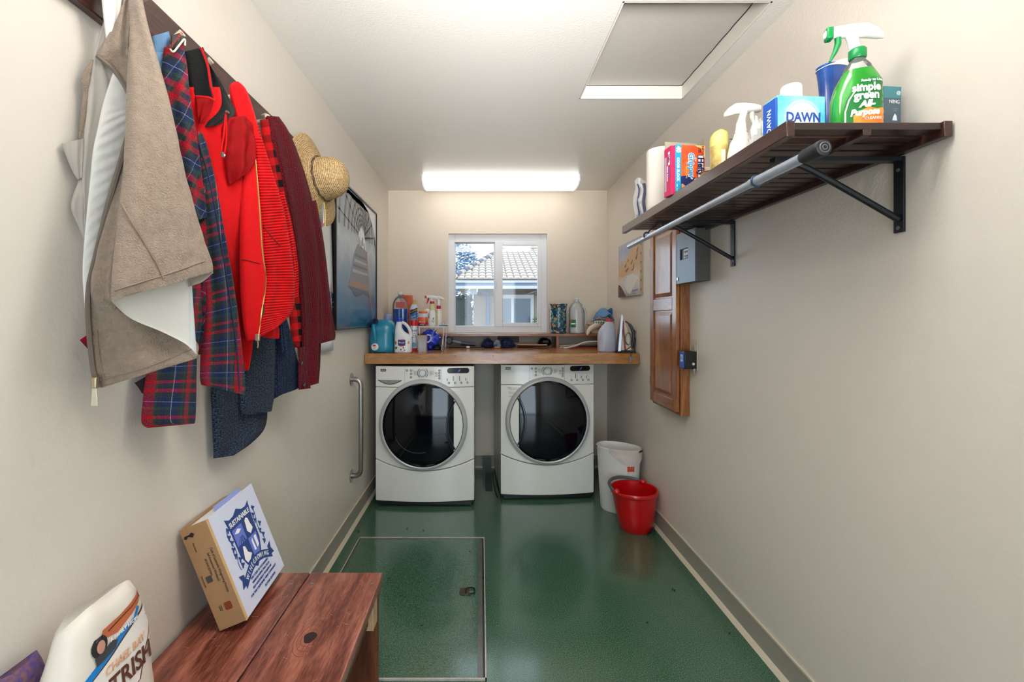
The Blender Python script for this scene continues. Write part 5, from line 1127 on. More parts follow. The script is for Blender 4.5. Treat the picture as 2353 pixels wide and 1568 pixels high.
# ---- under the back shelf
NV = mat('navy_fibre', S(16, 34, 84), .8, bump=.004, bs=70, var=.5, vs=50)
p = place(1048, 3.72, CT)
j = thing('scrub_brush', 'navy long-handled brush with ring grip lying under the back shelf', 'brush', p)
MB().tube([(-.055+.028*math.cos(a_), 0, .065+.03*math.sin(a_)) for a_ in [2*PI*i/20 for i in range(20)]], .006, 8, closed=True).build('ring_grip', mat('navy_plastic', S(18, 30, 66), .35), j)
MB().tube([(-.028, 0, .058), (.04, 0, .042)], .012, 10).build('grey_grip', mat('grip_grey', S(110, 112, 125), .5), j); MB().tube([(.04, 0, .042), (.155, .01, .03)], .015, 10).build('neck', mat('navy_plastic', S(18, 30, 66), .35), j); MB().tube([(-.06, -.02, .012), (.2, -.02, .012)], .008, 8).build('lower_handle', BLACK, j); MB().box(.085, .112, -.030, -.012, .006, .020).build('tag', WHITE, j)
for nm, px, w, lb in (('duster', 1121, (.055, .05, .046), 'round navy duster head under the back shelf'), ('duster', 1166, (.07, .05, .045), 'spiky dark navy duster under the outlet plate')):
    p = place(px, 3.76, CT); j = thing(nm, lb, 'duster', p)
    q = MB(); rr_ = random.Random(int(px)); 
    for i in range(220):
        th = rr_.uniform(0, 2*PI); ph = rr_.uniform(.05, PI/2); d = Vector((math.cos(th)*math.sin(ph)*w[0], math.sin(th)*math.sin(ph)*w[1], math.cos(ph)*w[2]*1.6)); q.tube([Vector((0, 0, .012))+d*.4, Vector((0, 0, .006))+d*(.9+.2*rr_.random())], [.006, .002], 4)
    q.build('bristles', NV, j, kind='stuff'); MB().blob((0, 0, .028), (w[0]*.8, w[1]*.8, .04), 16, 10, .2, 3, 1, flat=-.0275).build('core', NV, j)
p = place(1143, 3.72, CT)
j = thing('feather_tuft', 'pale blue and white feather tuft between the two navy dusters', 'duster', p)
MB().blob((0, 0, .03), (.028, .028, .034), 18, 12, .6, 3.2, 8, flat=-.0295).build('tuft', mat('tuft_pale', S(150, 170, 190), .8, var=.8, vs=35, col2=S(40, 70, 120)), j, smooth=.4); MB().tube([(-.025, -.03, .008), (.02, -.035, .008)], .006, 8).build('stub', mat('stub_tan', S(180, 130, 90), .6), j)
p = place(1226, 3.74, CT)
j = thing('wooden_stick', 'plain wooden stick lying under the back shelf right of the dusters', 'stick', p)
MB().tube([(-.13, 0, .028), (.11, .0, .026)], .006, 8).build('stick', wood('pine_stick', S(160, 112, 70), S(200, 152, 104), 'X', 2, .6), j); MB().tube([(-.13, .02, .012), (.13, .02, .010)], .010, 8).build('dark_handle', BLACK, j)
p = place(1240, 3.70, CT)
j = thing('pliers', 'pair of dark pliers lying near the right shelf divider', 'pliers', p)
for s_ in (-1, 1): MB().tube([(-.05, s_*.004, .008), (.01, -s_*.002, .009), (.045, s_*.012, .010), (.08, s_*.014, .008)], [.003, .006, .005, .004], 8).build('arm', mat('tool_steel', S(70, 66, 64), .35, .8), j)
o = MB().blob((0, 0, .04), (.055, .05, .036), 16, 12, .3, 2, 13, flat=-.039).build('dark_cloth', mat('black_cloth', S(10, 12, 26), .5), smooth=.5); o.location = place(1252, 3.86, CT); tag(o, 'heap of black cloth in the back of the shelf by the divider', 'cloth')
# hangers and folder in the right compartment
for i, (z, yy, m_, lb) in enumerate(((.006, 3.80, mat('folder_red', S(150, 26, 24), .5), 'red folder lying lowest under the right end of the back shelf'), (.018, 3.81, mat('folder_dark', S(34, 30, 30), .5), 'dark folder lying on the red one under the back shelf'))):
    o = MB().box(-.14, .14, -.09, .09, 0, .008).build('folder', m_, bevel=.001); o.location = ((1345-CX)/F*3.75, yy, CT+z-.006+.001); o.rotation_euler = (0, -.03*i, .05*i); tag(o, lb, 'folder')
for i, (pts, lb) in enumerate((([(1296, 801, 3.62), (1322, 795, 3.64), (1345, 787, 3.68), (1380, 785, 3.74)], 'white plastic hanger sticking out furthest from under the back shelf'), ([(1286, 796, 3.76), (1320, 793, 3.76), (1350, 791, 3.78), (1385, 792, 3.8)], 'thin white hanger edge lying flat under the back shelf'), ([(1286, 799, 3.72), (1325, 797, 3.72), (1360, 795, 3.74), (1385, 795, 3.76)], 'second thin white hanger just above the red folder'))):
    o = MB().tube(spline([tuple(at(*q_)) for q_ in pts], 10), .0075 if i == 0 else .004, 8).build('hanger', mat('hanger_white', S(208, 200, 190), .45)); tag(o, lb, 'hanger')
# ---- on the back shelf, right
p = place(1283, 3.86, ZS)
j = thing('mosaic_vase', 'teal mosaic glass vase on the back shelf right of the window', 'vase', p)
def mosaic():
    m, nt, b = nodes_of('mosaic'); tc = N(nt, 'ShaderNodeTexCoord'); vo = N(nt, 'ShaderNodeTexVoronoi'); vo.inputs['Scale'].default_value = 75; nt.links.new(tc.outputs['Object'], vo.inputs['Vector'])
    sp = N(nt, 'ShaderNodeSeparateColor'); nt.links.new(vo.outputs['Color'], sp.inputs[0]); rp = N(nt, 'ShaderNodeValToRGB'); r = rp.color_ramp; r.interpolation = 'CONSTANT'; r.elements[0].color = S(8, 40, 70); r.elements[1].position = .9; r.elements[1].color = S(190, 150, 70)
    for p_, c in ((.25, S(14, 78, 110)), (.45, S(20, 110, 130)), (.6, S(16, 60, 120)), (.72, S(50, 130, 110)), (.82, S(110, 180, 190)), (.87, S(170, 80, 60))): e = r.elements.new(p_); e.color = c
    nt.links.new(sp.outputs[0], rp.inputs[0]); nt.links.new(rp.outputs[0], b.inputs['Base Color']); b.inputs['Roughness'].default_value = .12; b.inputs['Coat Weight'].default_value = .6; add_bump(nt, b, vo.outputs['Distance'], .002); return m
MB().lathe([(.058, 0), (.066, .004), (.066, .012), (.060, .022), (.064, .03), (.068, .05), (.069, .15), (.068, .19), (.071, .22), (.077, .243), (.0775, .248), (.074, .247), (.066, .2), (.064, .05), (.0, .03)], 36, None, True, False).build('vase', mosaic(), j)
MB().lathe([(.03, .235), (.028, .25), (.016, .256), (.001, .257)], 18, None, True).build('inner_candle', WHITE, j)
p = place(1325, 3.84, ZS)
j = thing('clear_jug', 'empty clear plastic jug beside the mosaic vase', 'jug', p)
CJ = glass('jug_plastic', tint=(.96, .97, .98, 1), haze=.32, rough=.1)
bd = MB().loft([(z, 0, 0, a_, a_, 2.5) for z, a_ in ((0, .062), (.006, .068), (.03, .066), (.12, .064), (.19, .064), (.215, .060), (.245, .042), (.262, .026), (.27, .017), (.285, .016))], 32).build('body', CJ, j)
MB().lathe([(.017, .282), (.0185, .284), (.0185, .298), (.016, .3)], 18, None, True, True).build('cap', mat('cap_clear_white', S(222, 224, 228), .3), j)
MB().tube(spline([(.03, -.035, .225), (.055, -.05, .21), (.066, -.045, .16), (.068, -.04, .1), (.06, -.035, .07)], 12), .008, 8).build('handle', CJ, j)
drape_print('green_label', rrect(-.062, -.018, .05, .115, .003), mat('label_forest', S(20, 110, 70), .4), j, bd, FM(0, 0)); drape_print('red_label', rrect(-.058, -.046, .1, .114, .002), RED_P, j, bd, FM(0, 0), .0015); drape_print('label_bar', rrect(-.056, -.024, .076, .086, .002), INK_W, j, bd, FM(0, 0), .0016)
# heap of laundry at the right end of the back shelf
def heap(nm, lb, cat, px, Y, Z, r, m_, seed, amp=.5, freq=2.0, rot=0.0):
    o = MB().blob((0, 0, r[2]*.8), r, 30, 20, amp, freq, seed, flat=-r[2]*.79).build(nm, m_, smooth=.9); o.location = place(px, Y, Z); o.rotation_euler = (0, 0, rot); return tag(o, lb, cat)
heap('beige_cloth', 'crumpled cream printed cloth at the bottom of the laundry heap', 'cloth', 1379, 3.86, ZS, (.105, .085, .066), mat('cream_cloth', S(206, 188, 168), .85, var=.25, vs=14), 3, .45)
q = MB(); q.tube(spline([tuple(at(*t_)-at(1362, 752, 3.76)) for t_ in ((1378, 744, 3.78), (1368, 749, 3.76), (1355, 757, 3.725), (1349, 770, 3.715))], 10), [.018, .022, .024, .024, .022, .02, .018, .016, .012, .006], 10)
o = q.build('sock', mat('cream_sock', S(214, 200, 182), .9)); o.location = at(1362, 752, 3.76); tag(o, 'cream sock drooping over the shelf edge from the laundry heap', 'sock')
q = MB(); q.grid(lambda u, v: Vector((-.095+.2*u, -.06+.12*v-.03*math.sin(u*3), .13+.075*math.sin(PI*min(1, u*1.1))*math.sin(PI*(.15+.7*v))+.02*math.sin(u*11+v*5)+.012*mnoise.noise(Vector((u*5, v*5, 3)))-.09*max(0, .25-u)*2)), 26, 18)
o = q.build('blue_shirt', mat('denim_shirt', S(104, 146, 190), .85, bump=.0008, bs=300, var=.15, vs=12)); o.location = place(1384, 3.87, ZS-.01); tag(o, 'crumpled light blue shirt on top of the laundry heap', 'shirt')
sd = o.modifiers.new('thickness', 'SOLIDIFY'); sd.thickness = .008
o = MB().tube([tuple(at(1407, 704, 3.88)-at(1407, 704, 3.88)), (.02, .01, .006), (.045, .012, -.02), (.05, .012, -.05)], [.01, .022, .026, .018], 10).build('shirt_sleeve', mat('denim_dark', S(40, 92, 132), .85), o); o.location = (.045, -.02, .20)
o = MB().tube([(-.05, 0, .0), (-.02, -.004, .008), (.03, -.002, .012), (.05, 0, .012)], [.012, .016, .015, .01], 10).build('checked_cloth', plaid('green_check', [(0, S(226, 232, 226)), (.5, S(20, 92, 64))], [(0, S(226, 232, 226)), (.5, S(20, 92, 64))], .02)); o.location = at(1376, 744, 3.765); tag(o, 'green and white checked cloth roll tucked in the laundry heap', 'cloth')
def cyl_uv(o, s=1.0):
    me = o.data; ul = me.uv_layers.new(name='UVMap')
    for l in me.loops:
        c = me.vertices[l.vertex_index].co; ul.data[l.index].uv = (c.x*s, (c.z+c.y)*s)
cyl_uv(o)
# white jug with red cap, iron
p = place(1394, 3.36, CT)
j = thing('water_jug', 'translucent white jug with red cap beside the iron', 'jug', p)
MB().loft([(z, cx, 0, rx, ry, 2.6) for z, cx, rx, ry in ((0, 0, .058, .05), (.006, 0, .064, .055), (.10, 0, .066, .056), (.15, .002, .06, .052), (.19, .010, .044, .042), (.212, .016, .028, .03), (.222, .018, .022, .022))], 34).build('body', mat('milky_jug', S(200, 206, 222), .3, alpha=.8), j)
MB().loft([(z, 0, 0, rx, ry, 2.6) for z, rx, ry in ((.004, .058, .05), (.09, .06, .051), (.115, .061, .051))], 30).build('water', mat('jug_water', S(150, 158, 180), .2), j)
MB().lathe([(.022, .22), (.0245, .222), (.0245, .236), (.022, .239)], 20, T(.018, 0, 0), True, True).build('cap', RED_P, j)
p = place(1434, 3.30, CT)
ir = thing('steam_iron', 'white and silver steam iron with red stripe standing on its heel', 'iron', p, -.12)
# stands upright: local x to the right, sole plate facing left
sole = [(-.052, .012), (-.030, .27), (-.022, .272), (-.018, .25), (-.032, .012)]
MB().prism(sole, .006, T(0, -.052, 0) @ TOFRONT).build('sole_edge', mat('sole_silver', S(190, 192, 196), .25, .8), ir)
q = MB()
for z, x0_, x1_, hy in ((.012, -.05, -.030, .050), (.06, -.046, -.026, .053), (.12, -.041, -.020, .048), (.18, -.036, -.015, .036), (.23, -.032, -.012, .020), (.27, -.028, -.016, .003)):
    for a_, b_ in ((x0_, -hy), (x1_, -hy), (x1_, hy), (x0_, hy)): q.v.append(Vector((a_, b_, z)))
q.f = [(i*4+k, i*4+(k+1) % 4, i*4+4+(k+1) % 4, i*4+4+k) for i in range(5) for k in range(4)]+[(3, 2, 1, 0), (20, 21, 22, 23)]
q.build('sole_plate', mat('sole_silver', S(190, 192, 196), .25, .8), ir, bevel=.003)
q = MB(); vs = []
for z, x0_, x1_, hy in ((.016, -.028, .045, .045), (.06, -.024, .04, .046), (.12, -.018, .030, .040), (.17, -.013, .018, .030), (.21, -.010, .006, .018), (.24, -.009, -.004, .008)):
    for a_, b_ in ((x0_, -hy), (x1_, -hy*.8), (x1_, hy*.8), (x0_, hy)): q.v.append(Vector((a_, b_, z)))
q.f = [(i*4+k, i*4+(k+1) % 4, i*4+4+(k+1) % 4, i*4+4+k) for i in range(5) for k in range(4)]+[(3, 2, 1, 0), (20, 21, 22, 23)]
q.build('housing', mat('iron_white', S(220, 212, 196), .35), ir, bevel=.008, bseg=3)
MB().box(-.006, .006, -.053, -.02, .014, .23, RY(-.0) @ Matrix(((1, 0, -.10, .008), (0, 1, 0, 0), (0, 0, 1, 0), (0, 0, 0, 1))) @ RY(.10) if False else Matrix(((1, 0, -.07, .0), (0, 1, .06, 0), (0, 0, 1, 0), (0, 0, 0, 1)))).build('red_stripe', mat('iron_red', S(140, 20, 28), .35), ir)
hp = spline([(.008, 0, .225), (.035, 0, .205), (.058, 0, .165), (.066, 0, .12), (.062, 0, .07), (.05, 0, .03)], 18)
MB().tube(hp, [.006]*4+[.012]*10+[.010]*4, 10).build('handle', mat('iron_handle', S(70, 72, 70), .35), ir)
MB().tube([(.020+.020*math.cos(a_), -.048, .10+.042*math.sin(a_)) for a_ in [2*PI*i/24 for i in range(24)]], .0045, 8, closed=True).build('grip_loop', mat('iron_trim', S(120, 122, 112), .25, .6), ir)
MB().box(-.055, .055, -.045, .045, 0, .014).build('heel', mat('heel_dark', S(18, 30, 54), .3), ir, bevel=.004)
CORD = mat('iron_cord', S(52, 54, 56), .5)
for k in range(4):
    MB().tube(spline([(.058+.003*k, -.02+.012*k, .17-.01*k), (.078+.004*k, -.03+.012*k, .14), (.075-.004*k, -.03+.014*k, .07), (.062+.006*k, -.03+.012*k, .012), (.085, -.02+.012*k, .006)], 16), .0038, 7).build('cord_loop', CORD, ir)
MB().tube(spline([(.045, -.05, .05), (.0, -.07, .02), (-.03, -.085, .006), (.01, -.10, .005), (.02, -.128, .004), (.022, -.137, -.012), (.022, -.138, -.02)], 22), .003, 7).build('cord', CORD, ir)
MB().loft([(0, 0, 0, .012, .008, 3), (.012, 0, 0, .012, .008, 3), (.022, 0, 0, .006, .005)], 14, True, True, T(.022, -.138, -.042)).build('plug', mat('plug_grey', S(104, 116, 136), .4), ir)
for x in (-.005, .005): MB().box(.022+x-.001, .022+x+.001, -.1405, -.1355, -.055, -.042).build('prong', CHROME, ir)
# ================================================================ coat rack, clothes and hat on the left wall
RKW = wood('rack_mahogany', S(50, 22, 16), S(98, 52, 38), 'Y', 1.4, .3, coat=.4, rings=10)
cr = thing('coat_rack', 'dark mahogany coat rack board with pegs along the left wall', 'coat rack', (XL, 1.05, 1.945))
MB().box(0, .022, -.80, .99, 0, .143).build('board', RKW, cr, bevel=.003)
for y in (.72, 1.0, 1.13, 1.25, 1.42, 1.60, 1.93):
    MB().tube([(.02, y-1.05, .06), (.055, y-1.05, .068), (.075, y-1.05, .082)], [.008, .007, .009], 10).build('peg', mat('peg_ivory', S(214, 204, 186), .4), cr)
EYE = Vector((0, 0, CZ))
def cloth(name, parent, m, rows, bulge=.02, thick=.010, folds=((.006, 2.0, 0.0, .6),), nu=26, nv=44, round_=.5, rough=.0, seed=0, hem=0.0):
    """a hanging piece of cloth with thickness: rows of (xl,yl, xr,yr, Xl,Xr) = outline points and their distance along the room's width"""
    rs = spline([tuple(float(c) for c in r) for r in rows], nv)
    q = MB(); uv = []; vlen = 0.0; prev = None; ring = 2*nu
    for j, r in enumerate(rs):
        A = on_x(r[0], r[1], r[4]); B = on_x(r[2], r[3], r[5]); d = B-A; w = max(d.length, 1e-4); dn = d/w; mid = (A+B)/2
        if prev is not None: vlen += (mid-prev).length
        prev = mid; v = j/(nv-1)
        c = EYE-mid; n = c-dn*c.dot(dn); n.normalize()
        fr = []
        for i in range(nu):
            u = i/(nu-1); s = max(0.0, 1-(2*u-1)**2)
            off = bulge*min(1.0, w/.08)*s**round_
            for amp, fq, ph, drift in folds: off += amp*min(1.0, w/.10)*math.sin(2*PI*(fq*u+ph+drift*v))*min(1, s*3)*(.35+.65*v)
            if rough: off += rough*mnoise.noise(Vector((u*w*28, vlen*28, seed)))*min(1, s*4)
            fr.append((A+d*u+n*off, n))
        for i, (p, n_) in enumerate(fr): q.v.append(p); uv.append((i/(nu-1)*w, -vlen))
        for i in reversed(range(nu)):
            u = i/(nu-1); s = max(0.0, 1-(2*u-1)**2); q.v.append(A+d*u-n*(thick*s**.4+.0015)); uv.append((u*w, -vlen))
    for v_ in q.v:
        if v_.x < XL+.004: v_.x = XL+.004
    for j in range(nv-1):
        for k in range(ring): q.f.append((j*ring+k, j*ring+(k+1) % ring, (j+1)*ring+(k+1) % ring, (j+1)*ring+k))
    q.f.append(tuple(range(ring-1, -1, -1))); q.f.append(tuple((nv-1)*ring+k for k in range(ring))); q.uv = uv
    return q.build(name, m, parent, smooth=1.3, world=True)
def trace(surfs, pts, n=40, lift=.002):
    """a seam or zip drawn on hanging cloth: pixels followed until they meet the cloth"""
    trees = []
    for o in surfs:
        L = parent_world(o.parent); trees.append(BVHTree.FromPolygons([v.co+L for v in o.data.vertices], [tuple(p.vertices) for p in o.data.polygons]))
    out = []
    for x, y in spline([tuple(float(c) for c in p[:2]) for p in pts], n):
        d = Vector(((x-CX)/F, 1, -(y-CY)/F)).normalized(); best = None
        for t in trees:
            h = t.ray_cast(EYE, d)
            if h[0] is not None and (best is None or h[3] < best[1]): best = (h[0], h[3])
        if best: out.append(best[0]-d*lift)
    return out
def line_on(name, parent, m, surfs, pts, r, n=40, lift=.001):
    P = trace(surfs, pts, n, lift)
    return MB().tube(P, r, 6).build(name, m, parent, world=True)
def line(name, parent, m, pts, r, n=40, seg=6, closed=False):
    P = [tuple(on_x(*p)) for p in pts]; return MB().tube(spline(P, n), r, seg).build(name, m, parent, world=True)
def hang(name, label, cat, px, py, X): return thing(name, label, cat, on_x(px, py, X), group='clothes on the coat rack')
FLE = mat('tan_fleece', S(160, 141, 124), .95, var=.25, vs=70, bump=.004, bs=330, sheen=.2, spec=.1)
LNG = mat('grey_lining', S(176, 168, 158), .6, var=.06, vs=20); LNW = mat('white_lining', S(226, 222, 214), .5, bump=.0015, bs=40)
def X(rows, a, b):  # fill in constant or given distances
    return [r if len(r) == 6 else r+(a, b) for r in rows]
fj = hang('fleece_jacket', 'tan fleece jacket with white lining hanging nearest on the rack', 'jacket', 232, 892, -.74)
fj_b = cloth('back_panel', fj, FLE, [(300, -70, 315, -70, -.745, -.735), (299, 0, 324, 0, -.735, -.71), (297, 80, 346, 80, -.725, -.69), (292, 180, 375, 180, -.71, -.67), (288, 300, 400, 295, -.69, -.65), (283, 400, 422, 390, -.68, -.635), (272, 500, 447, 480, -.67, -.625), (262, 590, 472, 560, -.665, -.615), (257, 650, 487, 600, -.66, -.61), (256, 690, 490, 626, -.66, -.61)], .026, .010, ((.007, 1.3, .1, .3),), nv=60, rough=.004, seed=1)
fj_f = cloth('front_panel', fj, FLE, [(262, 60, 300, -40, -.765, -.75), (224, 128, 297, 60, -.775, -.745), (262, 165, 294, 130, -.765, -.74), (294, 215, 299, 200, -.745, -.735), (301, 262, 306, 255, -.74, -.73), (286, 335, 293, 330, -.745, -.73), (262, 420, 284, 420, -.755, -.73), (240, 500, 277, 500, -.765, -.725), (216, 600, 264, 600, -.775, -.72), (203, 660, 262, 690, -.778, -.715), (201, 720, 345, 712, -.778, -.69), (205, 770, 430, 765, -.776, -.655), (209, 815, 455, 792, -.772, -.645), (214, 855, 455, 812, -.77, -.64), (232, 892, 452, 824, -.765, -.64)], .016, .008, ((.010, 1.6, .35, .2),), nv=70, rough=.003, seed=2)
cloth('lining_panel', fj, LNG, [(238, 50, 262, 50, -.782, -.77), (215, 130, 250, 130, -.786, -.775), (205, 200, 275, 190, -.788, -.77), (200, 260, 297, 240, -.79, -.765), (192, 330, 285, 320, -.79, -.765), (189, 420, 255, 420, -.79, -.77), (194, 520, 232, 520, -.79, -.775), (192, 600, 215, 600, -.79, -.778), (192, 650, 203, 650, -.79, -.78)], .008, .005, ((.006, 2.2, .2, .3),), nv=40)
cloth('facing_strip', fj, LNW, [(262, 160, 275, 165, -.765, -.757), (240, 230, 297, 240, -.768, -.75), (226, 290, 299, 272, -.77, -.748), (214, 350, 279, 350, -.773, -.752), (207, 420, 257, 420, -.776, -.758), (200, 490, 238, 490, -.778, -.766), (193, 570, 220, 570, -.781, -.772), (190, 640, 206, 640, -.783, -.776), (196, 720, 201, 720, -.782, -.778)], .010, .004, ((.003, 1, 0, 18),), nv=110)
cloth('collar_lining', fj, LNW, [(230, -60, 282, -60, -.762, -.75), (235, 0, 279, 0, -.764, -.752), (240, 50, 275, 40, -.766, -.754), (246, 105, 262, 95, -.768, -.758), (250, 132, 255, 126, -.77, -.765)], .012, .006, nv=24)
cloth('hem_lining', fj, LNW, [(257, 694, 258, 684, -.668, -.664), (300, 732, 300, 668, -.672, -.656), (370, 762, 372, 640, -.662, -.64), (425, 790, 430, 622, -.648, -.626), (452, 815, 440, 640, -.632, -.625)], -.014, .004, ((.004, 1.4, .2, .8),), nv=30)
cloth('hem_lining', fj, LNG, [(432, 660, 432, 622, -.63, -.622), (465, 648, 462, 608, -.622, -.616), (490, 627, 488, 618, -.612, -.611)], -.006, .003, nv=14)
cloth('cuff', fj, LNG, [(142, 330, 192, 318, -.805, -.79), (152, 358, 192, 348, -.803, -.79), (166, 392, 191, 380, -.8, -.79), (178, 413, 190, 408, -.797, -.79)], .012, .004, nv=14)
cloth('sleeve', fj, LNG, [(186, 400, 198, 395, -.8, -.79), (166, 455, 200, 440, -.802, -.79), (165, 485, 200, 480, -.802, -.79), (180, 520, 198, 520, -.8, -.79), (191, 548, 198, 548, -.797, -.79)], .016, .004, ((.004, 1.5, 0, .5),), nv=18)
cloth('lapel', fj, FLE, [(204, 140, 216, 135, -.795, -.785), (187, 178, 208, 172, -.8, -.785), (190, 205, 206, 200, -.8, -.788), (198, 226, 207, 222, -.797, -.79)], .010, .004, nv=16)
cloth('lapel', fj, FLE, [(192, 210, 206, 212, -.798, -.788), (185, 260, 206, 262, -.803, -.79), (180, 318, 196, 318, -.806, -.795)], .008, .004, nv=12)
ZT = mat('zip_tape', S(112, 98, 88), .7)
line('zip_tape', fj, ZT, [(222, 128, -.764), (262, 163, -.75), (294, 214, -.735), (303, 262, -.728), (287, 335, -.731), (264, 420, -.742), (242, 500, -.755), (217, 600, -.766), (204, 660, -.770), (202, 720, -.770), (207, 790, -.768), (214, 850, -.765), (226, 890, -.762)], .0045, 70)
line_on('seam', fj, mat('fleece_seam', S(140, 120, 104), .95), [fj_b], [(279, 468), (300, 505), (330, 555), (360, 605), (376, 640)], .0022)
line_on('seam', fj, mat('fleece_seam', S(140, 120, 104), .95), [fj_b], [(262, 668), (320, 650), (400, 625), (470, 600)], .0014); line_on('seam', fj, mat('fleece_seam', S(140, 120, 104), .95), [fj_f], [(236, 872), (300, 855), (380, 828), (440, 802)], .0014); line_on('seam', fj, mat('fleece_seam', S(140, 120, 104), .95), [fj_f], [(222, 760), (228, 820), (238, 872)], .0014)
BRS = mat('zip_brass', S(196, 180, 150), .3, .85)
c = on_x(218, 880, -.755); MB().box(-.005, .005, -.004, .004, -.011, .011, T(*c)).build('zip_slider', BRS, fj, world=True, bevel=.002)
c = on_x(218, 912, -.755); MB().prism([(-.004, .02), (.004, .02), (.007, -.018), (-.007, -.018)], .002, T(*c) @ TOFRONT).build('zip_pull', mat('zip_pull_ivory', S(214, 206, 186), .4, .3), fj, world=True, bevel=.0008)
# denim shirt
DEN = mat('denim_pale', S(110, 150, 190), .85, var=.3, vs=30, bump=.001, bs=300)
ds = hang('denim_shirt', 'pale blue denim shirt whose collar shows between fleece jacket and plaid shirt', 'shirt', 360, 700, -.77)
cloth('collar', ds, DEN, [(346, 84, 388, 72, -.79, -.77), (349, 105, 390, 95, -.788, -.768), (357, 140, 384, 138, -.785, -.768), (364, 180, 377, 178, -.782, -.77)], .016, .008, ((.004, 1.5, .2, .3),), nv=20)
cloth('body', ds, DEN, [(350, 120, 385, 120, -.785, -.77), (345, 260, 392, 260, -.785, -.76), (340, 450, 400, 450, -.785, -.75), (345, 700, 400, 700, -.785, -.75)], .02, .008, ((.006, 1.5, .2, .3),), nv=24)
# plaid shirts
kR, kD, kG, kB, kW = S(172, 10, 36), S(46, 50, 54), S(40, 76, 70), S(28, 42, 82), S(140, 158, 196)
st_u = [(0, kR), (.22, kG), (.29, kD), (.42, kB), (.52, kD), (.62, kW), (.64, kB), (.78, kD), (.86, kG), (.92, kD)]
PLA = plaid('tartan_flannel', st_u, [(0, kD), (.16, kR), (.24, kD), (.42, kG), (.48, kB), (.62, kW), (.635, kB), (.74, kD), (.9, kR)], .085, weave=.2)
PLB = plaid('tartan_flannel_bias', st_u, [(0, kD), (.14, kR), (.30, kD), (.42, kG), (.50, kB), (.62, kW), (.64, kB), (.74, kD), (.86, kR)], .085, rot=.65, weave=.2)
pa = hang('plaid_shirt', 'red and blue plaid flannel shirt with its long tail hanging below the fleece jacket', 'shirt', 390, 985, -.72)
cloth('yoke', pa, PLB, [(378, 108, 420, 100, -.765, -.735), (372, 160, 430, 150, -.76, -.725), (375, 230, 437, 220, -.755, -.715), (384, 320, 452, 310, -.75, -.705), (392, 420, 464, 400, -.745, -.70), (400, 520, 476, 500, -.74, -.695)], .018, .010, ((.008, 1.8, .15, .2),), nv=44)
cloth('body', pa, PLA, [(380, 420, 466, 420, -.755, -.715), (375, 560, 475, 560, -.76, -.715), (355, 700, 470, 700, -.765, -.72), (342, 800, 455, 800, -.768, -.725), (336, 860, 452, 855, -.77, -.725), (329, 920, 451, 922, -.77, -.725), (326, 970, 449, 966, -.77, -.725), (340, 984, 446, 974, -.768, -.727)], .018, .008, ((.008, 1.6, .3, .1),), nv=50)
cloth('sleeve', pa, PLB, [(415, 430, 472, 420, -.735, -.70), (430, 540, 481, 530, -.735, -.70), (442, 640, 486, 635, -.735, -.70), (450, 740, 487, 730, -.735, -.705), (454, 800, 486, 790, -.735, -.708), (456, 816, 484, 806, -.735, -.71)], .018, .008, ((.004, 1.2, .3, .3),), nv=36)
cloth('cuff', pa, PLA, [(183, 782, 206, 766, -.806, -.795), (196, 796, 212, 790, -.805, -.796), (205, 806, 214, 802, -.803, -.797)], .008, .003, nv=10)
cloth('inner_hem', pa, mat('flannel_dark', S(40, 24, 30), .9), [(310, 880, 345, 860, -.785, -.775), (318, 890, 342, 885, -.784, -.776), (328, 905, 340, 902, -.782, -.777)], .005, .003, nv=10)
tg = cloth('collar_tag', pa, mat('tag_dark', S(36, 34, 34), .6), [(392, 82, 418, 74, -.752, -.742), (393, 100, 424, 90, -.748, -.736), (392, 114, 420, 100, -.745, -.735)], .006, .003, nv=10)
line('tag_edge', pa, mat('tag_edge', S(206, 198, 184), .6), [(391, 113, -.738), (399, 119, -.732), (410, 106, -.728), (424, 90, -.728), (425, 105, -.728)], .0022, 24)
lettering('NORTHCREST', .009, mat('tag_red', S(210, 70, 60), .5), pa, T(*(on_x(405, 92, -.7255)-parent_world(pa))) @ RZ(-.2) @ TOFRONT @ RZ(.75), 'tag_lettering')
pb = hang('plaid_shirt', 'second red and blue plaid flannel shirt just behind the first, ending higher', 'shirt', 510, 908, -.70)
pb_b = cloth('body', pb, PLA, [(436, 310, 462, 300, -.735, -.715), (442, 350, 476, 335, -.73, -.70), (446, 420, 492, 400, -.725, -.69), (452, 500, 507, 480, -.72, -.68), (458, 600, 524, 580, -.72, -.675), (466, 700, 540, 680, -.72, -.672), (462, 800, 553, 790, -.725, -.67), (460, 865, 560, 865, -.728, -.67), (463, 885, 561, 908, -.728, -.67)], .022, .010, ((.008, 2.1, .1, .2),), nv=60)
line_on('button_band', pb, mat('flannel_stripe', S(34, 40, 66), .9), [pb_b], [(458, 330), (480, 410), (496, 490), (513, 590), (529, 690), (543, 790), (551, 895)], .002, 50)
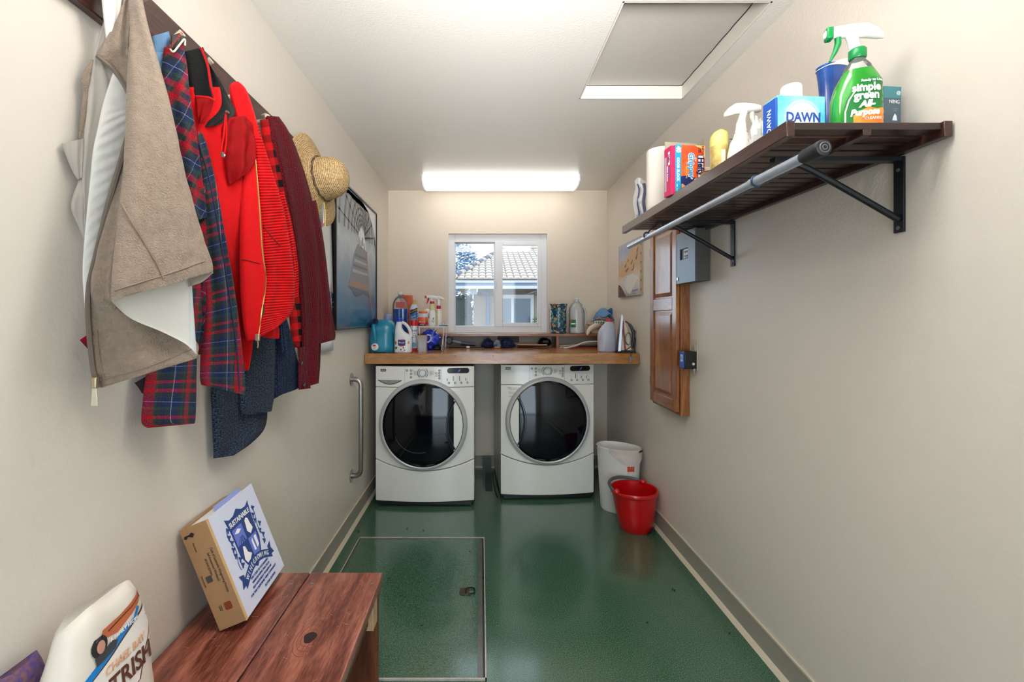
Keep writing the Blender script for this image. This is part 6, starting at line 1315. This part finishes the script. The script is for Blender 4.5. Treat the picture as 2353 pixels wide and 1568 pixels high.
# red parka with black hood lining
REDA = mat('red_fleece', S(200, 4, 10), .85, var=.1, vs=30, bump=.0012, bs=260, sheen=.05, spec=.2); REDS = mat('red_shell', S(140, 3, 8), .7, var=.2, vs=18, spec=.12); BLF = mat('black_fleece', S(20, 20, 20), .95, bump=.002, bs=240, sheen=.15, spec=.1)
rp_ = hang('hooded_parka', 'red parka with black-lined hood and drawcord behind the plaid shirts', 'parka', 565, 852, -.70)
cloth('body', rp_, REDA, [(425, 200, 505, 200, -.745, -.71), (432, 300, 535, 285, -.745, -.695), (452, 400, 562, 380, -.735, -.685), (475, 500, 575, 500, -.715, -.68), (515, 600, 582, 600, -.712, -.68), (535, 700, 584, 700, -.71, -.682), (552, 800, 580, 800, -.708, -.69), (560, 854, 572, 850, -.706, -.698)], .018, .008, ((.006, 1.4, .2, .1),), nv=50)
cloth('hood_lining', rp_, BLF, [(424, 118, 466, 108, -.75, -.725), (428, 160, 480, 148, -.745, -.71), (437, 205, 490, 205, -.738, -.70), (448, 228, 493, 228, -.73, -.698)], .016, .008, ((.006, 1.2, .2, .1),), nv=24)
cloth('hood_edge', rp_, REDS, [(448, 222, 492, 229, -.726, -.694), (452, 255, 482, 258, -.722, -.698), (457, 285, 466, 284, -.72, -.708)], .010, .005, nv=14)
cloth('hood_back', rp_, BLF, [(464, 112, 480, 150, -.745, -.725), (476, 150, 506, 185, -.735, -.705), (484, 200, 526, 225, -.725, -.69), (478, 262, 540, 262, -.72, -.682), (470, 292, 500, 288, -.718, -.70)], .018, .010, ((.006, 1.3, .4, .2),), nv=26)
line('hood_piping', rp_, REDA, [(462, 110, -.716), (477, 150, -.702), (484, 195, -.692), (492, 228, -.688), (478, 224, -.69), (450, 222, -.715)], .0028, 40)
cloth('hood_tip', rp_, REDA, [(460, 112, 470, 118, -.745, -.74), (466, 122, 476, 135, -.743, -.735), (470, 142, 477, 150, -.74, -.733)], .006, .003, nv=10)
cloth('hood_shell', rp_, REDS, [(512, 272, 560, 266, -.70, -.675), (510, 300, 577, 290, -.695, -.665), (516, 340, 580, 330, -.69, -.66), (520, 385, 576, 375, -.688, -.662), (527, 424, 564, 402, -.685, -.668)], .022, .008, ((.012, 1.8, .2, .5),), nv=36, rough=.008, seed=5)
line('drawcord', rp_, REDA, [(518, 262, -.668), (514, 310, -.662), (508, 352, -.662), (514, 358, -.662), (520, 320, -.66), (519, 264, -.664)], .0022, 40)
line('cord_tip', rp_, CHROME, [(510, 350, -.658), (512, 360, -.658), (515, 356, -.658)], .004, 8)
line('hood_snap', rp_, CHROME, [(520, 256, -.664), (522, 258, -.664), (524, 259, -.664)], .004, 8)
# red quilted zip jacket
QLT = knit('red_quilting', S(184, 3, 8), S(204, 4, 12), .0085, .8, True, .003, 30)
qj = hang('quilted_jacket', 'bright red quilted jacket with a gold zip in the middle of the rack', 'jacket', 590, 782, -.66)
cloth('collar_loop', qj, REDA, [(538, 188, 546, 187, -.71, -.70), (528, 198, 557, 195, -.715, -.69), (530, 225, 568, 212, -.71, -.68), (540, 270, 585, 262, -.70, -.665), (552, 320, 600, 318, -.69, -.655)], .02, .010, ((.008, 1.2, .3, .1),), nv=24)
qj_l = cloth('left_front', qj, REDA, [(550, 290, 576, 285, -.69, -.668), (557, 360, 586, 350, -.682, -.655), (556, 430, 594, 430, -.675, -.645), (553, 500, 600, 500, -.67, -.64), (552, 600, 606, 600, -.668, -.635), (554, 680, 608, 660, -.668, -.635), (560, 750, 598, 740, -.668, -.64), (567, 784, 592, 780, -.668, -.645)], .016, .008, ((.005, 1.2, .1, .1),), nv=46)
qj_r = cloth('right_front', qj, QLT, [(572, 285, 592, 285, -.67, -.655), (584, 350, 610, 350, -.66, -.645), (592, 430, 632, 430, -.65, -.63), (598, 510, 652, 505, -.645, -.62), (604, 590, 666, 585, -.64, -.612), (610, 650, 673, 650, -.638, -.61), (600, 720, 670, 712, -.64, -.612), (592, 778, 640, 750, -.645, -.622)], .022, .010, ((.008, 1.2, .3, .1),), nv=60)
cloth('sleeve', qj, QLT, [(640, 440, 652, 440, -.64, -.632), (650, 520, 670, 515, -.638, -.625), (658, 600, 682, 595, -.636, -.62), (664, 655, 685, 648, -.634, -.62), (664, 690, 684, 684, -.634, -.622)], .014, .008, nv=30)
cloth('hem_piece', qj, REDA, [(600, 762, 640, 745, -.67, -.65), (602, 772, 641, 765, -.67, -.652), (606, 776, 640, 779, -.67, -.654)], .008, .004, nv=10)
line_on('zip', qj, mat('gold_zip', S(214, 168, 96), .35, .7), [qj_l, qj_r], [(577, 290), (588, 380), (596, 480), (602, 570), (610, 630), (610, 660), (601, 720), (594, 774)], .0022, 60); line_on('pocket_seam', qj, mat('red_seam', S(120, 4, 8), .8), [qj_l], [(556, 596), (575, 600), (598, 606)], .0014, 14); line_on('shoulder_seam', qj, mat('red_seam', S(120, 4, 8), .8), [qj_r], [(606, 520), (625, 545), (648, 568)], .0014, 14)
line('zip_pull', qj, mat('zip_pull_dark', S(90, 70, 56), .35, .7), [(606, 700, -.612), (606, 712, -.611), (605, 725, -.612)], .0026, 8)
c = on_x(592, 776, -.625); MB().box(-.006, .006, -.004, .004, -.010, .010, T(*c)).build('zip_end', BRS, qj, world=True, bevel=.002); line('zip_tab', qj, BRS, [(592, 782, -.625), (593, 792, -.625), (592, 800, -.625)], .002, 8)
# navy knit sweater hanging lowest
NAV = knit('navy_wool', S(10, 16, 28), S(66, 80, 98), .008, .95, False, .0022, 220); NVB = knit('navy_rib', S(8, 16, 36), S(48, 70, 104), .010, .95, False, .006, 220)
nv_ = hang('knit_sweater', 'navy wool knit sweater hanging lowest below the red jacket', 'sweater', 540, 1053, -.76)
cloth('body', nv_, NAV, [(520, 700, 600, 700, -.785, -.755), (500, 800, 600, 800, -.787, -.755), (486, 890, 600, 890, -.79, -.755), (487, 940, 614, 935, -.79, -.75), (489, 990, 608, 985, -.79, -.752), (491, 1032, 574, 1022, -.79, -.762), (492, 1054, 534, 1048, -.79, -.775)], .018, .008, ((.010, 1.4, .15, .2),), nv=46)
cloth('sleeve', nv_, NAV, [(562, 720, 628, 715, -.75, -.72), (560, 790, 630, 780, -.75, -.72), (553, 870, 629, 865, -.752, -.722), (552, 920, 628, 912, -.754, -.724), (555, 955, 622, 946, -.754, -.728)], .02, .008, ((.005, 1.2, .2, .2),), nv=40)
cloth('cuff', nv_, NVB, [(620, 740, 656, 735, -.735, -.715), (625, 800, 673, 795, -.735, -.71), (627, 850, 689, 862, -.736, -.706), (628, 900, 687, 890, -.738, -.708), (629, 917, 648, 907, -.738, -.728)], .02, .008, ((.004, 1.2, .2, .2),), nv=34)
cloth('fold', nv_, NVB, [(640, 728, 658, 725, -.70, -.69), (644, 770, 660, 765, -.70, -.69), (648, 812, 664, 805, -.70, -.69)], .010, .006, nv=14)
# buffalo check shirt
kK, kr = S(14, 12, 12), S(200, 14, 18)
BUF = plaid('buffalo_check', [(0, kr), (.5, kK)], [(0, kr), (.5, kK)], .05, weave=.08)
bu = hang('buffalo_shirt', 'black and red buffalo check shirt between red jacket and maroon cardigan', 'shirt', 690, 808, -.70)
cloth('body', bu, BUF, [(598, 276, 626, 272, -.745, -.72), (606, 340, 642, 335, -.738, -.71), (618, 420, 660, 415, -.73, -.70), (632, 500, 674, 500, -.725, -.69), (640, 580, 684, 580, -.722, -.688), (650, 660, 698, 660, -.72, -.685), (664, 720, 702, 718, -.715, -.685), (670, 780, 704, 770, -.714, -.688), (674, 800, 702, 796, -.714, -.69)], .018, .008, ((.005, 1.3, .1, .2),), nv=46)
cloth('cuff', bu, BUF, [(676, 786, 704, 780, -.705, -.69), (684, 800, 716, 788, -.705, -.688), (692, 812, 716, 800, -.705, -.69)], .010, .005, nv=12)
c = on_x(603, 268, -.76); MB().tube([c+Vector((0, .03, -.005)), c, c+Vector((.02, -.02, -.004)), c+Vector((.03, -.03, -.012))], .007, 8).build('collar_band', mat('cream_band2', S(206, 196, 176), .6), bu, world=True)
# maroon cardigan
MAR = knit('maroon_wool', S(52, 8, 18), S(116, 26, 34), .0075, .95, False, .0025, 300); MRB = knit('maroon_rib', S(60, 8, 22), S(128, 28, 44), .010, .95, False, .0045, 260)
mc = hang('knit_cardigan', 'maroon wool cardigan with dark buttons at the far end of the rack', 'cardigan', 712, 895, -.68)
cloth('body', mc, MAR, [(610, 266, 640, 268, -.735, -.71), (622, 320, 668, 315, -.72, -.69), (644, 410, 698, 395, -.705, -.67), (660, 490, 720, 475, -.695, -.66), (672, 560, 733, 545, -.688, -.652), (684, 640, 738, 620, -.684, -.65), (692, 720, 738, 700, -.682, -.652), (695, 790, 736, 770, -.682, -.655), (690, 850, 733, 840, -.684, -.658), (688, 894, 729, 882, -.685, -.66)], .022, .010, ((.012, 1.7, .2, .2),), nv=64)
cloth('placket', mc, MRB, [(688, 800, 706, 795, -.676, -.668), (686, 850, 704, 845, -.678, -.668), (687, 896, 712, 893, -.678, -.667)], .008, .005, nv=16)
cloth('sleeve', mc, MAR, [(698, 470, 724, 460, -.665, -.645), (712, 540, 738, 530, -.66, -.638), (722, 610, 748, 600, -.655, -.632), (728, 690, 756, 680, -.652, -.628), (730, 745, 763, 735, -.65, -.625), (727, 780, 768, 768, -.65, -.622), (729, 792, 766, 782, -.65, -.624)], .02, .008, ((.008, 1.8, .2, .2),), nv=44)
for x, y in ((694, 836), (699, 886)):
    c = on_x(x, y, -.662); MB().lathe([(.007, 0), (.0075, .002), (.004, .004)], 14, T(*c) @ RZ(.3) @ TOFRONT, True, True).build('button', mat('horn_button', S(36, 24, 22), .3), mc, world=True)
cloth('pink_loop', mc, mat('pink_fabric', S(214, 30, 70), .7), [(668, 330, 676, 328, -.735, -.73), (670, 350, 679, 348, -.735, -.728), (672, 368, 677, 372, -.735, -.73)], .006, .003, nv=10)
# straw hat
STR = None
def straw():
    m, nt, b = nodes_of('straw'); tc = N(nt, 'ShaderNodeTexCoord'); sp = N(nt, 'ShaderNodeUVMap'); s2 = N(nt, 'ShaderNodeSeparateXYZ'); nt.links.new(sp.outputs[0], s2.inputs[0])
    mu = N(nt, 'ShaderNodeMath', operation='MULTIPLY'); mu.inputs[1].default_value = 2*PI/.0075; nt.links.new(s2.outputs[1], mu.inputs[0]); sn = N(nt, 'ShaderNodeMath', operation='SINE'); nt.links.new(mu.outputs[0], sn.inputs[0])
    nz = N(nt, 'ShaderNodeTexNoise'); nz.inputs['Scale'].default_value = 140; nt.links.new(tc.outputs['Object'], nz.inputs[0])
    ad = N(nt, 'ShaderNodeMath', operation='MULTIPLY_ADD'); ad.inputs[1].default_value = .16; nt.links.new(sn.outputs[0], ad.inputs[0]); nt.links.new(nz.outputs[0], ad.inputs[2])
    rp = N(nt, 'ShaderNodeValToRGB'); rp.color_ramp.elements[0].position = .3; rp.color_ramp.elements[1].position = .7; rp.color_ramp.elements[0].color = S(138, 106, 66); rp.color_ramp.elements[1].color = S(206, 178, 130)
    nt.links.new(ad.outputs[0], rp.inputs[0]); nt.links.new(rp.outputs[0], b.inputs['Base Color']); b.inputs['Roughness'].default_value = .75; add_bump(nt, b, ad.outputs[0], .003); return m
ht = thing('straw_hat', 'woven straw sun hat with braided band hung at the far end of the rack', 'hat', (-.700, 1.975, 1.918))
HM = Matrix.Rotation(PI/2-.14, 4, 'Y') @ RZ(0) 
HM = RZ(-.16) @ HM
prof = [(.001, .128), (.03, .126), (.058, .115), (.078, .092), (.088, .06), (.091, .03), (.094, .012), (.102, .002), (.118, -.004), (.145, -.010), (.175, -.018), (.200, -.030)]
SEG = 48
q = MB(); uv = []; s_ = 0; pp = None
for r, z in prof:
    if pp: s_ += math.hypot(r-pp[0], z-pp[1])
    pp = (r, z)
    for k in range(SEG):
        a_ = 2*PI*k/SEG; wz_ = .012*math.sin(2*a_+.6)*(max(0, r-.1)/.08); q.v.append(HM @ Vector((r*math.cos(a_), r*.96*math.sin(a_), z+wz_))); uv.append((k/SEG*.5, s_))
q.f = [(i*SEG+k, i*SEG+(k+1) % SEG, (i+1)*SEG+(k+1) % SEG, (i+1)*SEG+k) for i in range(len(prof)-1) for k in range(SEG)]; q.uv = uv
o = q.build('hat_body', straw(), ht); sd = o.modifiers.new('t', 'SOLIDIFY'); sd.thickness = .004; ss = o.modifiers.new('s', 'SUBSURF'); ss.levels = 1; ss.render_levels = 1
for ph in (0, PI):
    MB().tube([HM @ Vector(((.0945+.002*math.sin(12*a_+ph))*math.cos(a_), (.0945+.002*math.sin(12*a_+ph))*.96*math.sin(a_), .016+.004*math.cos(12*a_+ph))) for a_ in [2*PI*i/96 for i in range(96)]], .003, 5, closed=True).build('braid', mat('braid_dark' if ph else 'braid_tan', S(70, 56, 48) if ph else S(120, 92, 64), .8), ht)
hb_ = on_x(746, 468, -.655)-Vector(ht.location)
for i, cc in enumerate((S(40, 150, 190), S(150, 200, 70), S(190, 60, 130), S(225, 220, 200), S(60, 120, 200), S(230, 200, 90))):
    MB().tube(spline([hb_+Vector((.002*i-.006, -.004*i, 0)), hb_+Vector((.003*i-.012, -.004, -.04)), hb_+Vector((.005*i-.016+.004*math.sin(i*2), -.003*i, -.085-.008*(i % 3)))], 10), .0022, 5).build('ribbon_end', mat('ribbon_%d' % i, cc, .5), ht)
# ================================================================ outside the window
gr = MB().box(-30, 30, YB+.3, 60, -.35, -.3).build('yard_ground', mat('dry_ground', S(120, 112, 92), .9, var=.3, vs=2)); structure(gr)
ho = thing('neighbour_house', 'beige stucco house with pale clay tile roof seen through the window', 'house', (-.23, 14.0, -.3))
HX, HYo, HZ = .23, -14.0, .3
STU = mat('stucco', S(112, 98, 86), .9, bump=.004, bs=60, var=.12, vs=3); DKW = mat('brown_siding', S(70, 54, 50), .85, var=.25, vs=6, stretch=(6, 1, .3)); FAS = mat('white_fascia', S(150, 152, 156), .5)
def hbx(nm, m, x0, x1, y0, y1, z0, z1, **k): return MB().box(x0+HX, x1+HX, y0+HYo, y1+HYo, z0+HZ, z1+HZ).build(nm, m, ho, **k)
hbx('wall', STU, -.23, 8, 14, 22, -.3, 2.1); hbx('wall_siding', DKW, -.10, 8, 13.985, 14.0, 1.98, 2.42)
hbx('fascia', FAS, -.86, 8, 13.30, 13.42, 2.34, 2.41); hbx('gutter', mat('gutter_blue_grey', S(60, 84, 112), .4), -.86, 8, 13.33, 13.42, 2.25, 2.34); hbx('soffit', mat('soffit', S(150, 140, 132), .7), -.8, 8, 13.45, 14.0, 2.20, 2.26)
hbx('fascia_lower', FAS, -.86, 8, 13.31, 13.45, 2.16, 2.25); hbx('corner_block', FAS, -.32, -.12, 13.7, 13.9, 2.02, 2.22)
DS = mat('downspout_blue', S(34, 62, 92), .4)
MB().tube([(-.02+HX, 13.7+HYo, 2.15+HZ), (.10+HX, 13.8+HYo, 2.08+HZ), (.20+HX, 13.93+HYo, 2.02+HZ), (.22+HX, 13.95+HYo, 1.9+HZ), (.22+HX, 13.95+HYo, -.25+HZ)], .055, 8).build('downspout', DS, ho)
wn = bpy.data.objects.new('house_window', None); COL.objects.link(wn); wn.parent = ho
def wpart(nm, m, x0, x1, y0, y1, z0, z1): return MB().box(x0+HX, x1+HX, y0+HYo, y1+HYo, z0+HZ, z1+HZ).build(nm, m, wn)
for a in ((.60, 1.62, 1.90, 2.02), (.60, 1.62, .98, 1.06), (.60, .66, 1.06, 1.9), (.93, 1.01, 1.06, 1.9), (1.52, 1.62, 1.06, 1.9)): wpart('window_frame', FAS, a[0], a[1], 13.94, 14.0, a[2], a[3])
HGL = mat('house_glass', S(34, 62, 82), .15, var=.3, vs=4)
wpart('window_pane', HGL, .66, .93, 13.97, 13.985, 1.06, 1.9); wpart('window_pane', HGL, 1.01, 1.52, 13.97, 13.985, 1.06, 1.9)
# roof: base sheet plus single barrel tiles where the window shows them
E0, E1, R0, R1 = Vector((-.86, 13.35, 2.40)), Vector((8, 13.35, 2.40)), Vector((.9, 18, 4.0)), Vector((8, 18, 4.0)); BK = Vector((-.86, 22.6, 2.4))
off_ = Vector((HX, HYo, HZ))
TILE = mat('clay_tile', S(148, 137, 128), .9, var=.12, vs=4)
q = MB(); q.add([E0+off_, E1+off_, R1+off_, R0+off_, BK+off_], [(0, 1, 2, 3), (0, 3, 4)]); q.build('roof_deck', TILE, ho, smooth=0)
sl_ = (Vector((0, 18-13.35, 1.6))).normalized(); up_ = Vector((0, -sl_.z, sl_.y)); L_ = (Vector((0, 18-13.35, 1.6))).length
seg = 8; vs = []
pitch, run = .21, .36
for v, lift in ((0, .035), (1.12, .010)):
    for k in range(seg+1):
        a_ = PI*k/seg; vs.append(Vector((pitch*.5*math.cos(a_), 0, 0))+sl_*(v*run)+up_*(lift+.055*math.sin(a_)))
tl = MB(); tl.add(vs, [(k, k+1, seg+2+k, seg+1+k) for k in range(seg)]+[tuple(range(seg, -1, -1))])
t0 = None
for r in range(13):
    for c in range(18):
        x = -.80+c*pitch; d = .02+r*run; lim = -.86+(.9+.86)*(d/L_)
        if x-pitch*.5 < lim: continue
        if x > 1.05+.09*r+1.3: continue
        P = Vector((x, 13.35, 2.40))+sl_*d+off_
        if t0 is None: t0 = tl.build('roof_tile', TILE, ho); c_ = t0
        else: c_ = part_copy(t0, ho)
        c_.location = P
rd = R0-E0; hp = [E0+rd*(i/16)+off_+Vector((0, 0, .05)) for i in range(17)]
HIP = mat('hip_tile', S(60, 72, 92), .85)
for i in range(16): MB().tube([hp[i]+Vector((0, 0, .02)), hp[i]+(hp[i+1]-hp[i])*1.15], [.105, .08], 8).build('hip_tile', HIP if i % 2 else TILE, ho)
MB().tube([R0+off_+Vector((0, 0, .06)), R1+off_+Vector((0, 0, .06))], .10, 8).build('ridge', TILE, ho)
def leaves(name, label, base, size, col1, col2, n, seed, leaf=.09, trunk=True, box=False):
    t = thing(name, label, 'tree' if trunk else 'shrub', base); r = random.Random(seed)
    for k, cc in enumerate((col1, col2)):
        q = MB()
        for i in range(n//2):
            while True:
                d = Vector((r.uniform(-1, 1), r.uniform(-1, 1), r.uniform(-1, 1)))
                if box: break
                if .15 < d.length < 1 and (mnoise.noise(d*3+Vector((seed, 0, 0))) > -.15): break
            c = Vector((d.x*size[0], d.y*size[1], size[3]+d.z*size[2])); s = leaf*r.uniform(.5, 1.2)
            R_ = Matrix.Rotation(r.uniform(0, 6.3), 3, 'Z') @ Matrix.Rotation(r.uniform(-1.2, 1.2), 3, 'X')
            q.add([c+R_ @ Vector(p_) for p_ in ((-s, 0, 0), (0, -s*.5, .0), (s, 0, 0), (0, s*.5, .02*s))], [(0, 1, 2, 3)])
        q.build('foliage', mat('leaf_%s_%d' % (name, k), cc, .7), t, smooth=0, kind='stuff')
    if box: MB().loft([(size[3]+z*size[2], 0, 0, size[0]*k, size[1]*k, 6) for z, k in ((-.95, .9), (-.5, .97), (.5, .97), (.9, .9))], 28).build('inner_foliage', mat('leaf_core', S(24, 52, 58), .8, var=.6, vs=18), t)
    MB().tube([(0, 0, 0), (.05, 0, size[3]*.6), (.0, .05, size[3])], [.12*size[0]/1.5+.02, .08*size[0]/1.5+.015, .03], 8).build('trunk', mat('bark', S(84, 74, 64), .9), t)
    return t
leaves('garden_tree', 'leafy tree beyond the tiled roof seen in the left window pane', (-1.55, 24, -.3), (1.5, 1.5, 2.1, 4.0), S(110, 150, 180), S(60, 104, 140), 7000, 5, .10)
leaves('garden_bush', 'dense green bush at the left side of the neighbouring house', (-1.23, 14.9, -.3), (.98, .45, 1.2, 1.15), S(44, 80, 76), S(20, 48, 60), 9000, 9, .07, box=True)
leaves('small_shrub', 'bright green shrub beside the neighbouring house window', (1.62, 13.2, -.3), (.2, .22, .75, .95), S(70, 116, 56), S(44, 92, 44), 900, 3, .05, False)
